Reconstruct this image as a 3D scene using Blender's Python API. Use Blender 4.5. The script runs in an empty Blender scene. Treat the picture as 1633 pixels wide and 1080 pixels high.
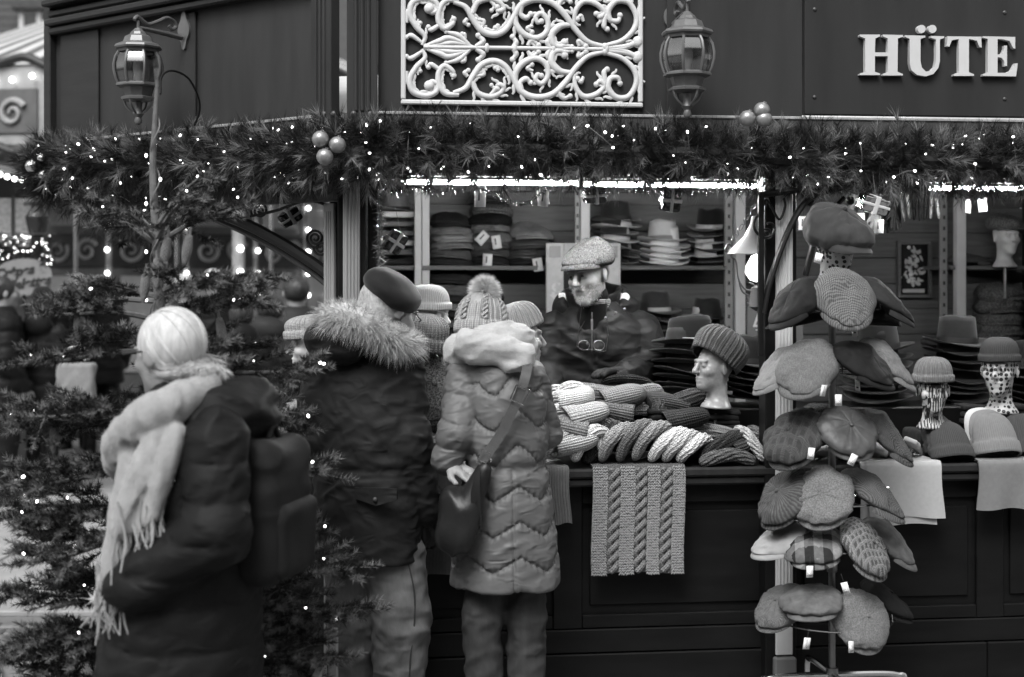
import bpy, math, random
import numpy as np
from mathutils import Vector, Matrix, Euler

R = math.radians
PI = math.pi
rng = np.random.default_rng(7)
random.seed(7)
scene = bpy.context.scene
COL = scene.collection

# ------------------------------------------------------------------ camera, sky, sun, exposure
CAMZ, FPX, CX, HY = 1.75, 2268.0, 816.5, 440.0      # eye height, focal length and horizon in photo pixels
cam_d = bpy.data.cameras.new('camera')
cam = bpy.data.objects.new('camera', cam_d)
COL.objects.link(cam)
cam.location = (0, 0, CAMZ)
cam.rotation_euler = (R(90), 0, 0)
cam_d.sensor_width = 36.0
cam_d.lens = 50.0
cam_d.shift_y = -(540 - HY) / 1633.0
cam_d.clip_end = 400
cam_d.dof.use_dof = True
cam_d.dof.focus_distance = 5.35
cam_d.dof.aperture_fstop = 2.2
scene.camera = cam

world = bpy.data.worlds.new('World')
scene.world = world
world.use_nodes = True
wn = world.node_tree.nodes
wl = world.node_tree.links
bg = wn['Background']
sky = wn.new('ShaderNodeTexSky')
sky.sky_type = 'NISHITA'
sky.sun_disc = False
SUN_EL, SUN_AZ = R(52), R(200)                      # azimuth measured from +y, clockwise
sky.sun_elevation = SUN_EL
sky.sun_rotation = SUN_AZ
sky.air_density = 1.0
sky.dust_density = 4.0
bw = wn.new('ShaderNodeRGBToBW')
wl.new(sky.outputs[0], bw.inputs[0])
wl.new(bw.outputs[0], bg.inputs[0])
bg.inputs[1].default_value = 0.15

sun_d = bpy.data.lights.new('sun', 'SUN')
sun_d.energy = 1.5
sun_d.angle = R(25)
sun = bpy.data.objects.new('sun', sun_d)
COL.objects.link(sun)
sdir = Vector((math.sin(SUN_AZ) * math.cos(SUN_EL), math.cos(SUN_AZ) * math.cos(SUN_EL), math.sin(SUN_EL)))
sun.rotation_euler = sdir.to_track_quat('Z', 'Y').to_euler()
sun.location = sdir * 30

scene.view_settings.view_transform = 'Standard'
scene.view_settings.look = 'None'
scene.view_settings.gamma = 1.0
scene.view_settings.exposure = 0.82
scene.cycles.use_denoising = True
scene.cycles.max_bounces = 6
scene.cycles.transparent_max_bounces = 12
scene.cycles.sample_clamp_indirect = 4.0
scene.cycles.caustics_reflective = False
scene.cycles.caustics_refractive = False

# ------------------------------------------------------------------ coordinates
def PX(px, py, d):
    """the point at distance d (metres along y) seen at photo pixel px, py"""
    return Vector(((px - CX) * d / FPX, d, CAMZ - (py - HY) * d / FPX))

YAW = R(6.5)
O2 = np.array([-0.57, 5.25])                        # front left corner of the stall
UU = np.array([math.cos(YAW), math.sin(YAW)])
VV = np.array([-math.sin(YAW), math.cos(YAW)])
def SP(px, py, t):
    """photo pixel to stall coordinates s (along front), t (depth), z on the plane at depth t"""
    a = (px - CX) / FPX
    b = O2 + t * VV
    s = (a * b[1] - b[0]) / (UU[0] - a * UU[1])
    d = b[1] + s * UU[1]
    return np.array([s, t, CAMZ - (py - HY) * d / FPX])
def SW(s, t, z):
    p = O2 + s * UU + t * VV
    return Vector((p[0], p[1], z))
def SPW(px, py, t):
    return SW(*SP(px, py, t))

# ------------------------------------------------------------------ objects
def link(o, parent=None):
    COL.objects.link(o)
    if parent is not None:
        o.parent = parent
    return o
def tag(o, label, cat, group=None, kind=None):
    o['label'] = label
    if cat: o['category'] = cat
    if group: o['group'] = group
    if kind: o['kind'] = kind
    return o
def thing(name, label, cat, loc=(0, 0, 0), rot=(0, 0, 0), group=None):
    o = bpy.data.objects.new(name, None)
    o.empty_display_size = .1
    link(o)
    o.location = loc
    o.rotation_euler = rot
    return tag(o, label, cat, group)
def inst(name, mesh, parent=None, loc=(0, 0, 0), rot=(0, 0, 0), sc=None):
    o = bpy.data.objects.new(name, mesh)
    link(o, parent)
    o.location = loc
    o.rotation_euler = rot
    if sc is not None: o.scale = sc if hasattr(sc, '__len__') else (sc, sc, sc)
    return o

def rm(rx=0, ry=0, rz=0):
    return np.array(Euler((rx, ry, rz)).to_matrix())

class MB:
    """collects shapes into one mesh"""
    def __init__(s): s.v = []; s.f = []; s.u = []; s.n = 0; s.huv = False
    def add(s, V, F, uv=None):
        V = np.asarray(V, float).reshape(-1, 3)
        s.v.append(V)
        for f in (F if isinstance(F, list) else [F]):
            f = np.asarray(f, dtype=np.int64)
            if f.size: s.f.append(f + s.n)
        if uv is not None: s.huv = True
        s.u.append(np.zeros((len(V), 2)) if uv is None else np.asarray(uv, float))
        s.n += len(V)
        return s
    def box(s, c, d, rot=None, b=0.0):
        """box with centre c, size d, chamfer b"""
        h = np.asarray(d, float) / 2
        if b <= 0:
            V = np.array([[x, y, z] for x in (-1, 1) for y in (-1, 1) for z in (-1, 1)]) * h
            F = [[0, 1, 3, 2], [4, 6, 7, 5], [0, 4, 5, 1], [2, 3, 7, 6], [0, 2, 6, 4], [1, 5, 7, 3]]
            F = [np.array(F)]
        else:
            b = min(b, h.min() * .49)
            V = []; idx = {}
            for x in (-1, 1):
                for y in (-1, 1):
                    for z in (-1, 1):
                        sg = np.array([x, y, z])
                        for a in range(3):
                            q = h - b; q[a] = h[a]
                            idx[(x, y, z, a)] = len(V); V.append(sg * q)
            Q = []; T = []
            for a in range(3):
                o = [i for i in range(3) if i != a]
                for sa in (-1, 1):
                    ring = []
                    for (p, q) in ((-1, -1), (1, -1), (1, 1), (-1, 1)):
                        k = [0, 0, 0]; k[a] = sa; k[o[0]] = p; k[o[1]] = q
                        ring.append(idx[tuple(k) + (a,)])
                    Q.append(ring)
                for p in (-1, 1):
                    for q in (-1, 1):
                        k0 = [0, 0, 0]; k1 = [0, 0, 0]
                        k0[a] = -1; k1[a] = 1
                        for k in (k0, k1): k[o[0]] = p; k[o[1]] = q
                        Q.append([idx[tuple(k0) + (o[0],)], idx[tuple(k1) + (o[0],)], idx[tuple(k1) + (o[1],)], idx[tuple(k0) + (o[1],)]])
            for x in (-1, 1):
                for y in (-1, 1):
                    for z in (-1, 1): T.append([idx[(x, y, z, a)] for a in range(3)])
            V = np.array(V); F = [np.array(Q), np.array(T)]
        if rot is not None: V = V @ np.asarray(rot).T
        return s.add(V + np.asarray(c, float), F)
    def bx(s, x0, x1, y0, y1, z0, z1, b=0.0):
        return s.box(((x0 + x1) / 2, (y0 + y1) / 2, (z0 + z1) / 2), (abs(x1 - x0), abs(y1 - y0), abs(z1 - z0)), None, b)
    def tube(s, pts, r, seg=8, closed=False, flat=1.0, up=None):
        P = np.asarray(pts, float); n = len(P)
        r = np.full(n, r, float) if np.isscalar(r) else np.interp(np.linspace(0, 1, n), np.linspace(0, 1, len(r)), r)
        T = np.gradient(P, axis=0) if not closed else np.roll(P, -1, 0) - np.roll(P, 1, 0)
        T /= np.linalg.norm(T, axis=1)[:, None] + 1e-12
        N = np.zeros_like(P)
        u = np.array(up, float) if up is not None else (np.array([0, 0, 1.]) if abs(T[0][2]) < .9 else np.array([1., 0, 0]))
        for i in range(n):
            k = u - T[i] * (u @ T[i])
            l = np.linalg.norm(k)
            N[i] = k / l if l > 1e-6 else (N[i - 1] if i else np.array([1., 0, 0]))
            if up is None: u = N[i]
        B = np.cross(T, N)
        a = np.linspace(0, 2 * PI, seg, endpoint=False)
        V = P[:, None] + r[:, None, None] * (np.cos(a)[None, :, None] * N[:, None] * flat + np.sin(a)[None, :, None] * B[:, None])
        i = np.arange(n if closed else n - 1)[:, None]; j = np.arange(seg)[None]
        i2 = (i + 1) % n; j2 = (j + 1) % seg
        F = [np.stack([i * seg + j, i * seg + j2, i2 * seg + j2, i2 * seg + j], -1).reshape(-1, 4)]
        if not closed:
            F.append(np.arange(seg)[None, ::-1]); F.append((np.arange(seg) + (n - 1) * seg)[None])
        L = np.r_[0, np.cumsum(np.linalg.norm(np.diff(P, axis=0), axis=1))]
        uv = np.stack([np.broadcast_to(a[None] * r.mean(), (n, seg)), np.broadcast_to(L[:, None], (n, seg))], -1).reshape(-1, 2)
        return s.add(V.reshape(-1, 3), F, uv)
    def lathe(s, prof, seg=24, c=(0, 0, 0), fac=None, rot=None, a0=0.0):
        """profile of (r, z); fac(angle) scales radius"""
        P = np.asarray(prof, float); n = len(P)
        a = np.linspace(0, 2 * PI, seg, endpoint=False) + a0
        k = np.ones(seg) if fac is None else fac(a)
        V = np.stack([P[:, 0][:, None] * (np.cos(a) * k)[None], P[:, 0][:, None] * (np.sin(a) * k)[None], np.broadcast_to(P[:, 1][:, None], (n, seg))], -1).reshape(-1, 3)
        i = np.arange(n - 1)[:, None]; j = np.arange(seg)[None]; j2 = (j + 1) % seg
        F = [np.stack([i * seg + j, i * seg + j2, (i + 1) * seg + j2, (i + 1) * seg + j], -1).reshape(-1, 4)]
        if P[0, 0] > 1e-5: F.append(np.arange(seg)[None, ::-1])
        if P[-1, 0] > 1e-5: F.append((np.arange(seg) + (n - 1) * seg)[None])
        if rot is not None: V = V @ np.asarray(rot).T
        return s.add(V + np.asarray(c, float), F)
    def ball(s, c, r, seg=12, rings=8, rot=None):
        t = np.linspace(-PI / 2, PI / 2, rings + 1)
        V = MB().lathe(np.stack([np.maximum(np.cos(t), 1e-6), np.sin(t)], 1), seg)
        W = V.v[0] * np.asarray(r, float)
        if rot is not None: W = W @ np.asarray(rot).T
        return s.add(W + np.asarray(c, float), [f for f in V.f])
    def prism(s, poly, y0, y1, xf=None, bev=0.0):
        """outline in x,z extruded from y0 (front) to y1"""
        P = np.asarray(poly, float); n = len(P)
        V = np.concatenate([np.stack([P[:, 0], np.full(n, y0), P[:, 1]], 1), np.stack([P[:, 0], np.full(n, y1), P[:, 1]], 1)])
        j = np.arange(n); j2 = (j + 1) % n
        F = [j[None], (j + n)[None, ::-1], np.stack([j, j + n, j2 + n, j2], 1)]
        if xf is not None: V = xf(V)
        return s.add(V, F)
    def grid(s, X, cu=False, cv=False, uv=None):
        """X is nu x nv x 3"""
        nu, nv = X.shape[:2]
        i = np.arange(nu if cu else nu - 1)[:, None]; j = np.arange(nv if cv else nv - 1)[None]
        i2 = (i + 1) % nu; j2 = (j + 1) % nv
        F = np.stack([i * nv + j, i2 * nv + j, i2 * nv + j2, i * nv + j2], -1).reshape(-1, 4)
        return s.add(X.reshape(-1, 3), F, None if uv is None else uv.reshape(-1, 2))
    def copies(s, V, F, Ms, Ts):
        """many transformed copies of a template; Ms n x 3 x 3, Ts n x 3"""
        W = np.einsum('nij,vj->nvi', Ms, V) + Ts[:, None]
        n, m = W.shape[:2]
        return s.add(W.reshape(-1, 3), (F[None] + (np.arange(n) * m)[:, None, None]).reshape(-1, F.shape[1]))
    def xf(s, M, t=(0, 0, 0)):
        s.v = [v @ np.asarray(M).T + np.asarray(t, float) for v in s.v]
        return s
    def arr(s): return np.concatenate(s.v)
    def mesh(s, name, m=None, smooth=35):
        V = np.concatenate(s.v)
        me = bpy.data.meshes.new(name)
        me.vertices.add(len(V)); me.vertices.foreach_set('co', V.astype(np.float32).ravel())
        tot = [np.full(len(f), f.shape[1]) for f in s.f]
        li = np.concatenate([f.ravel() for f in s.f]).astype(np.int32)
        lt = np.concatenate(tot).astype(np.int32)
        me.loops.add(len(li)); me.loops.foreach_set('vertex_index', li)
        me.polygons.add(len(lt))
        me.polygons.foreach_set('loop_start', np.r_[0, np.cumsum(lt)[:-1]].astype(np.int32))
        me.polygons.foreach_set('loop_total', lt)
        if s.huv:
            U = np.concatenate(s.u)[li]
            me.uv_layers.new(name='UVMap').data.foreach_set('uv', U.astype(np.float32).ravel())
        me.update(calc_edges=True)
        me.validate()
        if smooth:
            me.shade_smooth()
            if smooth < 180: me.set_sharp_from_angle(angle=R(smooth))
        if m is not None: me.materials.append(m if not isinstance(m, str) else M[m])
        return me
    def build(s, name, m, parent=None, smooth=35, loc=(0, 0, 0), rot=(0, 0, 0)):
        return inst(name, s.mesh(name, m, smooth), parent, loc, rot)

def spline(pts, n=24, closed=False):
    P = np.asarray(pts, float); k = len(P)
    if closed: Q = np.concatenate([P[-1:], P, P[:2]])
    else: Q = np.concatenate([2 * P[:1] - P[1:2], P, 2 * P[-1:] - P[-2:-1]])
    m = k if closed else k - 1
    out = []
    for t in np.linspace(0, m, n, endpoint=not closed):
        i = min(int(t), m - 1); f = t - i
        a, b, c, d = Q[i], Q[i + 1], Q[i + 2], Q[i + 3]
        out.append(.5 * (2 * b + (c - a) * f + (2 * a - 5 * b + 4 * c - d) * f * f + (3 * b - a - 3 * c + d) * f ** 3))
    return np.array(out)

# ------------------------------------------------------------------ noise and signed distance shapes
TAB = np.random.default_rng(3).random((32, 32, 32)) * 2 - 1
def vn(P):
    P = np.asarray(P, float)
    i = np.floor(P).astype(int); f = P - i
    f = f * f * (3 - 2 * f); i &= 31; j = (i + 1) & 31
    x, y, z = f[:, 0], f[:, 1], f[:, 2]
    g = lambda a, b, c: TAB[a[:, 0], b[:, 1], c[:, 2]]
    l = lambda a, b, t: a + (b - a) * t
    return l(l(l(g(i, i, i), g(j, i, i), x), l(g(i, j, i), g(j, j, i), x), y), l(l(g(i, i, j), g(j, i, j), x), l(g(i, j, j), g(j, j, j), x), y), z)
def fbm(P, o=3):
    P = np.asarray(P, float); r = 0; a = 1
    for k in range(o): r = r + a * vn(P * 2 ** k + k * 7.3); a *= .5
    return r
A3 = lambda *a: np.array(a, float)
def cap(p, a, b, ra, rb=None):
    a = A3(*a); b = A3(*b); rb = ra if rb is None else rb
    ba = b - a; t = np.clip((p - a) @ ba / (ba @ ba), 0, 1)
    return np.linalg.norm(p - a - t[:, None] * ba, axis=1) - (ra + (rb - ra) * t)
def ell(p, c, r, rot=None):
    q = p - A3(*c); r = A3(*r)
    if rot is not None: q = q @ rot
    k0 = np.linalg.norm(q / r, axis=1); k1 = np.linalg.norm(q / r ** 2, axis=1) + 1e-9
    return k0 * (k0 - 1) / k1
def rbox(p, c, h, r, rot=None):
    q = p - A3(*c)
    if rot is not None: q = q @ rot
    q = np.abs(q) - (A3(*h) - r)
    return np.linalg.norm(np.maximum(q, 0), axis=1) + np.minimum(q.max(1), 0) - r
def smin(a, b, k=.02):
    h = np.clip(.5 + .5 * (b - a) / k, 0, 1)
    return b + (a - b) * h - k * h * (1 - h)
def smax(a, b, k=.02): return -smin(-a, -b, k)
def column(p, zs, rx, ry, cy=None, cx=None, pw=2.0):
    """elliptic column with radii that change with height"""
    z = p[:, 2]
    X = np.interp(z, zs, rx); Y = np.interp(z, zs, ry)
    c = 0 if cy is None else np.interp(z, zs, cy)
    e = 0 if cx is None else np.interp(z, zs, cx)
    k = (np.abs((p[:, 0] - e) / X) ** pw + np.abs((p[:, 1] - c) / Y) ** pw) ** (1 / pw)
    d = (k - 1) * np.minimum(X, Y)
    return smax(smax(d, z - zs[-1], .02), zs[0] - z, .015)

def snet(f, lo, hi, h, B=8, slack=2.2):
    lo = A3(*lo); n = np.ceil((A3(*hi) - lo) / h).astype(int) + 1
    nb = -(-n // B); n = nb * B
    ax = [lo[i] + (np.arange(nb[i]) * B + (B - 1) / 2) * h for i in range(3)]
    C = np.stack(np.meshgrid(*ax, indexing='ij'), -1).reshape(-1, 3)
    fc = f(C)
    act = np.where(np.abs(fc) < h * B * .87 * slack)[0]
    D = np.repeat(np.repeat(np.repeat(fc.reshape(nb), B, 0), B, 1), B, 2)
    o = np.stack(np.meshgrid(*[np.arange(B)] * 3, indexing='ij'), -1).reshape(-1, 3)
    bi = np.stack(np.unravel_index(act, nb), 1) * B
    I = (bi[:, None] + o[None]).reshape(-1, 3)
    for k in range(0, len(I), 400000):
        J = I[k:k + 400000]
        D[J[:, 0], J[:, 1], J[:, 2]] = f(lo + J * h)
    S = D < 0
    cs = [(a, b, c) for a in (0, 1) for b in (0, 1) for c in (0, 1)]
    sl = lambda A, c: A[c[0]:A.shape[0] - 1 + c[0], c[1]:A.shape[1] - 1 + c[1], c[2]:A.shape[2] - 1 + c[2]]
    cnt = sum(sl(S, c).astype(np.int8) for c in cs)
    cell = np.stack(np.where((cnt > 0) & (cnt < 8)), 1)
    ids = np.full(cnt.shape, -1); ids[tuple(cell.T)] = np.arange(len(cell))
    val = np.stack([D[cell[:, 0] + c[0], cell[:, 1] + c[1], cell[:, 2] + c[2]] for c in cs], 1)
    acc = np.zeros((len(cell), 3)); w = np.zeros(len(cell))
    for i, a in enumerate(cs):
        for j, b in enumerate(cs):
            if j > i and sum(abs(x - y) for x, y in zip(a, b)) == 1:
                va, vb = val[:, i], val[:, j]; m = (va < 0) != (vb < 0)
                t = np.where(m, va / np.where(m, va - vb, 1), 0)
                acc += m[:, None] * (A3(*a) + t[:, None] * (A3(*b) - A3(*a))); w += m
    V = lo + (cell + acc / w[:, None]) * h
    F = []
    for a in range(3):
        b, c = (a + 1) % 3, (a + 2) % 3
        e = [slice(1, -1)] * 3; e[a] = slice(0, -1); e2 = list(e); e2[a] = slice(1, None)
        s0, s1 = S[tuple(e)], S[tuple(e2)]
        for k, flip in ((s0 & ~s1, 0), (~s0 & s1, 1)):
            q = np.stack(np.where(k), 1) + [0 if x == a else 1 for x in range(3)]
            if not len(q): continue
            lim = np.array(cnt.shape) - 1
            def g(db, dc):
                r = q.copy(); r[:, b] += db; r[:, c] += dc
                r = np.clip(r, 0, lim)
                return ids[tuple(r.T)]
            Q = np.stack([g(-1, -1), g(0, -1), g(0, 0), g(-1, 0)], 1)
            Q = Q[(Q >= 0).all(1)]
            F.append(Q if not flip else Q[:, ::-1])
    m = MB(); m.add(V, F)
    return m
def vnormals(V, F):
    N = np.zeros_like(V)
    for f in F:
        n = np.cross(V[f[:, 1]] - V[f[:, 0]], V[f[:, 2]] - V[f[:, 0]])
        for k in range(f.shape[1]): np.add.at(N, f[:, k], n)
    return N / (np.linalg.norm(N, axis=1)[:, None] + 1e-12)
def strands(mb, P, D, L, w, bend=(0, 0, 0), segs=2, rg=rng):
    """thin tapering blades from points P along D, length L"""
    n = len(P); L = np.broadcast_to(L, (n,))
    side = np.cross(D, rg.normal(size=(n, 3))); side /= np.linalg.norm(side, axis=1)[:, None] + 1e-9
    V = np.zeros((n, segs * 2 + 1, 3)); B = np.broadcast_to(np.asarray(bend, float), (n, 3))
    for k in range(segs + 1):
        t = k / segs
        c = P + D * (L * t)[:, None] + B * (t * t * L)[:, None]
        if k < segs:
            V[:, 2 * k] = c - side * w * (1 - .6 * t); V[:, 2 * k + 1] = c + side * w * (1 - .6 * t)
        else: V[:, 2 * k] = c
    F4 = np.array([[2 * k, 2 * k + 1, 2 * k + 3, 2 * k + 2] for k in range(segs - 1)]).reshape(-1, 4)
    o = (np.arange(n) * (segs * 2 + 1))[:, None, None]
    F = []
    if len(F4): F.append((F4[None] + o).reshape(-1, 4))
    F.append((np.array([[2 * segs - 2, 2 * segs - 1, 2 * segs]])[None] + o).reshape(-1, 3))
    mb.add(V.reshape(-1, 3), F)

# ------------------------------------------------------------------ materials (a black and white place: every colour is a grey)
M = {}
def node(nt, t, **k):
    n = nt.nodes.new(t)
    for a, b in k.items(): setattr(n, a, b)
    return n
def mth(nt, op, a, b=None, c=None):
    n = node(nt, 'ShaderNodeMath', operation=op)
    for i, x in enumerate((a, b, c)):
        if x is None: continue
        if hasattr(x, 'is_output'): nt.links.new(x, n.inputs[i])
        else: n.inputs[i].default_value = x
    return n.outputs[0]
def lerp(nt, f, a, b):
    return mth(nt, 'MULTIPLY_ADD', f, b - a, a)
def mat(name, g, rough=.6, spec=.3, var=.15, vs=12, bump=0., bs=80, bd=.002, metal=0., pat=None, g2=None, f=1., sheen=0., trans=0., stretch=None, coat=0., emit=None, alpha=1., crease=None):
    m = bpy.data.materials.new(name); m.use_nodes = True
    nt = m.node_tree; L = nt.links
    p = nt.nodes['Principled BSDF']
    p.inputs['Roughness'].default_value = rough
    p.inputs['Specular IOR Level'].default_value = spec
    p.inputs['Metallic'].default_value = metal
    p.inputs['Sheen Weight'].default_value = sheen
    p.inputs['Coat Weight'].default_value = coat
    p.inputs['Transmission Weight'].default_value = trans
    p.inputs['Alpha'].default_value = alpha
    tc = node(nt, 'ShaderNodeTexCoord')
    co = tc.outputs['Object']
    if stretch is not None:
        mp = node(nt, 'ShaderNodeMapping'); mp.inputs['Scale'].default_value = stretch
        L.new(co, mp.inputs[0]); co = mp.outputs[0]
    def noise(s, d=4, r=.6):
        n = node(nt, 'ShaderNodeTexNoise'); n.inputs['Scale'].default_value = s; n.inputs['Detail'].default_value = d; n.inputs['Roughness'].default_value = r
        L.new(co, n.inputs['Vector']); return n.outputs[0]
    nz = noise(vs)
    val = mth(nt, 'MULTIPLY_ADD', nz, 2 * var * 1.6, 1 - var * 1.6)
    base = None; h = None
    sx = node(nt, 'ShaderNodeSeparateXYZ')
    if pat:
        L.new(tc.outputs['UV'] if pat in ('knit', 'weave', 'uvstripe') else tc.outputs['Object'], sx.inputs[0])
        X, Y, Z = sx.outputs
        W = mth(nt, 'SUBTRACT', Z, Y)
        sq = lambda a, k, ph=0., th=0.: mth(nt, 'GREATER_THAN', mth(nt, 'SINE', mth(nt, 'MULTIPLY_ADD', a, k, ph)), th)
        if pat == 'check':
            base = mth(nt, 'MULTIPLY', mth(nt, 'ADD', sq(X, f), sq(W, f)), .5)
        elif pat == 'tooth':
            d = sq(mth(nt, 'ADD', X, W), f * 2)
            a, b = sq(X, f), sq(W, f)
            base = mth(nt, 'ADD', mth(nt, 'MULTIPLY', mth(nt, 'ADD', a, b), .36), mth(nt, 'MULTIPLY', d, .28))
        elif pat == 'glen':
            fine = mth(nt, 'MULTIPLY', mth(nt, 'ADD', sq(X, f * 9), sq(W, f * 9)), .5)
            area = mth(nt, 'MAXIMUM', sq(X, f, 0, .1), sq(W, f, 0, .1))
            ln = mth(nt, 'MAXIMUM', sq(X, f, .7, .985), sq(W, f, .7, .985))
            base = mth(nt, 'MAXIMUM', mth(nt, 'MULTIPLY', fine, mth(nt, 'MULTIPLY_ADD', area, .65, .2)), ln)
        elif pat == 'herring':
            zg = mth(nt, 'ABSOLUTE', mth(nt, 'SUBTRACT', mth(nt, 'FRACT', mth(nt, 'MULTIPLY', X, f)), .5))
            base = mth(nt, 'MULTIPLY_ADD', mth(nt, 'SINE', mth(nt, 'ADD', mth(nt, 'MULTIPLY', W, f * 22), mth(nt, 'MULTIPLY', zg, 14.))), .5, .5)
        elif pat == 'rays':
            an = mth(nt, 'ARCTAN2', X, Y)
            base = mth(nt, 'MULTIPLY_ADD', mth(nt, 'SINE', mth(nt, 'ADD', mth(nt, 'MULTIPLY', an, f), mth(nt, 'MULTIPLY', nz, 6.))), .35, .5)
        elif pat == 'tweed':
            v = node(nt, 'ShaderNodeTexNoise'); v.inputs['Scale'].default_value = f; v.inputs['Detail'].default_value = 2; v.inputs['Roughness'].default_value = .8
            L.new(tc.outputs['Object'], v.inputs['Vector'])
            base = mth(nt, 'MULTIPLY_ADD', v.outputs[0], 4.5, -1.75)
            n2 = base.node; n2.use_clamp = True
        elif pat == 'linen':
            v1 = node(nt, 'ShaderNodeTexNoise'); v1.inputs['Scale'].default_value = f
            m1 = node(nt, 'ShaderNodeMapping'); m1.inputs['Scale'].default_value = (12, 1, 1); L.new(tc.outputs['Object'], m1.inputs[0]); L.new(m1.outputs[0], v1.inputs['Vector'])
            v2 = node(nt, 'ShaderNodeTexNoise'); v2.inputs['Scale'].default_value = f
            m2 = node(nt, 'ShaderNodeMapping'); m2.inputs['Scale'].default_value = (1, 12, 12); L.new(tc.outputs['Object'], m2.inputs[0]); L.new(m2.outputs[0], v2.inputs['Vector'])
            base = mth(nt, 'MULTIPLY_ADD', mth(nt, 'ADD', v1.outputs[0], v2.outputs[0]), 1.9, -1.4); base.node.use_clamp = True
        elif pat == 'dots':
            v = node(nt, 'ShaderNodeTexVoronoi'); v.inputs['Scale'].default_value = f; v.inputs['Randomness'].default_value = .35
            L.new(tc.outputs['Object'], v.inputs['Vector'])
            base = mth(nt, 'GREATER_THAN', v.outputs['Distance'], .42)
        elif pat == 'shards':
            v = node(nt, 'ShaderNodeTexVoronoi'); v.inputs['Scale'].default_value = f * .45
            L.new(tc.outputs['Object'], v.inputs['Vector'])
            wv = node(nt, 'ShaderNodeTexWave'); wv.inputs['Scale'].default_value = f * .6; wv.inputs['Distortion'].default_value = 0
            va = node(nt, 'ShaderNodeVectorMath', operation='MULTIPLY'); L.new(tc.outputs['Object'], va.inputs[0]); L.new(v.outputs['Color'], va.inputs[1])
            L.new(va.outputs[0], wv.inputs['Vector']); base = mth(nt, 'GREATER_THAN', wv.outputs[1], .5)
        elif pat == 'plank':
            fr = mth(nt, 'ABSOLUTE', mth(nt, 'SUBTRACT', mth(nt, 'FRACT', mth(nt, 'MULTIPLY', Z, f)), .5))
            base = nz
        elif pat == 'bars':
            base = sq(X, f, 0, -.2)
        elif pat == 'stripe':
            base = sq(mth(nt, 'ARCTAN2', X, Y), f)
        elif pat == 'zstripe':
            base = sq(Z, f)
        elif pat in ('knit', 'weave'):
            c = mth(nt, 'FRACT', mth(nt, 'MULTIPLY', X, f)); ac = mth(nt, 'ABSOLUTE', mth(nt, 'SUBTRACT', c, .5))
            st = mth(nt, 'SINE', mth(nt, 'MULTIPLY', mth(nt, 'ADD', mth(nt, 'MULTIPLY', Y, f * (1.0 if pat == 'knit' else 2.)), ac), 2 * PI))
            rib = mth(nt, 'SINE', mth(nt, 'MULTIPLY', c, PI))
            h = mth(nt, 'ADD', mth(nt, 'MULTIPLY', st, .35), rib)
            base = mth(nt, 'MULTIPLY_ADD', h, .5, .25); base.node.use_clamp = True
        elif pat == 'uvstripe':
            base = sq(Y, f)
        if g2 is None: g2 = g * .5
        col = mth(nt, 'MULTIPLY', lerp(nt, base, g2, g), val)
    else:
        col = mth(nt, 'MULTIPLY', val, g)
    cc = node(nt, 'ShaderNodeCombineXYZ')
    for i in range(3): L.new(col, cc.inputs[i])
    L.new(cc.outputs[0], p.inputs['Base Color'])
    if bump or h is not None:
        b = node(nt, 'ShaderNodeBump'); b.inputs['Strength'].default_value = bump or .6; b.inputs['Distance'].default_value = bd
        hh = noise(bs, 3)
        if h is not None: hh = mth(nt, 'ADD', h, mth(nt, 'MULTIPLY', hh, .3))
        L.new(hh, b.inputs['Height']); L.new(b.outputs[0], p.inputs['Normal'])
    if crease:
        cm_ = node(nt, 'ShaderNodeMapping'); cm_.inputs['Scale'].default_value = crease[2]; cm_.inputs['Rotation'].default_value = (.35, .3, 0)
        L.new(tc.outputs['Object'], cm_.inputs[0])
        rn = node(nt, 'ShaderNodeTexNoise', noise_type='RIDGED_MULTIFRACTAL'); rn.inputs['Scale'].default_value = crease[0]; rn.inputs['Detail'].default_value = 3; rn.inputs['Distortion'].default_value = .6
        L.new(cm_.outputs[0], rn.inputs['Vector'])
        b2 = node(nt, 'ShaderNodeBump'); b2.inputs['Strength'].default_value = .7; b2.inputs['Distance'].default_value = crease[1]
        L.new(rn.outputs[0], b2.inputs['Height'])
        if p.inputs['Normal'].links: L.new(p.inputs['Normal'].links[0].from_socket, b2.inputs['Normal'])
        L.new(b2.outputs[0], p.inputs['Normal'])
    if emit is not None:
        p.inputs['Emission Color'].default_value = (1, 1, 1, 1); p.inputs['Emission Strength'].default_value = emit
    M[name] = m
    return m
def glassmat(name, tint=.9, gl=.25, rough=.05):
    m = bpy.data.materials.new(name); m.use_nodes = True; nt = m.node_tree; nt.nodes.clear()
    o = node(nt, 'ShaderNodeOutputMaterial'); mx = node(nt, 'ShaderNodeMixShader'); t = node(nt, 'ShaderNodeBsdfTransparent'); g = node(nt, 'ShaderNodeBsdfGlossy')
    t.inputs[0].default_value = (tint, tint, tint, 1); g.inputs['Roughness'].default_value = rough
    fr = node(nt, 'ShaderNodeFresnel'); fr.inputs[0].default_value = 1.5
    nt.links.new(mth(nt, 'MULTIPLY_ADD', fr.outputs[0], 1.0, gl), mx.inputs[0])
    nt.links.new(t.outputs[0], mx.inputs[1]); nt.links.new(g.outputs[0], mx.inputs[2]); nt.links.new(mx.outputs[0], o.inputs[0])
    M[name] = m

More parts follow.
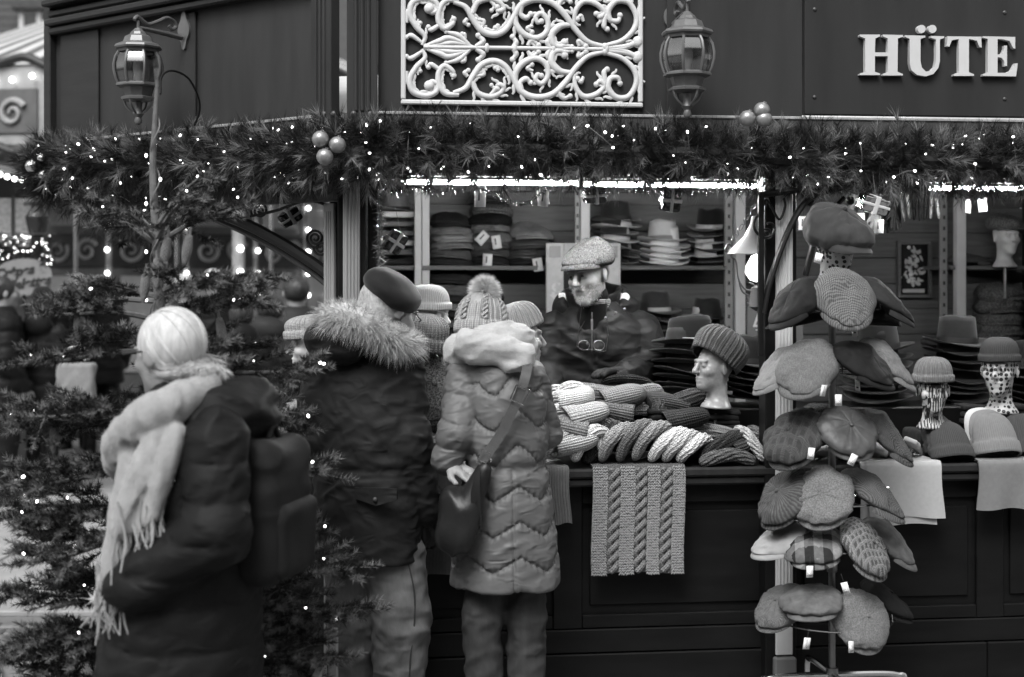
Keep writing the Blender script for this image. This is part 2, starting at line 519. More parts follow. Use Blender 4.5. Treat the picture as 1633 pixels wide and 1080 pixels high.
mat('wood_dark', .026, .45, .22, .18, 5, .25, 30, .0015, stretch=(1, 1, 6))
mat('wood_rail', .055, .5, .25, .3, 5, .35, 40, .002, stretch=(1, 6, 22))
mat('wood_wear', .30, .6, .3, .4, 20, .2, 60)
mat('board_grey', .032, .5, .2, .30, 2.2, .12, 120, .0012, stretch=(4, 4, .7))
mat('sign_grey', .027, .55, .2, .26, 2.2, .10, 120, .001, stretch=(4, 4, .7))
mat('counter_black', .0075, .42, .14, .5, 3, .15, 40, .001, stretch=(1, 1, 5))
mat('counter_edge', .022, .4, .3, .3, 6, .2, 40, .001, stretch=(6, 1, 1))
mat('iron', .006, .45, .25, .3, 30, .2, 80)
mat('white_paint', .56, .5, .3, .16, 9, .2, 90)
mat('letter_paint', .52, .5, .3, .06, 12, .1, 90)
mat('pilaster', .26, .5, .35, .2, 6, .15, 60, stretch=(1, 1, .25))
mat('pilaster_dim', .16, .5, .35, .2, 6, .15, 60, stretch=(1, 1, .25))
mat('shelf_wood', .11, .6, .3, .4, 4, .2, 30, stretch=(1, 6, 14))
mat('upright', .50, .5, .3, .1, 6)
mat('slotted', .20, .4, .5, .15, 8)
mat('ceiling', .10, .7, .2, .2, 4)
mat('bolt', .07, .4, .5, .2, 30, metal=.3)
mat('tube', .9, .4, emit=165.0)
mat('fixture', .10, .6)
mat('bulb', .9, .4, emit=4.5)
mat('bulb_far', .9, .4, emit=5.0)
mat('wire', .045, .5, .3)
mat('wire_pale', .16, .5, .3)
mat('lantern', .14, .42, .5, .25, 20, .15, 60, metal=.4)
glassmat('pane', .55, .22, .12)
mat('bauble', .30, .34, .5, .1, 10, metal=.55)
mat('needle', .024, .55, .2, .5, 25)
mat('needle_tip', .17, .55, .25, .4, 25)
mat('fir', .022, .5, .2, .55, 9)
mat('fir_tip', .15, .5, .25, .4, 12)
mat('bark', .12, .8, .2, .4, 40, .6, 120)
mat('cone', .16, .7, .2, .35, 60, .5, 90)
mat('foil', .55, .16, .6, .3, 12, .6, 30, .01, metal=1.)
mat('foil_dark', .06, .18, .7, .3, 12, .6, 30, .01, metal=.7)
mat('ribbon', .6, .3, .5, .1, 12)
mat('tinsel', .35, .25, .6, .4, 60, metal=.8)
mat('card', .72, .55, .3, .05, 30)
mat('ink', .03, .6, .3)
mat('barcode', .75, .6, .2, .03, 10, pat='bars', g2=.03, f=2600)
mat('chrome', .62, .18, .6, .05, 10, metal=1.)
mat('steel_dull', .22, .35, .5, .2, 12, metal=.8)
mat('pavement', .14, .75, .3, .25, 3, .3, 60)
mat('slab', .27, .7, .35, .22, 6, .3, 90)
mat('cobble', .13, .6, .45, .35, 8, .4, 60)
# ------------------------------------------------------------------ ground
g = MB(); g.grid(np.array([[[-60, -10, 0], [-60, 90, 0]], [[60, -10, 0], [60, 90, 0]]], float))
ground = g.build('pavement', 'pavement', smooth=0)
ground['kind'] = 'structure'
slab_me = MB().box((0, 0, 0), (.985, .585, .03), None, .006).mesh('paving_slab', 'slab')
for i in range(7):
    for j in range(24):
        x = -7.3 + i * 1.0 + (1.2 if j < 8 else 0) + (j % 2) * .5; y = 4.6 + j * .6
        if 2.9 < j < 4.1: continue
        inst('paving_slab', slab_me, ground, (x, y, .011 + .002 * rng.random()), (0, 0, 0))
cob_me = MB().box((0, 0, 0), (.112, .112, .04), None, .012).mesh('cobble', 'cobble')
for i in range(30):
    for j in range(9):
        if j % 9 == 8: continue
        inst('cobble', cob_me, ground, (-4.6 + i * .122 + .06 * (j % 2), 6.17 + j * .122, .008 + .006 * rng.random()), (0, 0, rng.normal() * .05))

# ------------------------------------------------------------------ the hat stall
stall = thing('hat_stall', 'dark panelled market stall with white scroll ornament and large HÜTE letters', 'market stall', (O2[0], O2[1], 0), (0, 0, YAW))
def sx(px, t=0.): return SP(px, 440, t)[0]
def sz(py, px=1000, t=0.): return SP(px, py, t)[2]
ZB, ZR = 2.355, 2.255                                # bottom of the fascia boards, bottom of the rail
def part(mb, name, m, smooth=35, parent=None): return mb.build(name, m, parent or stall, smooth)
# interior shell
part(MB().bx(-.02, 3.9, -.02, 2.7, .0, .1), 'floor_platform', 'shelf_wood')
part(MB().bx(-.03, .01, .12, 2.62, .1, 2.28), 'side_wall', 'wood_dark')
part(MB().bx(3.86, 3.9, .12, 2.62, .1, 2.28), 'side_wall', 'wood_dark')
part(MB().bx(-.03, 3.9, .02, 2.66, 2.3, 2.33), 'ceiling', 'ceiling')
part(MB().bx(.012, 3.858, 2.63, 2.65, .1, 2.29), 'back_panel', 'shelf_wood')
for k in range(15):
    z = .1 + k * .146
    part(MB().bx(.012, 3.858, 2.6, 2.62 + .004 * (k % 3), z + .002, z + .144, .003), 'plank', 'shelf_wood')
tp = MB(); tp.grid(np.array([[[-1.3, 1.5, 2.62], [-1.3, 3.4, 2.62]], [[.0, .10, 2.36], [.1, .9, 2.62]], [[3.9, .3, 2.36], [3.9, 2.6, 2.62]]], float))
part(tp, 'roof_tarpaulin', 'white_paint', 0)  # made-up pale sheet, added so the slit at the corner post looks bright
# fascia
xl, xr = sx(603), 3.9
part(MB().bx(xl, sx(1279), 0, .03, ZB, 3.05), 'fascia_board', 'board_grey')
part(MB().bx(sx(1282), xr, -.012, .03, ZB + .012, 3.05, .002), 'sign_board', 'sign_grey')
part(MB().bx(xl, xr, -.035, .03, ZR, ZB - .004, .004), 'fascia_rail', 'wood_rail')
part(MB().bx(xl, xr, -.041, -.03, ZB - .012, ZB, .003), 'rail_bead', 'wood_wear')
part(MB().bx(.03, xr, .0, .05, 2.13, ZR - .004, .004), 'lintel', 'wood_dark')
part(MB().bx(sx(1062), sx(1097), -.016, -.001, ZB + .003, 3.0, .003), 'fascia_stile', 'board_grey')
def pilaster(x0, x1, z0, z1, yf, m='wood_dark', fl=3, th=.05):
    b = MB().bx(x0, x1, yf, yf + th, z0, z1, .004)
    w = x1 - x0
    for i in range(fl):
        c = x0 + w * (.5 + (i - (fl - 1) / 2) * .2)
        b.tube([(c, yf, z0 + .12), (c, yf, z1 - .03)], w * .07, 8)
    return b
pl = part(pilaster(sx(553), sx(602), ZR - .02, 3.05, -.045, 'wood_dark'), 'fascia_pilaster', 'board_grey')
for px in (564, 591):
    part(MB().ball((sx(px), -.047, sz(184, 570)), (.012, .008, .012), 12, 6), 'bolt', 'bolt', parent=pl)
for px, py in ((1299, 15), (1299, 155), (1602, 20), (1602, 158)):
    q = SP(px, py, -.012)
    part(MB().ball((q[0], -.012, q[2]), (.008, .006, .008), 10, 6), 'screw', 'bolt')
# HUTE letters
LET = {
 'h': [(868,162),(962,162),(962,170),(940,180),(938,245),(998,245),(998,180),(975,170),(975,162),(1068,164),(1068,172),(1045,180),(1043,335),(1068,345),(1068,352),(975,352),(975,345),(998,335),(998,262),(938,262),(938,335),(962,343),(962,350),(868,350),(868,343),(893,335),(893,180),(868,170)],
 'u': [(1078,165),(1172,167),(1172,175),(1150,182),(1150,285),(1156,315),(1175,334),(1197,330),(1215,312),(1222,280),(1222,185),(1197,176),(1197,168),(1260,170),(1260,177),(1240,185),(1240,285),(1232,318),(1210,345),(1175,356),(1135,350),(1108,328),(1100,295),(1100,182),(1078,173)],
 't': [(1275,170),(1432,172),(1434,222),(1424,220),(1412,190),(1375,182),(1375,337),(1398,346),(1398,354),(1304,354),(1304,346),(1328,337),(1328,182),(1296,188),(1284,218),(1272,216)],
 'e': [(1440,170),(1590,173),(1590,228),(1580,224),(1565,192),(1530,183),(1508,183),(1508,255),(1530,250),(1540,228),(1540,213),(1552,213),(1552,308),(1540,308),(1538,285),(1528,270),(1508,266),(1508,340),(1545,340),(1572,328),(1590,296),(1602,296),(1594,356),(1440,354),(1440,346),(1463,337),(1463,182),(1440,177)]}
def zoom3(pts):
    out = []
    for x, y in pts:
        q = SP(1073 + x * .34293, y * .34293, -.03); out.append((q[0], q[2]))
    return out
for k, pts in LET.items():
    b = MB().prism(zoom3(pts), -.034, -.012)
    if k == 'u':
        for cxx in (1155, 1205):
            b.prism(zoom3([(cxx + 19 * math.cos(a), 136 + 19 * math.sin(a)) for a in np.linspace(0, 2 * PI, 20, endpoint=False)]), -.034, -.012)
    part(b, 'letter', 'letter_paint', 30)
# scroll ornament: frame and vines, mirrored about the axis
def zo(x, y, t=-.02):
    q = SP(540 + x * .34293, y * .34293, t); return q[0], q[2]
orn = thing('ornament_panel', '', None); orn.parent = stall; del orn['label']
AX = lambda x: 217 + (x - 290) * .012
fx0, fz0 = zo(290, 485); fx1, fz1 = zo(1416, 217 - 268)
for a in ((fx0, fx1, fz0, fz0 + .018), (fx0, fx1, fz1 - .018, fz1)):
    part(MB().bx(a[0], a[1], -.022, -.004, a[2], a[3], .004), 'frame_bar', 'white_paint', parent=orn)
for a in ((fx0, fx0 + .018), (fx1 - .018, fx1)):
    part(MB().bx(a[0], a[1], -.0225, -.0035, fz0 + .019, fz1 - .019, .004), 'frame_bar', 'white_paint', parent=orn)
VINES = [
 ([(388, 228), (402, 268), (362, 312), (332, 368), (346, 425), (405, 445), (452, 428), (462, 395), (436, 380), (422, 398)], (9, 15, 17, 15, 13, 16)),
 ([(560, 440), (500, 435), (470, 395), (466, 340), (492, 306), (530, 330), (536, 352)], (12, 15, 16, 15, 14, 9)),
 ([(535, 432), (592, 408), (628, 350), (668, 300), (725, 284), (775, 308), (812, 362), (850, 425), (915, 452), (990, 440), (1050, 390), (1100, 320), (1160, 262), (1240, 240)], (12, 16, 18, 17, 16, 18, 17, 16, 15, 12)),
 ([(622, 380), (648, 432), (705, 450), (752, 432), (768, 405), (745, 395), (738, 412)], (15, 16, 15, 13, 16, 10)),
 ([(822, 385), (826, 335), (862, 290), (920, 272), (966, 300), (974, 352), (946, 388), (918, 372), (926, 346), (944, 352)], (14, 18, 17, 15, 14, 13, 9)),
 ([(850, 425), (846, 385), (872, 366), (894, 384)], (17, 14, 15, 9)),
 ([(1085, 338), (1030, 330), (992, 290), (1000, 244), (1038, 236), (1052, 256)], (12, 20, 20, 16, 12)),
 ([(1096, 345), (1104, 405), (1140, 448), (1196, 440), (1236, 402), (1218, 378), (1200, 392)], (10, 14, 16, 16, 13, 16, 9)),
 ([(1062, 372), (1024, 420), (1046, 456), (1078, 446)], (14, 14, 12, 8)),
 ([(1246, 246), (1322, 272), (1376, 326), (1386, 385), (1350, 448), (1292, 452), (1256, 410), (1264, 366), (1300, 362), (1310, 388)], (12, 14, 16, 15, 16, 17, 16, 14, 9)),
 ([(1256, 405), (1240, 372), (1236, 335), (1250, 322)], (13, 14, 14, 9)),
 ([(1246, 234), (1330, 222), (1392, 192)], (10, 13, 16)), ([(1246, 236), (1330, 244), (1392, 262)], (10, 13, 16)),
 ([(640, 226), (672, 252), (650, 278)], (12, 16, 9)), ([(810, 222), (826, 250), (810, 276)], (12, 15, 9)),
 ([(985, 226), (972, 256), (988, 282)], (12, 15, 9)), ([(1010, 226), (1050, 240), (1086, 236)], (13, 15, 8)),
 ([(1120, 240), (1118, 262), (1150, 240)], (9, 14, 10)), ([(1140, 356), (1128, 380), (1112, 366)], (8, 13, 9)),
 ([(880, 236), (900, 262), (930, 240)], (10, 14, 9)), ([(392, 236), (340, 270), (316, 262)], (8, 14, 8)),
 ([(330, 372), (366, 318), (380, 330)], (8, 12, 7)), ([(316, 330), (318, 380), (336, 400)], (10, 10, 8)),
 ([(480, 330), (432, 300), (418, 312)], (10, 14, 8)), ([(600, 356), (588, 338), (604, 326)], (10, 13, 7)),
 ([(660, 300), (676, 345), (640, 352)], (8, 12, 8)), ([(740, 300), (742, 326), (730, 316)], (9, 12, 8)),
 ([(700, 448), (726, 418), (712, 396)], (9, 12, 7)), ([(905, 330), (880, 318), (900, 300)], (8, 12, 8)),
 ([(640, 220), (520, 262), (470, 248), (404, 226)], (6, 15, 16, 6)), ([(620, 222), (560, 275), (500, 292)], (8, 15, 7)), ([(600, 236), (520, 240), (420, 222)], (8, 14, 8)), ([(590, 260), (586, 282), (575, 284)], (8, 11, 7)),
]
u_px = .34293 * 5.3 / FPX
for side in (0, 1):
    for pts, rr in VINES:
        P = spline(pts, 8 * len(pts))
        if side: P = np.stack([P[:, 0], 2 * AX(P[:, 0]) - P[:, 1]], 1)
        W = np.array([(zo(x, y)[0], 0, zo(x, y)[1]) for x, y in P])
        W[:, 1] = -.014 - .004 * side * 0
        b = MB().tube(W, np.array(rr) * u_px * .92, 8, flat=.9, up=(0, 1, 0))
        if len(pts) >= 6:
            for f_ in np.linspace(.12, .82, len(pts)):
                i_ = int(f_ * (len(W) - 2)); T_ = W[i_ + 1] - W[i_]; T_ /= np.linalg.norm(T_); S_ = np.array([-T_[2], 0, T_[0]]) * (1 if (i_ // 3 + side) % 2 else -1); k_ = np.interp(f_, np.linspace(0, 1, len(rr)), rr) * u_px
                b.tube(spline([W[i_], W[i_] + T_ * k_ * .9 + S_ * k_ * 1.1, W[i_] + T_ * k_ * 2.1 + S_ * k_ * 1.5, W[i_] + T_ * k_ * 2.5 + S_ * k_ * 2.2], 8), np.array([.5, .55, .42, .3]) * k_, 6, flat=.9, up=(0, 1, 0))
        b.ball(W[-1], np.array([1.5, 1.15, 1.5]) * rr[-1] * u_px * 1.05, 10, 6)
        part(b, 'scroll', 'white_paint', 60, orn)
b = MB(); W = np.array([(zo(x, AX(x))[0], -.015, zo(x, AX(x))[1]) for x in np.linspace(395, 1250, 12)])
b.tube(W, 10 * u_px, 8)
for x in (690, 820, 1000, 1246):
    q = zo(x, AX(x)); b.ball((q[0], -.016, q[1]), (13 * u_px, .010, 22 * u_px), 10, 8)
part(b, 'axis_stem', 'white_paint', 60, orn)
# posts with fluted pilasters
def post(px0, px1, a, b_, m_in, zt=2.2, z0=.0, yf=-.07):
    x0, x1 = sx(px0, yf), sx(px1, yf)
    p = part(MB().bx(x0, x1, yf + .012, yf + .10, z0, zt, .004), 'post', 'counter_black')
    s0, s1 = sx(a, yf), sx(b_, yf)
    part(pilaster(s0, s1, .32, zt - .02, yf - .006, fl=4, th=.016), 'pilaster', m_in, parent=p)
    part(MB().bx(s0 - .01, s1 + .01, yf - .025, yf + .011, .0, .315, .006), 'plinth', 'pilaster_dim', parent=p)
    part(MB().bx(s0 - .006, s1 + .006, yf - .015, yf + .0115, zt - .06, zt - .022, .006), 'capital', 'pilaster_dim', parent=p)
    return p
post(538, 584, 547, 574, 'pilaster')
pr = post(1222, 1272, 1237, 1264, 'upright')
part(MB().bx(sx(587, -.02), sx(603, -.02), -.02, .03, 1.03, 2.16, .003), 'inner_post', 'counter_black')
# rosette on the right post above the plinth
q = SP(1250, 806, -.085)
rs = MB().lathe([(.022, 0), (.022, .006), (.012, .012), (.0, .014)], 16, (q[0], -.077, q[2]), rot=rm(R(90)))
for a in np.linspace(0, 2 * PI, 6, endpoint=False): rs.ball((q[0] + .024 * math.cos(a), -.08, q[2] + .024 * math.sin(a)), .011, 8, 6)
part(rs, 'rosette', 'white_paint', parent=pr)
# counter
ctop = part(MB().bx(.02, 3.85, -.06, .78, .995, 1.03, .008), 'counter_top', 'counter_edge')
part(MB().bx(.02, 3.85, -.045, .02, .962, .993, .008), 'counter_moulding', 'counter_edge')
part(MB().bx(.02, 3.85, .035, .05, .05, .96), 'counter_back_board', 'counter_black')
edges = [.03] + [sx(p, .02) for p in (905, 1247, 1578)] + [3.8]
for i, e in enumerate(edges):
    w = .055
    part(MB().bx(e - w, e + w, .012, .034, .42, .96, .003), 'stile', 'counter_black')
    if i < len(edges) - 1:
        a, c = e + w + .001, edges[i + 1] - w - .001
        part(MB().bx(a, c, .0135, .034, .89, .96, .003), 'rail', 'counter_black')
        part(MB().bx(a, c, .0135, .034, .421, .47, .003), 'rail', 'counter_black')
        part(MB().bx(a + .03, c - .03, .022, .036, .505, .855, .01), 'panel', 'counter_black')
part(MB().bx(.0, 3.85, .004, .034, .33, .418, .004), 'base_board', 'counter_black')
for i in range(2):
    part(MB().bx(.0 + i * sx(1575), (sx(1575) - .003) if i == 0 else 3.85, -.004, .034, .0, .327, .004), 'plinth_board', 'counter_black')
# back shelving
TS = 2.2
def shelf(px0, px1, py, t0=TS, th=.022):
    q0, q1 = SP(px0, py, t0), SP(px1, py, t0)
    z = (q0[2] + q1[2]) / 2
    part(MB().bx(q0[0], q1[0], t0, 2.598, z - th, z, .002), 'shelf_board', 'shelf_wood')
    return z
Z1 = shelf(595, 924, 424); Z2 = shelf(595, 924, 546); shelf(942, 1160, 424); shelf(942, 1160, 546); shelf(1514, 1650, 424); Z2R = shelf(1514, 1650, 546)
shelf(595, 924, 640); shelf(942, 1160, 640); shelf(1514, 1650, 640)
for p0, p1, m, t in ((661, 672, 'upright', TS - .02), (673, 685, 'upright', TS + .02), (926, 941, 'upright', TS - .02), (917, 925, 'slotted', TS), (1156, 1169, 'slotted', TS), (1173, 1189, 'upright', TS - .02), (1500, 1511, 'slotted', TS), (1526, 1541, 'upright', TS - .02)):
    x0, x1 = sx(p0, t), sx(p1, t)
    u = part(MB().bx(x0, x1, t, t + (.05 if m == 'upright' else .02), .1, 2.29, .003), 'shelf_upright', m)
    if m == 'slotted':
        for k in range(14):
            z = 1.4 + k * .06
            part(MB().bx((x0 + x1) / 2 - .006, (x0 + x1) / 2 + .006, t - .002, t + .001, z, z + .02), 'slot', 'ink', parent=u)
part(MB().bx(sx(595, TS), sx(1190, TS), TS + .02, TS + .05, 2.2, 2.28, .003), 'shelf_header', 'shelf_wood')
# strip lights under the lintel
def striplight(px0, px1, py, t, label):
    a, c = SP(px0, py, t), SP(px1, py, t)
    z = (a[2] + c[2]) / 2
    o = thing('strip_light', label, 'strip light', SW((a[0] + c[0]) / 2, t, z), (0, 0, YAW), 'fluorescent strip lights under the stall roof')
    L = (c[0] - a[0]) / 2
    MB().bx(-L - .03, L + .03, -.03, .03, .022, .06, .004).build('housing', 'fixture', o)
    MB().tube([(-L, 0, 0), (L, 0, 0)], .0095, 10).build('light_tube', 'tube', o)
    for s in (-1, 1): MB().box((s * (L + .012), 0, .004), (.02, .034, .05), None, .004).build('end_cap', 'fixture', o)
striplight(640, 922, 291, .42, 'fluorescent tube under the lintel above the cap shelves')
striplight(930, 1206, 295, .42, 'fluorescent tube under the lintel above the shopkeeper')
striplight(1480, 1690, 301, .42, 'fluorescent tube under the lintel at the right edge')
# left wing: fascia at 45 degrees, open below with an arched bracket
K = .70710678
WD = O2 - 0
def WP(px, py, o=0.):
    """pixel to wing coordinates w, inward offset o, z"""
    a = (px - CX) / FPX
    wu = -K * UU + K * VV; wi = K * UU + K * VV
    b = O2 + o * wi
    w = (a * b[1] - b[0]) / (wu[0] - a * wu[1])
    d = b[1] + w * wu[1]
    return np.array([w, o, CAMZ - (py - HY) * d / FPX])
WM = np.array([[-K, K, 0], [K, K, 0], [0, 0, 1]])
def wpart(mb, name, m, smooth=35, parent=None): return part(mb.xf(WM), name, m, smooth, parent)
def wx(px, o=0.): return WP(px, 440, o)[0]
w1, w2 = wx(541), wx(80)
wpart(MB().bx(wx(508), w2 - .05, 0, .03, ZB, 3.05), 'fascia_board', 'board_grey')
wpart(MB().bx(wx(508), w2 - .05, -.03, .03, ZR, ZB - .004, .004), 'fascia_rail', 'wood_rail')
wpart(MB().bx(wx(508), w2 - .05, -.036, -.028, ZB - .012, ZB, .003), 'rail_bead', 'wood_wear')
wpart(MB().bx(wx(315), wx(291), -.014, -.001, ZB + .003, 2.83, .003), 'fascia_stile', 'board_grey')
wpart(MB().bx(w2 - .05, w2, -.035, .06, ZR - .05, 3.05, .004), 'corner_post', 'wood_dark')
wpart(MB().bx(wx(160), wx(100), -.012, -.001, ZB + .003, 2.83, .003), 'fascia_stile', 'wood_dark')
for dz, pr_ in ((0, .05), (.035, .07), (.075, .05), (.12, .085)):
    wpart(MB().bx(wx(508), w2 - .051, -pr_, -.002, 2.835 + dz, 2.835 + dz + .031, .008), 'cornice_moulding', 'wood_dark')
wp = wpart(pilaster(w1, wx(508) - .002, ZR - .02, 3.05, -.045), 'fascia_pilaster', 'board_grey')
for px in (517, 532):
    q = WP(px, 182, -.045); wpart(MB().ball((q[0], -.047, q[2]), (.012, .008, .012), 12, 6), 'bolt', 'bolt', parent=wp)
wpart(MB().bx(w1 - .005, w2 - .05, .0, .05, 2.03, ZR - .004, .004), 'lintel', 'wood_rail')
wpart(MB().bx(w1 - .03, w1 + .035, -.02, .06, 0, 2.026, .004), 'wing_post', 'counter_black')
wpart(pilaster(w1 - .01, w1 + .045, .3, 2.02, -.04, fl=3, th=.018), 'wing_pilaster', 'pilaster')
def warc(pts, name, r, flat=1., m='iron', o=.02, n=40):
    W = [WP(x, y, o) for x, y in spline(pts, n)]
    wpart(MB().tube(W, r, 8, flat=flat, up=(0, 1, 0)), name, m)
warc([(215, 312), (300, 326), (380, 352), (450, 388), (500, 420), (534, 446)], 'arch_bar', .024, .8)
warc([(215, 318), (300, 334), (380, 364), (450, 401), (500, 434), (534, 461)], 'arch_bar', .016, 1.6, 'wood_dark', .05)
warc([(210, 309), (534, 312)], 'arch_top_bar', .012)
def spiral(c, r0, turns, a0, n=40, sgn=1):
    t = np.linspace(0, 1, n); a = a0 + sgn * t * turns * 2 * PI; r = r0 * (1 - .82 * t)
    return [(c[0] + k * math.cos(b), c[1] + k * math.sin(b)) for k, b in zip(r, a)]
for c, r, tn, a0, sg in (((503, 380), 15, 2.2, 1.2, 1), ((512, 396), 12, 2, 3.5, -1), ((414, 336), 14, 2, 2.6, 1), ((330, 322), 8, 1.5, 3, 1)):
    warc(spiral(c, r, tn, a0, 40, sg), 'iron_scroll', .005)
warc([(400, 345), (440, 336), (480, 322), (505, 322), (530, 332)], 'iron_scroll', .006)
# right bracket: iron frame and curved brace
def fiarc(pts, name, r, t=-.1, flat=1., n=30, m='iron'):
    W = [SP(x, y, t) for x, y in spline(pts, n)]
    part(MB().tube(W, r, 8, flat=flat, up=(0, 1, 0)), name, m)
xq = sx(1213, -.1)
part(MB().bx(xq - .010, xq + .010, -.112, -.09, 1.45, 2.06, .003), 'bracket_bar', 'iron')
fiarc([(1212, 311), (1300, 300), (1400, 290)], 'bracket_bar', .012, -.101, 1.2)
fiarc([(1217, 500), (1226, 455), (1250, 385), (1275, 335), (1300, 312), (1345, 300)], 'bracket_brace', .011, -.1, 2.0)
fiarc([(1284, 440), (1300, 380), (1318, 345), (1345, 315)], 'bracket_brace', .011, -.02, 1.8)
fiarc(spiral((1224, 362), 26, 1.0, 4.5, 40, -1), 'iron_scroll', .005, -.1)
fiarc([(1216, 330), (1222, 319), (1230, 330), (1243, 350), (1252, 330), (1250, 316)], 'iron_scroll', .005, -.1)
fiarc(spiral((1223, 372), 10, 2, 0), 'iron_scroll', .004, -.1)
for p in ((1292, 322), (1356, 320)):
    q = SP(p[0], p[1], -.06); part(MB().ball(tuple(q), .017, 12, 8), 'iron_ball', 'iron')
# ------------------------------------------------------------------ pine garland with fairy lights
def frames(D, rg=rng):
    D = D / np.linalg.norm(D, axis=1)[:, None]
    a = rg.normal(size=D.shape); N = np.cross(D, a); N /= np.linalg.norm(N, axis=1)[:, None]
    return np.stack([D, N, np.cross(D, N)], -1)
def sprig(n, L, nl, w, fw, seed=1, tip=.35):
    r = np.random.default_rng(seed)
    t = 1 - r.random(n) ** 1.3 * (1 - tip * 0); a = r.random(n) * 2 * PI
    P = np.stack([t * L, np.zeros(n), np.zeros(n)], 1)
    el = fw * (.6 + .7 * r.random(n))
    D = np.stack([np.cos(el), np.sin(el) * np.cos(a), np.sin(el) * np.sin(a)], 1)
    m = MB(); strands(m, P, D, nl * (.7 + .5 * r.random(n)), w, (0, 0, -.12), 2, r)
    s = MB().tube([(0, 0, 0), (L, 0, 0)], .0016, 5)
    V = m.arr(); F = [f for f in m.f]
    tri = np.concatenate([np.concatenate([f[:, [0, 1, 2]], f[:, [0, 2, 3]]]) if f.shape[1] == 4 else f for f in F])
    return V, tri
gpath_px = [('w', 60, 268), ('w', 110, 262), ('w', 200, 262), ('w', 300, 258), ('w', 400, 254), ('w', 480, 250), ('s', 560, 244), ('s', 650, 240), ('s', 800, 242), ('s', 950, 243), ('s', 1100, 246), ('s', 1250, 254), ('s', 1400, 256), ('s', 1550, 260), ('s', 1700, 262)]
def gpt(k, px, py, t):
    if k == 's': return np.array(SPW(px, py, t))
    q = WP(px, py, t); l = WM @ q; return np.array(SW(*l))
gp = spline([gpt(k, x, y, -.12) for k, x, y in gpath_px], 700)
garland = thing('pine_garland', 'thick pine garland with fairy lights along the eave of the hat stall', 'garland', tuple(gp[350]))
def rel(P, o): return P - np.array(o.location)
MB().tube(rel(gp[::8], garland), .028, 8).build('garland_core', 'needle', garland)  # dark tube added inside to block light between the needles
def sprigs_along(path, n, rad, Vt, Ft, mb, o, seed, z=(1, 1)):
    r = np.random.default_rng(seed)
    i = (np.linspace(0, len(path) - 2, n) + r.random(n)).astype(int)
    T = path[i + 1] - path[i]; T /= np.linalg.norm(T, axis=1)[:, None]
    a = r.random(n) * 2 * PI
    up = np.array([0, 0, 1.]); B = np.cross(T, up); B /= np.linalg.norm(B, axis=1)[:, None]
    rad_d = np.cos(a)[:, None] * B + np.sin(a)[:, None] * up
    D = rad_d * 1.0 + T * (r.random(n)[:, None] * 1.6 - .8) + np.array([0, 0, -.15])
    Ms = frames(D, r) * (.75 + .45 * r.random(n))[:, None, None]
    P = path[i] + rad_d * rad * (.2 + .8 * r.random(n))[:, None]
    mb.copies(Vt, Ft, Ms, rel(P, o))
Vt, Ft = sprig(64, .085, .062, .0009, .62, 1)
b1, b2 = MB(), MB()
sprigs_along(gp, 1700, .055, Vt, Ft, b1, garland, 5)
sprigs_along(gp, 700, .068, Vt, Ft, b2, garland, 6)
drop = spline([gp[0], gp[25] + [.02, 0, -.05], gp[70] + [0, 0, -.14], gp[110] + [0, .02, -.20], gp[140] + [0, .1, -.14]], 120)
sprigs_along(drop, 200, .06, Vt, Ft, b1, garland, 8)
for b, m in ((b1, 'needle'), (b2, 'needle_tip')):
    o = b.build('needles', m, garland, 0); o['kind'] = 'stuff'
bulb_me = MB().ball((0, 0, 0), (.0041, .0041, .006), 8, 6).mesh('bulb', 'bulb')
def lights(path, n, rad, label, seed, wire_every=3, group='fairy light strings', front=True):
    r = np.random.default_rng(seed)
    i = np.sort(r.integers(2, len(path) - 2, n))
    a = r.uniform(-1.9, 1.9, n)
    rr = rad * (.6 + .6 * r.random(n))
    P = path[i] + np.stack([.02 * r.normal(size=n), -np.cos(a) * rr * .9 - .01, np.sin(a) * rr], 1)
    o = thing('fairy_light_string', label, 'fairy lights', tuple(P[0]), group=group)
    for k in range(n - 1):
        if k % wire_every == 0:
            mid = (P[k] + P[k + 1]) / 2 + [0, -.02, .03 * r.normal()]
            MB().tube(rel(spline([P[k], mid, P[k + 1]], 9), o), .0015, 5).build('wire', 'wire_pale', o)
    for p in P: inst('bulb', bulb_me, o, rel(p, o), (r.random() * 3, r.random() * 3, 0), .55 + .7 * r.random())
    return o
lights(gp[260:], 105, .10, 'small fairy lights in the garland along the stall front', 11)
lights(gp[:260], 58, .10, 'small fairy lights in the garland on the angled left wing', 12)
lights(drop, 16, .06, 'few fairy lights in the drooping left end of the garland', 13)
# baubles
def bauble(px, py, d, rpx, label, m='bauble', grp=None):
    p = PX(px, py, d); r = rpx * d / FPX
    o = MB().ball((0, 0, 0), r, 24, 16).build('bauble', m, None, 180, p, (.3, .3, 0))
    tag(o, label, 'bauble', grp)
    MB().lathe([(r * .25, r * .95), (r * .25, r * 1.15), (r * .1, r * 1.2), (.0, r * 1.2)], 10).build('cap', 'chrome', o)
for k, (x, y, l) in enumerate(((511, 222, 'upper left'), (538, 231, 'right'), (518, 250, 'lowest'))):
    bauble(x, y, 4.97, 13.5, 'matt silver bauble, %s of three at the corner of the garland' % l, grp='corner baubles')
for x, y, l in ((1192, 189, 'left'), (1215, 176, 'topmost'), (1218, 190, 'lower right')):
    bauble(x, y, 5.06, 13, 'matt silver bauble, %s of three above the garland near the lantern' % l, grp='baubles above the garland')
for x, y, r_, l in ((50, 265, 10, 'largest'), (66, 252, 7, 'upper'), (68, 279, 7, 'lower')):
    bauble(x, y, 6.1, r_, 'shiny bauble, %s of the cluster at the left end of the garland' % l, 'foil', 'left end baubles')
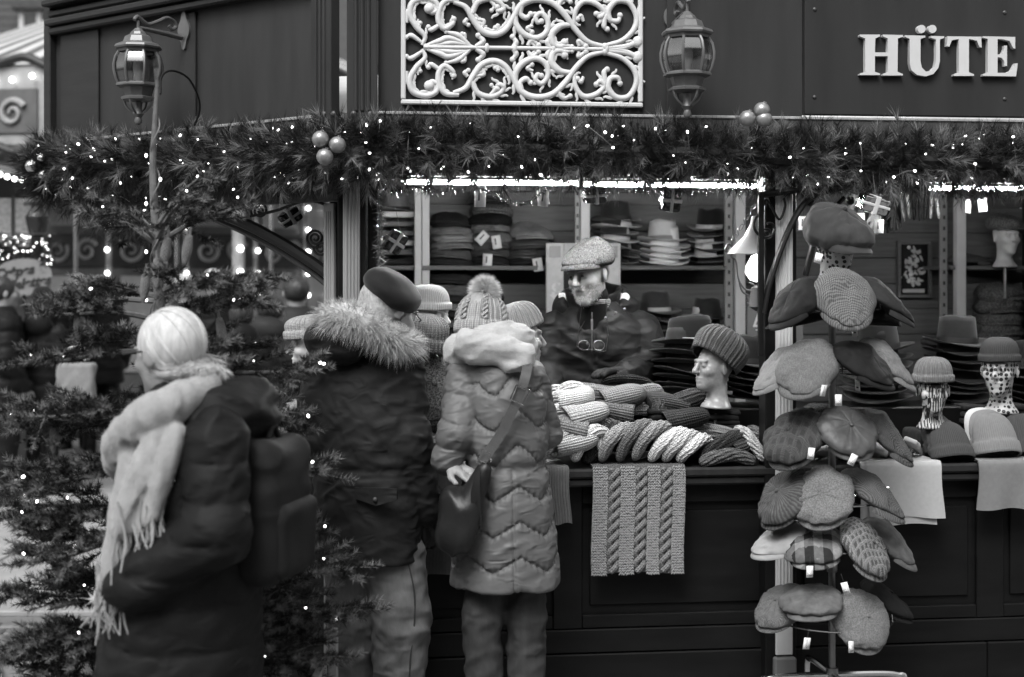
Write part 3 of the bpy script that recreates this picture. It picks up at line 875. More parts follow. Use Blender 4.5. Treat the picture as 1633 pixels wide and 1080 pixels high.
# ------------------------------------------------------------------ wall lanterns
def lantern(loc, wall_angle, label):
    """hangs at loc; local +y points to the wall"""
    o = thing('wall_lantern', label, 'lantern', loc, (0, 0, wall_angle), 'lanterns on the stall fascia')
    u = .00085
    A = PI / 8
    MB().lathe([(0, 182 * u), (16 * u, 178 * u), (24 * u, 168 * u), (34 * u, 160 * u), (40 * u, 148 * u), (62 * u, 138 * u), (72 * u, 112 * u), (106 * u, 98 * u), (112 * u, 88 * u), (108 * u, 80 * u), (96 * u, 76 * u), (94 * u, 64 * u)], 8, a0=A).build('roof', 'lantern', o, 20)
    prof = [(90 * u, 66 * u), (106 * u, 40 * u), (114 * u, 5 * u), (113 * u, -25 * u), (104 * u, -60 * u), (94 * u, -84 * u)]
    for k in range(8):
        a = A + k * PI / 4; b = a + PI / 4
        m = MB(); m.grid(np.array([[(r * .97 * math.cos(c), r * .97 * math.sin(c), z) for c in (a, b)] for r, z in prof]))
        m.build('pane', 'pane', o, 60)
        MB().tube([(r * math.cos(a), r * math.sin(a), z) for r, z in prof], .0058, 6).build('rib', 'lantern', o)
    MB().lathe([(96 * u, -80 * u), (104 * u, -86 * u), (104 * u, -94 * u), (84 * u, -100 * u), (.001, -100 * u)], 8, a0=A).build('rim', 'lantern', o, 20)
    MB().lathe([(.001, -100 * u), (74 * u, -101 * u), (62 * u, -140 * u), (.001, -141 * u)], 8, a0=A).build('cup', 'lantern', o, 20)
    MB().lathe([(64 * u, -140 * u), (82 * u, -148 * u), (80 * u, -158 * u), (56 * u, -164 * u), (.001, -164 * u)], 8, a0=A).build('lower_rim', 'lantern', o, 20)
    for k in range(4):
        a = A + k * PI / 2
        MB().tube(spline([(74 * u * math.cos(a), 74 * u * math.sin(a), -160 * u), (60 * u * math.cos(a), 60 * u * math.sin(a), -190 * u), (22 * u * math.cos(a), 22 * u * math.sin(a), -222 * u)], 9), .0045, 6).build('arm', 'lantern', o)
    MB().lathe([(.001, -160 * u), (20 * u, -168 * u), (16 * u, -200 * u), (26 * u, -224 * u), (14 * u, -240 * u), (18 * u, -256 * u), (14 * u, -268 * u), (.001, -276 * u)], 12).build('finial', 'lantern', o)
    MB().lathe([(.001, 40 * u), (22 * u, 20 * u), (26 * u, -10 * u), (14 * u, -60 * u), (14 * u, -98 * u)], 12).build('lamp_bulb', 'white_paint', o)
    W = .235
    br = MB().tube(spline([(0, 0, 182 * u), (0, .08, 178 * u), (0, W - .02, 168 * u)], 10), [.007, .010, .012], 8)
    br.tube(spline([(0, -.02, 215 * u), (0, -.005, 232 * u), (0, .015, 222 * u), (0, .05, 205 * u), (0, .10, 228 * u), (0, .14, 250 * u), (0, .175, 240 * u), (0, .185, 215 * u), (0, .165, 200 * u), (0, .15, 215 * u)], 50), .008, 8)
    br.tube([(0, 0, 180 * u), (0, .0, 214 * u)], .006, 8)
    br.build('bracket', 'lantern', o)
    th = np.linspace(0, 2 * PI, 24, endpoint=False)
    MB().prism([((36 + 8 * math.cos(4 * t)) * u * math.cos(t), 205 * u + (88 + 8 * math.cos(4 * t)) * u * math.sin(t)) for t in th], W - .012, W).build('wall_plate', 'lantern', o)
    return o
q = WP(296, 40, -.012); l1 = np.array(SW(*(WM @ q)))
wi = K * UU + K * VV
ld = l1[1] - .235 * wi[1]
l1 = (l1[0] - .235 * wi[0], ld, CAMZ - (106 - HY) * ld / FPX)
lantern(l1, math.atan2(wi[1], wi[0]) - PI / 2, 'old style metal lantern with rounded panes above the fir tree')
ld = SPW(1080, 40, 0)[1] - .235
p = PX(1096, 86, ld)
lantern((p.x, p.y, p.z), YAW, 'old style metal lantern between the scroll ornament and the letters')
# black cable looping by the left lantern
cb = MB().tube(spline([PX(256, 150, 5.2), PX(258, 122, 5.25), PX(275, 113, 5.3), PX(300, 125, 5.35), PX(316, 155, 5.4), PX(318, 178, 5.45), PX(310, 200, 5.5)], 40), .0042, 6).build('power_cable', 'iron')
tag(cb, 'black cable looping from the treetop to the left lantern wall', 'cable')
# ------------------------------------------------------------------ fir tree in the foreground
TD = 4.45
tb = PX(247, 440, TD); TX, TY = tb.x, TD
tree = thing('fir_tree', 'small fir tree with fairy lights and cones in front of the stall', 'tree', (TX, TY, 0))
sc_ = TD / FPX
zt = lambda py: CAMZ - (py - HY) * sc_
trk = spline([(.01, 0, .0), (.015, 0, .6), (.005, 0, 1.2), (.012, 0, 1.7), (-.006, 0, 2.05), (0, 0, 2.22), (.008, 0, zt(128))], 40)
MB().tube(trk, [.034, .028, .022, .016, .0115, .009, .006], 10).build('trunk', 'bark', tree)
rt = np.random.default_rng(21)
def twig_needles(mb, A, Bp, r, dens=1000, nl=.024, w=.0016):
    L = np.linalg.norm(Bp - A); n = max(8, int(L * dens))
    t = r.random(n); a = r.random(n) * 2 * PI
    D = (Bp - A) / L; F = frames(D[None], r)[0]
    el = R(58) * (.7 + .5 * r.random(n)); el = np.where(t > .93, el * .5, el)
    ax = np.stack([np.cos(el), np.sin(el) * np.cos(a), np.sin(el) * np.sin(a)], 1) @ F.T
    ax[:, 2] += .25; ax /= np.linalg.norm(ax, axis=1)[:, None]
    strands(mb, A + t[:, None] * (Bp - A), ax, nl * (.75 + .45 * r.random(n)), w, 0, 1, r)
branch_tips = []
def branch(z0, az, L, rise, droop, seed, nt=7):
    r = np.random.default_rng(seed)
    d = np.array([math.cos(az), math.sin(az), 0]); n = np.array([-d[1], d[0], 0])
    ctr = np.array([np.interp(z0, trk[:, 2], trk[:, 0]), 0, z0])
    P = spline([ctr, ctr + d * L * .35 + [0, 0, L * rise * .5], ctr + d * L * .7 + [0, 0, L * (rise * .8 - droop)], ctr + d * L + [0, 0, L * (rise - droop)]], 12)
    w = MB().tube(P, [.008 + L * .006, .0025], 6)
    nb, ntip = MB(), MB()
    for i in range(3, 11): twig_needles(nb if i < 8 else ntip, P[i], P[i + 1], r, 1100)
    for k in range(nt):
        f = .22 + .74 * (k + r.random() * .5) / nt
        i = f * 11; i0 = min(int(i), 10); b = P[i0] + (P[i0 + 1] - P[i0]) * (i - i0)
        for s in (-1, 1):
            l = L * (.16 + .36 * (1 - f)) * (.8 + .4 * r.random()) + .03
            dr = d * .75 + n * s * (.75 + .2 * r.random()) + np.array([0, 0, .12 + .25 * r.normal()])
            dr /= np.linalg.norm(dr); e = b + dr * l
            w.tube([b, e], [.003, .0015], 5)
            m = b + dr * l * .6
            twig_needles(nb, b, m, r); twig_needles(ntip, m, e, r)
            if l > .1:
                for s2 in (-1, 1):
                    dd = dr * .7 + np.cross(dr, [0, 0, 1.]) * s2 * .6; dd /= np.linalg.norm(dd); c = b + dr * l * .45
                    w.tube([c, c + dd * l * .42], [.002, .001], 4)
                    twig_needles(nb, c, c + dd * l * .42, r)
    br = w.build('branch', 'bark', tree)
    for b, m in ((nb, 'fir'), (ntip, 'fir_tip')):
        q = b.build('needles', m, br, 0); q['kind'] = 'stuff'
    branch_tips.append(P)
sd = 100
for az, L, rise, dr, z in ((PI * .98, .27, .46, 0, 1.85), (0.03, .30, .42, 0, 1.85), (-.9, .22, .6, 0, 1.86), (-2.2, .2, .6, 0, 1.86), (1.2, .22, .5, 0, 1.86), (2.2, .2, .5, 0, 1.86), (-.3, .2, .9, 0, 1.90)):
    branch(z, az, L, rise, dr, sd, 3); sd += 1
for z, L, n, nt_, a0, rise in ((1.66, .36, 5, 6, .15, .08), (1.50, .40, 4, 6, .7, .05), (1.32, .46, 5, 7, .1, .04), (1.12, .48, 4, 7, .6, .02), (.94, .50, 5, 7, .3, .0), (.74, .52, 5, 8, .0, -.04), (.52, .52, 5, 8, .5, -.04)):
    for k in range(n):
        az = a0 + 2 * PI * k / n + rt.normal() * .12
        branch(z + rt.normal() * .03, az, L * (.85 + .25 * rt.random()), rise + rt.normal() * .05, .05, sd, nt_); sd += 1
for py, px, az, ns in ((480, 425, -.25, 6), (590, 510, -.15, 7), (650, 470, -.5, 7), (745, 525, -.25, 8), (905, 560, -.1, 8), (960, 570, -.3, 8), (1010, 540, -.55, 8), (470, 85, 3.3, 6), (660, 25, 3.3, 8), (800, 0, 3.25, 8), (810, 60, 3.7, 7), (940, 10, 3.35, 9), (1000, 60, 3.7, 9), (1040, 20, 3.3, 9)):
    branch(zt(py) - .02, az, abs(px - 247) * sc_ / abs(math.cos(az)), .04, .0, sd, ns); sd += 1
# planter of the tree
pt = thing('wooden_planter', 'pale wooden planter box under the fir tree', 'planter', (TX - .06, TY, 0))
for sx_, sy_, w_, d_ in ((0, -.32, 1.06, .03), (0, .32, 1.06, .03), (-.545, 0, .03, .61), (.545, 0, .03, .61)):
    for k in range(3): MB().box((sx_, sy_, .09 + k * .15), (w_, d_, .143), None, .005).build('board', 'slab', pt)
for a in (-1, 1):
    for c in (-1, 1): MB().box((a * .575, c * .35, .28), (.03, .03, .56), None, .004).build('corner_post', 'slab', pt)
MB().box((0, 0, .38), (1.05, .6, .02)).build('soil', 'bark', pt)
# lights on the tree
r = np.random.default_rng(31)
tl = thing('fairy_light_string', 'fairy lights strung through the small fir tree', 'fairy lights', (TX, TY, 1.0), group='fairy light strings')
w = MB(); prev = None
for k in range(60):
    P = branch_tips[r.integers(0, len(branch_tips))]; i = r.integers(5, 12)
    p = P[i] + [0, 0, .02] + r.normal(size=3) * .01 - [0, 0, 1.0]
    inst('bulb', bulb_me, tl, p, (r.random() * 3, r.random() * 3, 0), .7 + .5 * r.random())
helix = [(.014 * math.cos(a) + .002, .014 * math.sin(a) - .006, z - 1.0) for a, z in zip(np.linspace(0, 40, 120), np.linspace(1.2, 2.28, 120))]
w.tube(helix, .0022, 5); w.build('wire', 'wire_pale', tl)
for k in range(10):
    z = 1.45 + .075 * k; inst('bulb', bulb_me, tl, (.022 * (-1) ** k, -.02, z - 1.0), (0, 0, 0))
# hanging cones
def cone_mesh():
    m = MB(); H = .085
    for i in range(15):
        z = -H * i / 15; rr = .0135 * math.sin(PI * (.16 + .8 * i / 15)) + .002
        for k in range(7):
            a = 2 * PI * (k + .5 * (i % 2)) / 7
            m.ball((rr * math.cos(a), rr * math.sin(a), z), (.0052, .0052, .0065), 6, 4)
    m.tube([(0, 0, .03), (0, 0, -.09)], .006, 6)
    return m.mesh('fir_cone', 'cone')
cm = cone_mesh()
for x, y, l in ((267, 392, 'right of the trunk near the top'), (302, 388, 'from the upper right branch'), (250, 425, 'close against the trunk'), (233, 446, 'left of the trunk beneath the first whorl'), (250, 465, 'low against the trunk above the blonde head'), (127, 505, 'from the left branch beside the black coat'), (350, 520, 'from the right branch beside the blonde head'), (87, 690, 'from the lowest left branch above the paving')):
    tag(inst('fir_cone', cm, None, PX(x, y - 10, TD - .12), (rng.normal() * .12, rng.normal() * .12, 0), (.78, .78, 1.0)), 'long brown cone hanging ' + l, 'cone', 'cones hanging on the fir tree')
def star(px, py, d, rp, m, label):
    b = MB(); rr = rp * d / FPX
    for k in range(9):
        a = 2 * PI * k / 9 + .2; c = np.array([math.cos(a), 0, math.sin(a)]); n_ = np.array([-c[2], 0, c[0]])
        b.add(np.array([[0, -.006, 0], n_ * rr * .16 + c * rr * .3, c * rr, -n_ * rr * .16 + c * rr * .3, [0, .006, 0]]), np.array([[0, 1, 2], [0, 2, 3], [4, 2, 1], [4, 3, 2]]))
    tag(b.build('straw_star', m, None, 0, PX(px, py, d)), label, 'star', 'stars on the fir tree')
star(192, 386, TD - .1, 15, 'iron', 'dark star hanging left of the bare trunk'); star(303, 454, TD - .1, 17, 'cone', 'brown star hanging right of the bare trunk'); star(151, 957, TD - .35, 17, 'ribbon', 'pale star low beside the scarf fringe')
# ------------------------------------------------------------------ foil gifts and tinsel under the eave
def gift(px, py, d, wpx, hpx, rot, label, m='foil_dark', m2='ribbon'):
    w_, h_ = wpx * d / FPX / 2, hpx * d / FPX / 2
    o = thing('gift_ornament', label, 'gift ornament', PX(px, py, d), rot, 'foil gift ornaments under the eave')
    X = []
    f = lambda p: rbox(p, (0, 0, 0), (w_, w_ * .7, h_), .006) - .0025 * fbm(p * 70, 2)
    b = snet(f, (-w_ - .01, -w_ * .7 - .01, -h_ - .01), (w_ + .01, w_ * .7 + .01, h_ + .01), .005); b.build('box', m, o, 40)
    MB().box((0, 0, 0), (w_ * .34, w_ * 1.4 + .008, h_ * 2 + .008), None, .002).build('ribbon', m2, o)
    MB().box((0, 0, 0), (w_ * 2 + .007, w_ * 1.4 + .007, h_ * .34), None, .002).build('ribbon', m2, o)
    MB().tube([(0, 0, h_), tuple(np.array(Euler(rot).to_matrix().inverted() @ Vector((0, 0, h_ + .09))))], .0012, 5).build('string', 'wire_pale', o)
gift(630, 386, 5.35, 28, 34, (.2, .55, .4), 'striped dark foil parcel hanging on the left inner post')
gift(948, 311, 5.4, 34, 24, (.2, -.1, .3), 'dark foil parcel hanging beside the strip light above the shopkeeper')
gift(1069, 320, 5.4, 30, 34, (.1, .08, .2), 'dark foil parcel hanging over the cream fedoras')
gift(1392, 326, 5.25, 44, 26, (.2, .25, .2), 'crumpled foil parcel hanging above the hanging gloves', 'foil')
gift(462, 346, 5.6, 34, 22, (.2, -.6, .3), 'pale ribboned parcel hanging in the left arch bracket', 'foil_dark')
def tinsel(pts, n, rad, label, nl=.02):
    P = spline(pts, 200); r = np.random.default_rng(n)
    o = thing('tinsel_garland', label, 'tinsel', tuple(P[0]), group='tinsel')
    i = r.integers(0, 200, n); D = r.normal(size=(n, 3)); D /= np.linalg.norm(D, axis=1)[:, None]
    m = MB(); strands(m, rel(P[i], o), D, nl * (.6 + .8 * r.random(n)), .0011, 0, 1, r)
    q = m.build('tinsel_strands', 'tinsel', o, 0); q['kind'] = 'stuff'
    MB().tube(rel(P[::4], o), .002, 5).build('wire', 'wire_pale', o)
tinsel([SPW(x, y, .02) for x, y in ((600, 300), (650, 296), (700, 306), (760, 300), (830, 326), (880, 300), (960, 304), (1040, 302), (1120, 304), (1200, 303))], 2600, .02, 'thin tinsel strung along the edge under the eave')
tinsel([SPW(x, y, -.04) for x, y in ((603, 310), (607, 350), (605, 400), (610, 440), (604, 480))], 1200, .02, 'tinsel wound down the inner post left of the cap shelves', .03)
tinsel([SPW(x, y, .0) for x, y in ((608, 296), (630, 302), (650, 297))], 800, .02, 'bright tuft of tinsel at the top of the left bay', .03)
tinsel([SPW(x, y, .0) for x, y in ((1400, 305), (1480, 306), (1560, 303), (1640, 306))], 700, .02, 'thin tinsel under the eave at the right')
# ------------------------------------------------------------------ cloth, felt and knit materials
mat('felt_black', .008, .85, .2, .25, 40, .2, 300, sheen=.15)
mat('felt_dark', .020, .85, .2, .25, 40, .2, 300, sheen=.15)
mat('felt_mid', .036, .85, .2, .2, 40, .2, 300, sheen=.15)
mat('felt_grey', .20, .85, .2, .15, 40, .2, 300, sheen=.1)
mat('felt_cream', .50, .8, .2, .1, 30, .15, 300)
mat('felt_white', .68, .8, .2, .08, 30, .15, 300)
mat('band_pale', .40, .5, .3, .1, 40); mat('band_dark', .02, .5, .3, .1, 40)
mat('cloth_black', .006, .8, .25, .3, 60, .3, 350)
mat('cloth_dark', .018, .8, .25, .3, 60, .3, 350)
mat('cloth_mid', .080, .8, .25, .3, 40, .3, 350)
mat('cloth_grey', .16, .8, .25, .35, 30, .3, 350)
mat('cloth_pale', .24, .75, .25, .15, 30, .2, 350)
mat('leather', .06, .45, .35, .5, 14, .35, 60, .003)
mat('leather_pale', .22, .45, .5, .5, 14, .35, 60, .003)
mat('suede', .10, .9, .2, .45, 22, .3, 200)
mat('tooth', .20, .85, .2, .2, 40, .2, 300, pat='tooth', g2=.02, f=900)
mat('tooth_fine', .15, .85, .2, .2, 40, .2, 300, pat='tooth', g2=.012, f=1250)
mat('linen', .21, .85, .2, .12, 40, .2, 300, pat='linen', g2=.10, f=70)
mat('linen_dim', .16, .85, .2, .12, 40, .2, 300, pat='linen', g2=.07, f=70)
mat('plaid_dark', .075, .85, .2, .2, 40, .2, 300, pat='glen', g2=.028, f=170)
mat('plaid', .30, .85, .2, .2, 40, .2, 300, pat='glen', g2=.04, f=250)
mat('buffalo', .20, .85, .2, .3, 60, .3, 300, pat='check', g2=.018, f=85)
mat('herring', .14, .85, .2, .3, 60, .3, 300, pat='herring', g2=.05, f=60)
mat('herring_dark', .13, .85, .2, .3, 60, .3, 300, pat='herring', g2=.02, f=70)
mat('rays', .09, .85, .2, .3, 60, .3, 300, pat='rays', g2=.03, f=46)
mat('tweed', .18, .9, .2, .15, 40, .3, 300, pat='tweed', g2=.10, f=170)
mat('tweed_dark', .16, .9, .2, .15, 40, .3, 300, pat='tweed', g2=.03, f=150)
mat('tweed_salt', .15, .9, .2, .15, 40, .4, 300, pat='tweed', g2=.008, f=200)
for n_, g_ in (('white', .66), ('cream', .46), ('grey', .24), ('mid', .12), ('dark', .045), ('black', .014)):
    mat('knit_' + n_, g_, .9, .15, .15, 60, .9, 200, .003, pat='knit', g2=g_ * .42, f=105, sheen=.1)
    mat('rib_' + n_, g_, .9, .15, .15, 60, .7, 200, .002, pat='weave', g2=g_ * .55, f=190, sheen=.1)
mat('fine_pale', .42, .9, .15, .08, 60, .3, 400, .001); mat('fine_grey', .16, .9, .15, .12, 60, .3, 400, .001); mat('fine_mid', .05, .9, .15, .12, 60, .3, 400, .001)
mat('foam', .52, .55, .35, .15, 14, .3, 60, .004)
mat('foam_dots', .40, .4, .3, .05, 12, pat='dots', g2=.015, f=46)
mat('foam_shards', .42, .4, .3, .05, 12, pat='shards', g2=.02, f=55)
mat('foam_gloss', .28, .3, .5, .4, 25, .3, 40, .004)
mat('lining', .02, .7, .2)
mat('shade_glass', .5, .4, .4, .1); mat('globe', .9, .4, emit=2.2)
mat('poster', .45, .5, .3, .75, 16); mat('sign_pale', .42, .5, .3, .2, 20); mat('sign_dim', .12, .5, .3, .1)

def omat(o, m):
    if m is None or not o.data.materials: return
    o.material_slots[0].link = 'OBJECT'; o.material_slots[0].material = M[m]
def put(tpl, label, cat, loc, rot=(0, 0, 0), sc=1., group=None, m=None, name=None, skip=()):
    """tpl: list of (name, mesh, material role); first is the thing itself"""
    root = inst(name or tpl[0][0], tpl[0][1], None, loc, rot, sc)
    omat(root, (m or {}).get(tpl[0][2])); tag(root, label, cat, group)
    for n_, me, role in tpl[1:]:
        if n_ in skip: continue
        c = inst(n_, me, root); omat(c, (m or {}).get(role))
    return root
# ------------------------------------------------------------------ hat shapes
def fedora_tpl(seed=0):
    nt = 48; th = np.linspace(0, 2 * PI, nt, endpoint=False); c, s = np.cos(th), np.sin(th)
    rows = []; H = .118
    for k in range(8):
        f = .02 + .9 * k / 7; rows.append((f * .84, H - .006 * (k == 7), 0))
    for k in range(6):
        u = k / 5; rows.append((.86 + .14 * u ** .8, H - .008 - (H - .008) * u, 0))
    for k in range(1, 7): rows.append((1., 0., k / 6))
    top = len(rows)
    for k in range(6, -1, -1): rows.append((1., -.0035, k / 6))
    rows.append((.3, .0, 0)); rows.append((.01, .0, 0))
    G = np.zeros((len(rows), nt, 3))
    for i, (f, z, b) in enumerate(rows):
        x = .083 * f * s; y = -.100 * f * c
        zz = np.full(nt, z)
        if i < 14:
            k = (z / H)
            x = x * (1 - .20 * k * np.clip(c, 0, 1) ** 2)
            zz = zz - (i < 9) * .032 * np.exp(-(x / .026) ** 2) * np.clip(1 - (y / .11) ** 2, 0, 1) * (1 if f < .8 else .6) + .010 * k * (-c) * 0 + .008 * k * c
        if b > 0:
            w = .058 * b; L = np.hypot(.083, .1)
            x = x + s * w; y = y - c * w * 1.05
            zz = zz + b * b * (.020 * s * s - .012 * c * c * (c > 0) + .006 * (c < 0) * c * c) + .003 * b * np.sin(3 * th + seed)
        G[i] = np.stack([x, y, zz], 1)
    m = MB(); m.grid(G, cv=True)
    band = MB(); B = np.zeros((3, nt, 3))
    for i, z in enumerate((.002, .012, .024)): 
        f = 1.0 - .14 * (z / .11) + .018
        B[i] = np.stack([.083 * f * s * (1 - .2 * z / H * np.clip(c, 0, 1) ** 2), -.1 * f * c, np.full(nt, z)], 1)
    band.grid(B, cv=True)
    return [('fedora', m.mesh('fedora', 'felt_dark', 180), 'hat'), ('hat_band', band.mesh('hat_band', 'band_dark', 180), 'band')]
FED = [fedora_tpl(i) for i in range(3)]
def cap_tpl(kind, seed):
    r = np.random.default_rng(seed); nt, npz = 64, 18
    th = np.linspace(0, 2 * PI, nt, endpoint=False); c, s = np.cos(th), np.sin(th)
    G = []
    if kind == 'flat': RX, RY = .114, .134
    else: RX, RY = .128, .130
    low = [(.60, .012), (.88, -.004), (.94, -.012)] if kind == 'flat' else [(.50, .0), (.70, -.020), (.78, -.026), (.88, -.014)]
    for f, z in low: G.append(np.stack([RX * f * s, -RY * f * c, np.full(nt, z)], 1))
    ex = .62 if kind == 'flat' else .55
    for k in range(npz):
        ph = (PI / 2) * k / (npz - 1)
        rr = max(math.cos(ph), 1e-6) ** ex
        x, y = RX * rr * s, -RY * rr * c
        if kind == 'flat':
            H = .012 + .066 * np.clip((y + .135) / .19, 0, 1) ** .85 - .014 * np.clip((y - .06) / .07, 0, 1)
            x = x * (1 - .14 * np.clip(-y / .13, 0, 1) ** 2)
        else: H = .034 + .026 * np.clip((y + .13) / .2, 0, 1)
        z = H * math.sin(ph) ** .9 + .004
        if kind != 'flat':
            g_ = np.exp(-(((th * 8 / (2 * PI)) % 1 - .5) / .05) ** 2); sh = 1 - .030 * g_ * math.cos(ph) ** .3
            x, y = x * sh, y * sh; z = z - .0035 * g_
        G.append(np.stack([x, y, z], 1))
    G = np.array(G); P = G.reshape(-1, 3)
    amp = .0085 if kind == 'flat' else .0105
    nz = fbm(P * 22 + seed * 9.1, 2); nz2 = fbm(P * A3(9, 14, 9) + seed * 5.7 + 3, 2)
    D = P / (np.linalg.norm(P * A3(1, 1, 1.3), axis=1)[:, None] + 1e-6)
    nz3 = 1 - 2.2 * np.abs(vn(P * A3(16, 26, 16) + seed * 3.3 + .6 * np.stack([nz, nz2, nz], 1)))
    P = P + D * (amp * .7 * nz + amp * .9 * nz2 + amp * .55 * nz3)[:, None]
    sag = r.normal(size=4) * .05
    P = P + np.stack([P[:, 2] * (sag[0] * 2) + 0 * P[:, 0], P[:, 2] * sag[1] * 2, -.010 * np.clip(np.abs(P[:, 0] + sag[2] * .5) / .11, 0, 1.2) ** 2 + P[:, 0] * sag[3]], 1)
    if kind == 'flat':
        up_ = P[:, 2] > .02; sm_ = np.exp(-(P[:, 0] / .004) ** 2) + np.exp(-((np.abs(P[:, 0]) - .062 - .15 * P[:, 1]) / .004) ** 2); P[:, 2] -= .0030 * sm_ * up_
    G = P.reshape(G.shape)
    m = MB(); m.grid(G, cv=True); m.f.append(np.arange(nt)[None, ::-1])
    # peak
    pk = MB(); a = np.linspace(-1.12, 1.12, 21); top = []; wd = .028 if kind == 'flat' else .042
    for k in range(6):
        u = k / 5; w = wd * u * np.cos(a * 1.25).clip(0, 1) ** .55
        e0 = .92 if kind == 'flat' else .80
        top.append(np.stack([(RX * e0) * np.sin(a) + np.sin(a) * w * .6, -RY * e0 * np.cos(a) - w, (.002 if kind == 'flat' else -.004) + 0 * a - .014 * u * u - .012 * np.sin(a) ** 2 * u], 1))
    T = np.array(top); Bt = T[::-1] - [0, 0, .005]
    pk.grid(np.concatenate([T, Bt]), cu=True)
    t = [(kind + '_cap' if kind == 'flat' else 'newsboy_cap', m.mesh('cap', 'cloth_dark', 180), 'cap'), ('peak', pk.mesh('peak', 'cloth_dark', 50), 'cap')]
    if kind != 'flat':
        t.append(('button', MB().ball((0, 0, G[-1][:, 2].mean() + .001), (.010, .010, .006), 12, 6).mesh('button', 'cloth_dark', 180), 'cap'))
    return t
FLAT = [cap_tpl('flat', i) for i in range(4)]
NEWS = [cap_tpl('newsboy', 10 + i) for i in range(4)]
def beanie_tpl(ribs, H, cuff, seed=0, slouch=0., RX=.088, RY=.104, name='beanie', ramp=.0026):
    nt = max(ribs * 6, 96); th = np.linspace(0, 2 * PI, nt + 1); c, s = np.cos(th), np.sin(th)
    rows = []; uvs = []
    if cuff: zs = [(.97, .004), (1.07, .0), (1.10, .012), (1.10, .04), (1.07, .052), (1.0, .056)]
    else: zs = [(.94, .004), (1.0, .0), (1.02, .02)]
    z1 = zs[-1][1]
    for k in range(1, 17):
        ph = PI / 2 * k / 16; zs.append((max(math.cos(ph) ** .62, .02) * (1 + slouch * math.sin(2 * ph)), z1 + (H - z1) * math.sin(ph)))
    L = 0; pv = None
    for f, z in zs:
        if pv is not None: L += math.hypot((f - pv[0]) * .09, z - pv[1])
        pv = (f, z)
        rb = ramp * np.cos(ribs * th) * min(1, f * 2)
        x = (RX * f + rb) * s; y = -(RY * f + rb) * c + (slouch * .25 * max(0, z - .06))
        rows.append(np.stack([x, y, np.full_like(x, z) + .003 * np.sin(2 * th + seed) * (z < .06)], 1)); uvs.append(np.stack([th * .1, np.full_like(th, L)], 1))
    m = MB(); m.grid(np.array(rows)[:, ::-1], uv=np.array(uvs)[:, ::-1])
    return [(name, m.mesh(name, 'knit_grey', 180), 'hat')]
BEA = {'rib': beanie_tpl(26, .185, True), 'plain': beanie_tpl(60, .18, True, ramp=.0010), 'slouch': beanie_tpl(30, .19, False, 1, .22), 'tight': beanie_tpl(40, .17, False, 2), 'wide': beanie_tpl(34, .14, True, 3, .1)}
# ------------------------------------------------------------------ mannequin heads
def head_sdf(p, manq=False, neck=True):
    d = ell(p, (0, .018, .03), (.076, .096, .092))
    d = smin(d, ell(p, (0, -.022, -.042), (.060, .068, .078)), .03)
    d = smin(d, ell(p, (0, -.066, -.098), (.026, .024, .022)), .03)
    for sx_ in (-1, 1):
        d = smin(d, ell(p, (sx_ * .042, -.058, -.022), (.024, .026, .022)), .02)
        d = smax(d, -ell(p, (sx_ * .032, -.106, .008), (.022, .024, .014)), .014)
        d = smin(d, ell(p, (sx_ * .031, -.077, .006), (.0145, .0145, .0115)), .004)
        d = smin(d, ell(p, (sx_ * .078, .012, -.006), (.010, .021, .032), rm(0, 0, sx_ * .3)), .008)
    d = smin(d, ell(p, (0, -.080, .028), (.052, .016, .011)), .014)
    d = smin(d, cap(p, (0, -.088, .018), (0, -.112, -.024), .008, .0135), .012)
    d = smin(d, ell(p, (0, -.103, -.030), (.019, .012, .009)), .008)
    d = smin(d, ell(p, (0, -.086, -.057), (.026, .012, .007)), .008)
    d = smin(d, ell(p, (0, -.084, -.071), (.022, .011, .008)), .008)
    d = smax(d, -ell(p, (0, -.100, -.0635), (.026, .010, .0022)), .004)
    if neck:
        d = smin(d, cap(p, (0, .022, -.06), (0, .03, -.17), .050, .052), .03)
        if manq:
            d = smin(d, ell(p, (0, .02, -.205), (.085, .07, .03)), .05)
            d = smax(d, -.205 - p[:, 2], .01)
    return d
manq_me = snet(lambda p: head_sdf(p, True), (-.11, -.13, -.22), (.11, .13, .14), .0055).mesh('mannequin_head', 'foam', 180)
def mannequin(px, py, d, rz, m, label, sc=.86, hat=None, hm=None, hlabel=None, hdz=.0, hsc=None, rx=0., htilt=0., grp='mannequin heads', hcat='hat', hz=.64):
    """py: photo row of the head centre"""
    p = PX(px, py, d)
    o = inst('mannequin_head', manq_me, None, p, (rx, 0, rz), sc); omat(o, m); tag(o, label, 'mannequin head', grp)
    MB().tube([(0, .02, -.20), (0, .02, -.42)], .012, 8).build('stand_rod', 'steel_dull', o)
    if hat:
        h = put(hat, hlabel, hcat, p + Vector((0, 0, (.040 + hdz) * sc)), (htilt, 0, rz), tuple(x * (hsc or sc) * 1.02 for x in (1, 1, hz)), None, hm)
    return o
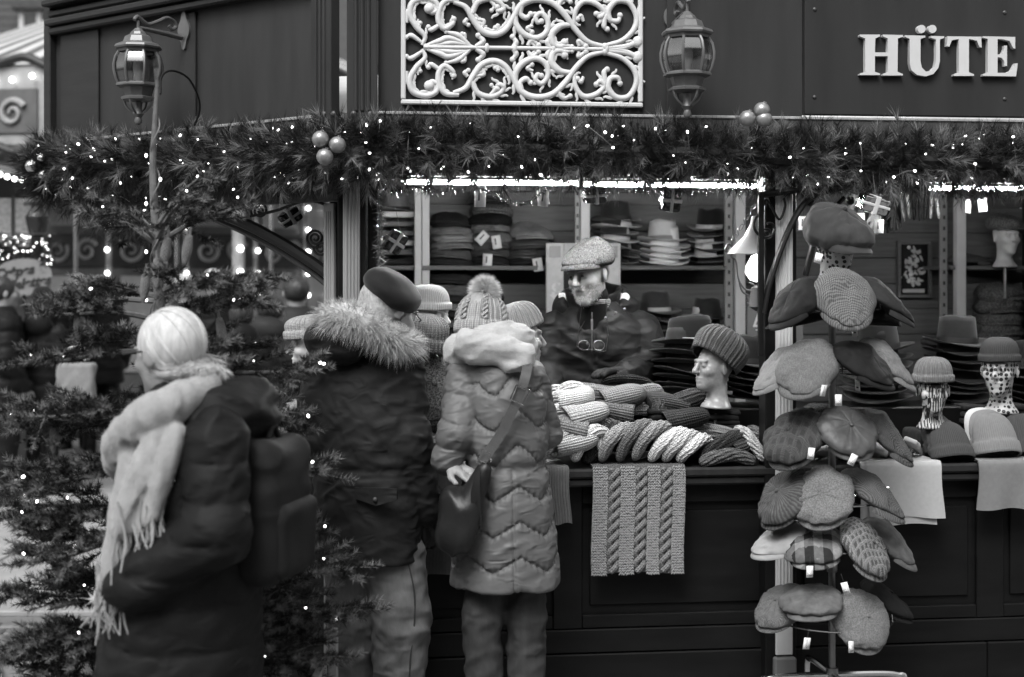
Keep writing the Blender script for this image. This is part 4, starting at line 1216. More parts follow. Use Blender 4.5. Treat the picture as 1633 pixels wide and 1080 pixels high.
# ------------------------------------------------------------------ hats on the back shelves
ORD = ['top', 'second from top', 'third from top', 'fourth from top', 'fifth from top', 'sixth from top', 'seventh from top', 'eighth from top', 'ninth from top']
def stack(tpls, px, ys, t, mats, what, where, cat, grp, sc=1., rz0=0., jit=.25, zsc=1., bands=None, dz=0.):
    for k, y in enumerate(ys):
        p = SPW(px + rng.normal() * 2.0, y, t); p.z += dz
        m = mats[k % len(mats)]
        put(tpls[(k * 7 + int(px)) % len(tpls)], '%s, %s in stack %s' % (what[k % len(what)], ORD[min(k, 8)], where), cat, p, (rng.normal() * .035, rng.normal() * .03, YAW + rz0 + rng.normal() * jit), (sc, sc, sc * zsc), grp, {'hat': m, 'cap': m, 'band': (bands or ['band_dark'])[k % len(bands or [1])]}, skip=('hat_band',) if k > 0 else ())
TB = 2.40
stack(FED, 981, [352, 362, 373, 385, 397, 409, 419], TB, ['felt_dark', 'felt_cream', 'felt_dark', 'felt_cream', 'felt_grey', 'felt_black', 'felt_dark'], ['felt fedora'], 'left of the cream hats on the shelf', 'hat', 'fedoras on the back shelves', .92, .6)
stack(FED, 1060, [384, 393, 402, 410, 419], TB - .06, ['felt_cream', 'felt_white', 'felt_white', 'felt_white', 'felt_white'], ['cream felt fedora'], 'on the shelf behind the shopkeeper', 'hat', 'fedoras on the back shelves', .96, .4, bands=['felt_grey'])
stack(FED, 1134, [364, 375, 386, 396, 407, 418], TB, ['felt_black', 'felt_dark', 'felt_cream', 'felt_black', 'felt_cream', 'felt_black'], ['dark felt fedora', 'dark felt fedora', 'pale felt fedora'], 'right of the cream hats on the shelf', 'hat', 'fedoras on the back shelves', .96, -.4, bands=['band_pale'])
stack(FED, 1047, [497, 510, 525, 540], TB, ['felt_mid', 'felt_dark', 'felt_black'], ['grey felt fedora'], 'on the lower shelf beside the shopkeeper', 'hat', 'fedoras on the back shelves', .96, .5, bands=['band_pale'])
stack(FED, 1126, [508, 521, 532, 541], TB, ['felt_dark', 'felt_cream', 'felt_grey', 'felt_black'], ['felt fedora'], 'on the lower shelf under the dark fedoras', 'hat', 'fedoras on the back shelves', .96, -.5)
ALLC = FLAT + NEWS
def capstack(px, ys, mats, where, sc=1., zsc=.62):
    stack(FLAT, px, ys, TB, mats, ['soft flat cap'], where, 'cap', 'caps stacked on the back shelves', sc, 0, .3, zsc)
capstack(718, [357, 370, 382, 394, 406, 417], ['cloth_dark', 'cloth_grey', 'cloth_pale', 'cloth_grey', 'cloth_mid', 'cloth_dark'], 'nearest the pale upright on the upper shelf', 1.05, .85)
capstack(781, [322, 339, 354, 367, 380, 393, 406, 417], ['felt_black', 'tweed_dark', 'cloth_black', 'cloth_grey', 'linen_dim', 'cloth_mid', 'leather', 'cloth_dark'], 'tallest on the upper shelf', 1.0, .95)
capstack(845, [376, 392, 405, 417], ['leather_pale', 'leather', 'leather', 'cloth_dark'], 'of leather caps beside the framed board', 1.05, .9)
capstack(716, [447, 461, 475, 489, 503, 516, 528, 540], ['cloth_dark', 'cloth_mid', 'cloth_dark', 'cloth_grey', 'cloth_dark', 'cloth_mid', 'cloth_dark'], 'under the upper shelf beside the pale upright', 1.1, .9)
capstack(765, [470, 485, 500, 514, 528, 540], ['cloth_black', 'cloth_dark', 'cloth_black'], 'in the dark lower shelf behind the pompom', 1.0, .9)
stack(NEWS, 1592, [470, 490, 509, 527, 541], TB - .08, ['tweed_dark'], ['fuzzy tweed beret'], 'on the lower shelf at the right edge', 'beret', 'fuzzy berets on the right shelf', 1.05, 0, .4, 1.)
put(FLAT[2], 'dark cap lying alone on the right upper shelf', 'cap', SPW(1545, 418, TB), (0, 0, 1.2), (.9, .9, .7), None, {'cap': 'cloth_mid'})
put(FED[1], 'pale smooth hat on top of the trays in the left bay', 'hat', SPW(632, 336, TB), (0, 0, 1.0), .8, None, {'hat': 'felt_grey'})
put(FED[2], 'grey hat lying on the trays in the left bay', 'hat', SPW(640, 372, TB), (0, 0, .6), .75, None, {'hat': 'felt_mid'})
tr = thing('tray_stack', 'stack of pale and dark hat trays in the left bay', 'trays', SPW(632, 424, TB), (0, 0, YAW))
for k, m in enumerate(('cloth_dark', 'shelf_wood', 'sign_pale', 'shelf_wood', 'shelf_wood', 'white_paint')):
    MB().box((rng.normal() * .004, 0, .02 + k * .05), (.19, .3, .026 if k < 5 else .03), None, .003).build('tray', m, tr)
mannequin(1605, 378, 7.75, .15, 'foam', 'pale mannequin head with a fur hat on the right shelf', .80, NEWS[1], {'cap': 'tweed_dark'}, 'dark fur hat on the mannequin head on the right shelf', .04, .78, hz=1.3)
# ------------------------------------------------------------------ riser on the counter and hat stacks on it
part(MB().bx(sx(865, .5), 3.84, .46, .775, 1.031, 1.20, .006), 'riser', 'counter_black')
TR = .62
stack(FED, 1098, [546, 562, 576, 589, 601, 612, 623, 634], TR, ['felt_black', 'felt_dark', 'felt_black', 'felt_dark', 'felt_black'], ['black fedora with pale band'], 'beside the shopkeeper', 'hat', 'fedoras stacked on the counter', 1.0, .9, .2, bands=['band_pale'])
stack(FED, 1196, [578, 590, 601, 612, 623, 634], TR, ['felt_black', 'felt_black', 'felt_dark'], ['black fedora'], 'behind the glossy foam head', 'hat', 'fedoras stacked on the counter', 1.0, .3, .2)
stack(FED, 1398, [556, 570, 584, 598, 611, 623, 634], TR, ['felt_dark', 'felt_black', 'felt_dark'], ['black fedora'], 'behind the cap rack', 'hat', 'fedoras stacked on the counter', 1.05, -.5, .2)
stack(FED, 1526, [546, 560, 574, 587, 600, 612, 624, 635], TR + .05, ['felt_dark', 'felt_black', 'felt_black'], ['black fedora'], 'between the two right mannequin heads', 'hat', 'fedoras stacked on the counter', 1.0, .2, .2)
stack(FED, 1640, [585, 600, 614, 626, 636], TR + .05, ['felt_black', 'felt_dark'], ['black fedora'], 'cut off by the right picture edge', 'hat', 'fedoras stacked on the counter', 1.0, .2, .2)
# mannequins on the counter
mannequin(1138, 585, 5.62, R(-62), 'foam_gloss', 'glossy foam head turned left on the counter', .80, BEA['slouch'], {'hat': 'knit_mid'}, 'slouchy brown knitted hat on the glossy foam head', -.014, 1.0, -.05, -.62, hcat='knitted hat', hz=.74)
mannequin(828, 540, 5.45, R(112), 'foam_gloss', 'glossy foam head in profile beside the pompom hat', .90, BEA['tight'], {'hat': 'knit_cream'}, 'ribbed beige beanie on the foam head beside the pompom hat', .0, .93, .0, -.3, hcat='beanie')
mannequin(1488, 622, 5.55, R(-8), 'foam_shards', 'mannequin head with black shard pattern on the counter', .74, BEA['rib'], {'hat': 'knit_grey'}, 'grey ribbed beanie with cuff on the shard patterned head', .005, .80, 0, 0, hcat='beanie')
mannequin(1594, 590, 5.75, R(-30), 'foam_dots', 'mannequin head with black dots at the right edge', .86, BEA['plain'], {'hat': 'fine_mid'}, 'dark plain beanie on the dotted mannequin head', .0, .84, 0, 0, hcat='beanie')
mannequin(500, 552, 5.35, R(-85), 'foam', 'pale foam head facing left beside the fur collar', .84, BEA['wide'], {'hat': 'knit_cream'}, 'pale patterned knit hat on the head beside the fur collar', .0, .95, 0, .1, hcat='knitted hat')
mannequin(682, 505, 5.5, R(60), 'foam', 'foam head wrapped in knitwear behind the beret', .84, BEA['plain'], {'hat': 'fine_pale'}, 'pale felt beanie on the head behind the beret', -.01, .84, 0, 0, hcat='beanie')
wpart(MB().bx(.12, .85, -.02, .5, 0, .99, .004), 'side_counter', 'counter_black')
# ------------------------------------------------------------------ knitwear on the counter
def ktube(pts, r, m, label, cat, name='knitted_loop', ribs=12, twist=0., flat=1., grp='knitwear piled on the counter', seg=60, ramp=.0028, n=60):
    P = spline(pts, n); r = np.interp(np.linspace(0, 1, n), np.linspace(0, 1, len(np.atleast_1d(r))), np.atleast_1d(r))
    T = np.gradient(P, axis=0); L = np.r_[0, np.cumsum(np.linalg.norm(np.diff(P, axis=0), axis=1))]; T /= np.linalg.norm(T, axis=1)[:, None]
    u = np.array([0, 0, 1.]); N = u - T * (T @ u)[:, None]; N /= np.linalg.norm(N, axis=1)[:, None] + 1e-6; B = np.cross(T, N)
    a = np.linspace(0, 2 * PI, seg + 1)
    aa = a[None] + twist * L[:, None]
    env = np.sqrt(np.clip(1 - (np.abs(np.linspace(-1, 1, n)) ** 8), .02, 1))
    rr = r[:, None] * env[:, None] * (1 + .05 * vn(np.stack([L * 14, L * 0, L * 0 + len(label)], 1))[:, None]) + ramp * np.cos(ribs * aa) * env[:, None]
    X = P[:, None] + rr[..., None] * (np.cos(a)[None, :, None] * N[:, None] * flat + np.sin(a)[None, :, None] * B[:, None])
    o0 = P[0]
    mb = MB(); mb.grid((X - o0), uv=np.stack([np.broadcast_to(a[None] * r.mean() * .9, (n, seg + 1)), np.broadcast_to(L[:, None], (n, seg + 1))], -1))
    o = mb.build(name, m, None, 180, tuple(o0)); tag(o, label, cat, grp); return o
def kpt(px, py, t): return np.array(SPW(px, py, t))
# front row of twisted headbands
for k, (x0, y0, x1, y1, m, l) in enumerate((
    (962, 737, 1000, 683, 'knit_grey', 'grey knitted headband, leftmost of the twisted row'),
    (990, 737, 1030, 678, 'knit_mid', 'darker knitted headband, second of the twisted row'),
    (1015, 735, 1055, 680, 'knit_grey', 'grey knitted headband, third of the twisted row'),
    (1040, 737, 1085, 690, 'knit_white', 'white knitted headband in the middle of the twisted row'),
    (1062, 737, 1100, 694, 'knit_cream', 'cream knitted headband, fifth of the twisted row'),
    (1085, 738, 1118, 700, 'knit_white', 'white knitted headband, rightmost of the twisted row'))):
    ktube([kpt(x0 - 4, y0, -.02), kpt((x0 * .6 + x1 * .4) - 2, y1 + 16, -.03), kpt(x1, y1, .03), kpt(x1 + 12, y1 + 14, .10), kpt(x1 + 6, y1 + 30, .16)], [.030, .034, .034, .034, .03], m, l, 'headband', 'knitted_headband', 9, 14., .72)
ktube([kpt(868, 726, -.02), kpt(885, 700, -.03), kpt(908, 690, .0), kpt(922, 706, .02), kpt(912, 726, .0)], .027, 'knit_white', 'white curled knit scarf beside the puffer coat', 'scarf', 'knitted_scarf', 9, 6, .8)
ktube([kpt(915, 737, -.03), kpt(925, 705, -.03), kpt(945, 688, .0), kpt(962, 694, .03), kpt(950, 720, .0)], .032, 'knit_white', 'white cable knit beanie folded at the front edge', 'beanie', 'knitted_beanie', 10, 4, .8)
ktube([kpt(930, 738, .0), kpt(950, 715, .02), kpt(975, 690, .08), kpt(985, 680, .14)], .03, 'knit_black', 'black knitted loop behind the white beanie', 'scarf', 'knitted_loop', 9, 5)
ktube([kpt(1120, 737, .0), kpt(1150, 712, .0), kpt(1180, 700, .05), kpt(1215, 722, .08)], .034, 'knit_black', 'black twisted loop right of the white headbands', 'scarf', 'knitted_loop', 9, 10)
ktube([kpt(1115, 739, -.03), kpt(1145, 728, -.04), kpt(1175, 726, -.03), kpt(1205, 738, -.03)], .024, 'knit_mid', 'dark grey twisted loop lying at the counter edge', 'scarf', 'knitted_loop', 9, 12)
ktube([kpt(1172, 684, .1), kpt(1190, 692, .03), kpt(1205, 712, -.01), kpt(1222, 736, -.03)], .020, 'knit_cream', 'pale twisted loop right of the black loops', 'scarf', 'knitted_loop', 8, 16)
ktube([kpt(1192, 684, .12), kpt(1212, 694, .06), kpt(1226, 716, .04), kpt(1236, 738, .03)], .022, 'knit_mid', 'grey twisted loop beside the pale twisted loop', 'scarf', 'knitted_loop', 8, 16)
ktube([kpt(1075, 690, .16), kpt(1110, 686, .14), kpt(1150, 692, .14), kpt(1180, 702, .14)], .03, 'knit_grey', 'grey knitted scarf under the black folded scarves', 'scarf', 'knitted_scarf', 10, 3)
# second and third rows
ktube([kpt(870, 700, .1), kpt(905, 690, .08), kpt(945, 694, .08), kpt(980, 704, .1)], .045, 'knit_mid', 'grey knit hat lying under the pale beanies', 'beanie', 'knitted_beanie', 12, 2, .6)
ktube([kpt(872, 678, .14), kpt(910, 672, .10), kpt(950, 674, .12), kpt(980, 690, .15)], .045, 'knit_grey', 'grey beige beanie lying above the white scarf', 'beanie', 'knitted_beanie', 12, 2, .6)
ktube([kpt(868, 662, .2), kpt(895, 652, .16), kpt(925, 655, .15), kpt(950, 666, .16)], .042, 'rib_white', 'pale ribbed beanie in the heap beside the puffer coat', 'beanie', 'knitted_beanie', 16, 0, .6)
ktube([kpt(868, 648, .25), kpt(890, 634, .2), kpt(915, 636, .2), kpt(945, 650, .2)], .040, 'knit_cream', 'beige beanie on the heap beside the puffer coat', 'beanie', 'knitted_beanie', 12, 2, .65)
ktube([kpt(890, 636, .24), kpt(905, 620, .22), kpt(925, 622, .22), kpt(938, 640, .22)], .03, 'knit_white', 'pale bobbled beanie topmost on the heap', 'beanie', 'knitted_beanie', 10, 8, .9)
ktube([kpt(866, 630, .34), kpt(885, 622, .3), kpt(905, 626, .3)], .03, 'knit_white', 'white knit tucked behind the heap of beanies', 'beanie', 'knitted_beanie', 10, 8, .7)
ktube([kpt(945, 655, .25), kpt(965, 664, .2), kpt(985, 680, .16), kpt(1000, 690, .14)], .036, 'knit_grey', 'grey cable knit between the pale heap and black beanie', 'beanie', 'knitted_beanie', 12, 3, .7)
ktube([kpt(975, 652, .3), kpt(992, 665, .22), kpt(1008, 680, .18), kpt(1030, 690, .16)], .036, 'rib_black', 'black ribbed scarf end between the pale knits', 'scarf', 'knitted_scarf', 14, 0, .6)
ktube([kpt(980, 656, .3), kpt(1010, 652, .3), kpt(1040, 652, .3), kpt(1060, 660, .3)], .028, 'knit_cream', 'beige folded knit under the rolled scarf', 'scarf', 'knitted_scarf', 10, 1)
ktube([kpt(905, 622, .36), kpt(945, 628, .36), kpt(1000, 632, .38), kpt(1058, 624, .40)], [.038, .040, .036, .044], 'knit_grey', 'thick rolled grey scarf below the shopkeeper', 'scarf', 'rolled_scarf', 16, 1)
ktube([kpt(1058, 655, .34), kpt(1080, 645, .32), kpt(1105, 636, .34), kpt(1124, 632, .36)], [.03, .04, .04, .03], 'knit_dark', 'dark knitted hat in front of the fedora stack', 'beanie', 'knitted_beanie', 14, 1)
ktube([kpt(1048, 672, .25), kpt(1052, 655, .25), kpt(1050, 640, .28)], .03, 'knit_dark', 'dark knit standing left of the folded scarves', 'scarf', 'knitted_scarf', 12, 1)
ktube([kpt(960, 612, .5), kpt(985, 604, .46), kpt(1015, 606, .46), kpt(1040, 614, .5)], .03, 'knit_black', 'black knit under the gloved hand', 'scarf', 'knitted_scarf', 12, 1, .6)
ktube([kpt(1205, 706, .2), kpt(1230, 700, .2), kpt(1260, 704, .2), kpt(1300, 710, .2)], .034, 'knit_mid', 'grey knit behind the cap rack', 'scarf', 'knitted_scarf', 12, 1)
for k, (x, y, t_, rz, flip, m, kd, l) in enumerate((
    (900, 668, .10, .3, 1, 'knit_cream', 'rib', 'cream ribbed beanie lying on its side on the heap'),
    (938, 690, .04, -.2, -1, 'knit_grey', 'rib', 'grey ribbed beanie lying on its side near the edge'),
    (895, 640, .22, .1, 1, 'knit_white', 'wide', 'white cuffed beanie lying on top of the heap'),
    (1010, 664, .22, .2, -1, 'knit_mid', 'rib', 'dark grey beanie tucked under the rolled scarf'),
    (960, 640, .30, -.1, 1, 'knit_grey', 'slouch', 'grey loose beanie below the rolled scarf'),
    (1085, 650, .36, .1, -1, 'knit_dark', 'slouch', 'dark loose beanie before the black fedoras'),
    (1150, 716, .06, .3, 1, 'knit_dark', 'rib', 'dark beanie lying among the black loops'),
    (1060, 676, .14, -.2, 1, 'knit_black', 'rib', 'black beanie lying behind the white headbands'),
    (880, 712, .02, .0, 1, 'knit_white', 'slouch', 'white loose beanie at the edge beside the puffer coat'))):
    put(BEA[kd], l, 'beanie', SPW(x, y, t_), (rng.normal() * .2, flip * R(78), YAW + rz), (.48, .95, .95), 'knitwear piled on the counter', {'hat': m})
# between the beret man and the puffer coat
ktube([kpt(655, 690, .15), kpt(675, 660, .1), kpt(700, 655, .1), kpt(715, 680, .12), kpt(700, 700, .1)], .040, 'knit_black', 'black chunky loop scarf between the two customers', 'scarf', 'loop_scarf', 10, 8)
ktube([kpt(650, 672, .1), kpt(680, 676, .05), kpt(715, 672, .08)], .03, 'knit_dark', 'dark chunky knit loop between the two customers', 'scarf', 'loop_scarf', 10, 8)
ktube([kpt(655, 715, .1), kpt(680, 705, .06), kpt(710, 712, .08)], .034, 'knit_cream', 'pale knit under the black loop scarf', 'scarf', 'knitted_scarf', 10, 4)
ktube([kpt(655, 738, .0), kpt(685, 728, -.02), kpt(720, 736, .0)], .032, 'knit_grey', 'grey knit at the counter edge between the customers', 'scarf', 'knitted_scarf', 10, 4)
put(NEWS[2], 'tweed beret standing on edge between the two customers', 'beret', SPW(684, 622, .1), (R(62), 0, R(25)), 1.0, None, {'cap': 'tweed_dark'}, name='tweed_beret')
put(BEA['wide'], 'striped knit band hat behind the beret', 'knitted hat', SPW(676, 556, .12), (R(10), 0, R(30)), .95, None, {'hat': 'knit_grey'})
put(BEA['rib'], 'pale knit hat at the left side counter', 'knitted hat', PX(478, 700, 5.2), (.3, 0, 0), .8, None, {'hat': 'knit_white'})
# folded scarves
def folded(px0, px1, py0, py1, t, layers, m, label, depth=.2, cat='scarf', name='folded_scarf', bow=.004):
    a, c = SP(px0, py1, t), SP(px1, py1, t); z0 = a[2]; z1 = SP(px0, py0, t)[2]; h = (z1 - z0) / layers
    o = thing(name, label, cat, SW((a[0] + c[0]) / 2, t, z0), (0, 0, YAW + rng.normal() * .03), 'folded scarves on the counter')
    w = (c[0] - a[0]) / 2
    for k in range(layers):
        f = lambda p: rbox(p + np.stack([0 * p[:, 0], .004 * np.sin(p[:, 0] * 40 + k * 2), bow * np.sin(p[:, 0] * 30 + k)], 1), (0, depth / 2, h * (k + .5)), (w * (1 - .02 * (k % 3)), depth / 2 - .006 * (k % 2), h * .52), h * .3) - .0015 * fbm(p * 60, 1)
        snet(f, (-w - .02, -.03, h * k - .012), (w + .02, depth + .03, h * (k + 1) + .012), .0075).build('fold', m, o, 180)
folded(1036, 1182, 655, 690, .2, 4, 'cloth_black', 'black folded scarves stacked in front of the foam head')
folded(1536, 1650, 648, 676, .42, 3, 'cloth_dark', 'dark folded scarves under the dotted head')
folded(1470, 1560, 690, 738, .12, 2, 'cloth_dark', 'dark folded cloth under the dark beanies')
# beanies at the right
def flatbeanie(px, py, t, rz, m, label, sc=.95, rx=R(-70), kind='plain'):
    rx = R(-26) + (rx + R(52)) * .4
    put(BEA[kind], label, 'beanie', SPW(px, py, t), (rx, 0, YAW + rz), (sc, sc * .42, sc * .95), 'thin beanies laid out on the right counter', {'hat': m})
flatbeanie(1508, 722, .10, .35, 'fine_mid', 'dark thin beanie at the back of the right counter', .95, R(-58)); flatbeanie(1515, 728, .02, .2, 'fine_mid', 'dark thin beanie at the middle of the dark pile', .9, R(-58)); flatbeanie(1521, 733, -.03, .0, 'fine_mid', 'dark thin beanie at the front of the dark pile', .9, R(-62))
flatbeanie(1578, 716, .12, .3, 'fine_pale', 'pale thin beanie at the back of the grey pile', 1.0, R(-48)); flatbeanie(1586, 720, .06, .15, 'fine_grey', 'grey thin beanie in the middle of the grey pile', 1.0, R(-48)); flatbeanie(1592, 726, -.01, .0, 'fine_grey', 'grey thin beanie at the front above the hanging scarf', 1.0, R(-52)); flatbeanie(1640, 726, .05, .0, 'fine_mid', 'dark beanie cut by the right picture edge', 1.0, R(-52))
# gloves
def glove_sdf(p, L=.22):
    d = rbox(p, (0, 0, .03), (.040, .011, .045), .01)
    d = smin(d, rbox(p, (0, 0, .095), (.033, .012, .035), .01), .02)
    for k, (x, l) in enumerate(((-.030, .062), (-.010, .075), (.010, .070), (.029, .055))):
        d = smin(d, cap(p, (x, 0, -.01), (x * 1.25, -.006, -.012 - l), .0095, .0085), .006)
    d = smin(d, cap(p, (-.036, 0, .03), (-.066, -.008, -.012), .011, .009), .012)
    return d
glove_me = snet(glove_sdf, (-.09, -.03, -.11), (.06, .03, .14), .005).mesh('glove', 'cloth_grey', 180)
for k, (x, y, m) in enumerate(((1362, 342, 'cloth_grey'), (1378, 348, 'cloth_mid'), (1396, 352, 'cloth_pale'), (1412, 350, 'cloth_dark'), (1428, 346, 'cloth_dark'), (1438, 330, 'cloth_mid'), (1448, 326, 'cloth_pale'), (1458, 328, 'cloth_black'), (1467, 330, 'cloth_black'), (1476, 327, 'cloth_dark'), (1485, 326, 'cloth_pale'), (1494, 326, 'cloth_pale'))):
    o = inst('glove', glove_me, None, SPW(x, y, 1.1 - .03 * (k % 3)), (rng.normal() * .1, rng.normal() * .06, YAW + (1.1 if k > 4 else .2)), .72); omat(o, m)
    tag(o, '%s glove hanging under the ceiling, %s from left' % ({'cloth_grey': 'grey', 'cloth_mid': 'dark grey', 'cloth_pale': 'pale', 'cloth_dark': 'dark', 'cloth_black': 'black'}[m], ['first', 'second', 'third', 'fourth', 'fifth', 'sixth', 'seventh', 'eighth', 'ninth', 'tenth', 'eleventh', 'twelfth'][k]), 'glove', 'gloves hanging under the ceiling')
part(MB().tube([tuple(SP(1350, 312, 1.1)), tuple(SP(1510, 310, 1.1))], .006, 8), 'glove_rail', 'steel_dull')
for k, (x, y, rz) in enumerate(((1310, 722, .4), (1334, 718, .6), (1352, 724, .2), (1385, 716, -.3), (1402, 722, -.5), (1420, 724, -.7), (1440, 716, -.8), (1456, 712, -.6))):
    o = inst('glove', glove_me, None, SPW(x, y, .04 + .03 * (k % 2)), (R(70), R(20), YAW + rz), .85); omat(o, ['fine_pale', 'cloth_pale', 'fine_grey', 'fine_pale'][k % 4])
    tag(o, 'thin glove fanned on the counter behind the rack, %s from left' % ['first', 'second', 'third', 'fourth', 'fifth', 'sixth', 'seventh', 'eighth'][k], 'glove', 'gloves fanned on the counter')
# ------------------------------------------------------------------ scarves hanging over the counter edge
def hang_path(drop, back=.16):
    return spline([(back, 1.036), (.05, 1.037), (-.05, 1.038), (-.067, 1.033), (-.073, 1.015), (-.073, .96), (-.073, 1.03 - drop * .6), (-.073, 1.03 - drop)], 40)
def drape(px0, px1, pyb, m, label, name='hanging_scarf', wob=.004, off=0., n=40, lift=0., rib=0, skew=0.):
    a, c = sx(px0, -.07), sx(px1, -.07); drop = 1.03 - SP(px0, pyb, -.07)[2]
    P = hang_path(drop); L = np.r_[0, np.cumsum(np.linalg.norm(np.diff(P, axis=0), axis=1))]
    u = np.linspace(0, 1, n); X = np.zeros((len(P), n, 3)); UV = np.zeros((len(P), n, 2))
    for i, (t, z) in enumerate(P):
        f = max(0, (1.03 - z) / drop)
        X[i, :, 0] = a + (c - a) * u + .01 * f * np.sin(3 * f + px0) + skew * f
        X[i, :, 1] = t - off - f * wob * (1 + np.sin(u * 9 + px0 * .1)) - (.0022 * np.cos(u * 2 * PI * rib) if rib else 0) - .002 * (u > .96)
        X[i, :, 2] = z + lift + .004 * f * np.sin(u * 7 + px1)
        UV[i, :, 0] = u * (c - a); UV[i, :, 1] = L[i]
    o0 = np.array([(a + c) / 2, 0, 1.03]); Xl = X - o0
    N = np.zeros_like(X); gi = np.gradient(P, axis=0); nn = np.stack([gi[:, 1], -gi[:, 0]], 1); nn /= np.linalg.norm(nn, axis=1)[:, None]
    th = .006
    back = Xl.copy(); back[..., 1] += (nn[:, 0] * -th)[:, None] * -1; back[..., 2] += (nn[:, 1] * th)[:, None]
    mb = MB(); mb.grid(np.concatenate([Xl, back[::-1]]), cu=True, uv=np.concatenate([UV, UV[::-1]]))
    o = mb.build(name, m, None, 50, SW(*o0), (0, 0, YAW)); tag(o, label, 'scarf', 'scarves hanging over the counter edge'); return o, a, c, drop, o0
drape(872, 907, 835, 'rib_grey', 'grey ribbed scarf hanging right beside the puffer coat', rib=8)
drape(640, 772, 918, 'rib_mid', 'dark ribbed scarf hanging between the two customers', rib=20)
drape(1381, 1500, 826, 'fine_pale', 'pale fine scarf hanging behind the cap rack', wob=.008)
drape(1372, 1492, 838, 'fine_pale', 'lower layer of the pale scarf hanging behind the rack', wob=.002, off=-.004, skew=.01)
drape(1560, 1650, 812, 'fine_grey', 'plain grey scarf hanging at the right edge', wob=.008)
# the cable knit scarf: stitches and cables as geometry
o, a, c, drop, o0 = drape(945, 1092, 914, 'knit_mid', 'chunky grey cable knit scarf hanging at the middle of the counter')
W_ = c - a; r = np.random.default_rng(2)
cables = [.235, .52, .80]
def col_ok(u): return all(abs(u - q) > .062 for q in cables)
cw = .0092; nc = int(W_ / cw); nr = int((drop + .02) / .0098)
bl = MB().ball((0, 0, 0), (.0029, .0030, .0066), 6, 4); Vb = bl.arr(); Fb = np.concatenate([np.concatenate([f[:, [0, 1, 2]], f[:, [0, 2, 3]]]) if f.shape[1] == 4 else np.stack([f[:, [0, k, k + 1]] for k in range(1, f.shape[1] - 1)], 1).reshape(-1, 3) for f in bl.f])
Ms, Ts = [], []
RL, RR = rm(0, R(32)), rm(0, R(-32))
for i in range(nc):
    u = (i + .5) / nc
    if not col_ok(u): continue
    for k in range(nr):
        z = 1.036 - k * .0098; f = max(0, (1.03 - z) / drop)
        x = a + W_ * u + .01 * f * math.sin(3 * f + 945); y = -.0805 - .004 * f * (1 + math.sin(u * 9 + 94.5)) + .008 * (k == 0)
        for s, Rm in ((-1, RL), (1, RR)):
            Ms.append(Rm * (1 + .08 * r.normal())); Ts.append(np.array([x + s * cw * .25, y + .0008 * r.normal(), z + .001 * r.normal()]) - o0)
kb = MB(); kb.copies(Vb, Fb, np.array(Ms), np.array(Ts)); q = kb.build('knit_stitches', 'cloth_pale', o, 180); q['kind'] = 'stuff'; omat(q, 'fine_grey')
mat('yarn', .27, .95, .1, .25, 120, .5, 500); omat(q, 'yarn')
for uc in cables:
    for ph in (0, PI):
        zz = np.linspace(1.034, 1.034 - drop, 120); f = np.clip((1.03 - zz) / drop, 0, 1); wv = 2 * PI / .078
        P = np.stack([a + W_ * uc + .01 * f * np.sin(3 * f + 945) + .0135 * np.sin(wv * zz + ph), -.0785 - .004 * f - .0065 * np.cos(wv * zz + ph) , zz], 1) - o0
        q = MB().tube(P, .0105, 12, flat=.85, up=(0, 1, 0)).build('cable_strand', 'knit_grey', o, 180)
# ------------------------------------------------------------------ cap rack
RD = 5.08
rp = PX(1327, 440, RD)
rack = thing('cap_rack', 'chrome cap stand with round wire tiers in front of the counter', 'display rack', (rp.x, rp.y, 0))
zr = lambda py: CAMZ - (py - HY) * RD / FPX
MB().tube([(0, 0, .3), (0, 0, zr(430))], .0125, 12).build('pole', 'steel_dull', rack)
bz = zr(1076)
for a in (0, PI / 2, PI, 3 * PI / 2):
    a += .12
    MB().tube(spline([(0, 0, bz), (.15 * math.cos(a), .15 * math.sin(a), bz), (.24 * math.cos(a), .24 * math.sin(a), bz - .008), (.272 * math.cos(a), .272 * math.sin(a), bz - .04), (.28 * math.cos(a), .28 * math.sin(a), .02)], 24), .012, 10).build('leg', 'chrome', rack)
MB().lathe([(.001, bz + .03), (.022, bz + .025), (.022, bz - .02), (.001, bz - .02)], 16).build('hub', 'steel_dull', rack)
MB().lathe([(.017, zr(880)), (.019, zr(884)), (.019, zr(908)), (.017, zr(912))], 14).build('collar', 'steel_dull', rack)
for py, rad in ((499, .17), (598, .19), (690, .19), (800, .20), (872, .20), (992, .21)):
    z = zr(py) + .015; th = np.linspace(0, 2 * PI, 48, endpoint=False)
    ring = MB().tube([(rad * math.cos(a), rad * math.sin(a), z) for a in th], .0032, 6, closed=True).build('tier_ring', 'chrome', rack)
    for k in range(4):
        a = k * PI / 2 + .3
        MB().tube([(0, 0, z + .002), (rad * math.cos(a), rad * math.sin(a), z)], .0032, 6).build('spoke', 'chrome', ring)
    for k in range(5):
        a = k * 2 * PI / 5 + .9
        MB().tube([(rad * math.cos(a), rad * math.sin(a), z), (rad * .98 * math.cos(a), rad * .98 * math.sin(a), z + .045), (rad * .7 * math.cos(a), rad * .7 * math.sin(a), z + .05)], .0028, 6).build('prong', 'chrome', ring)
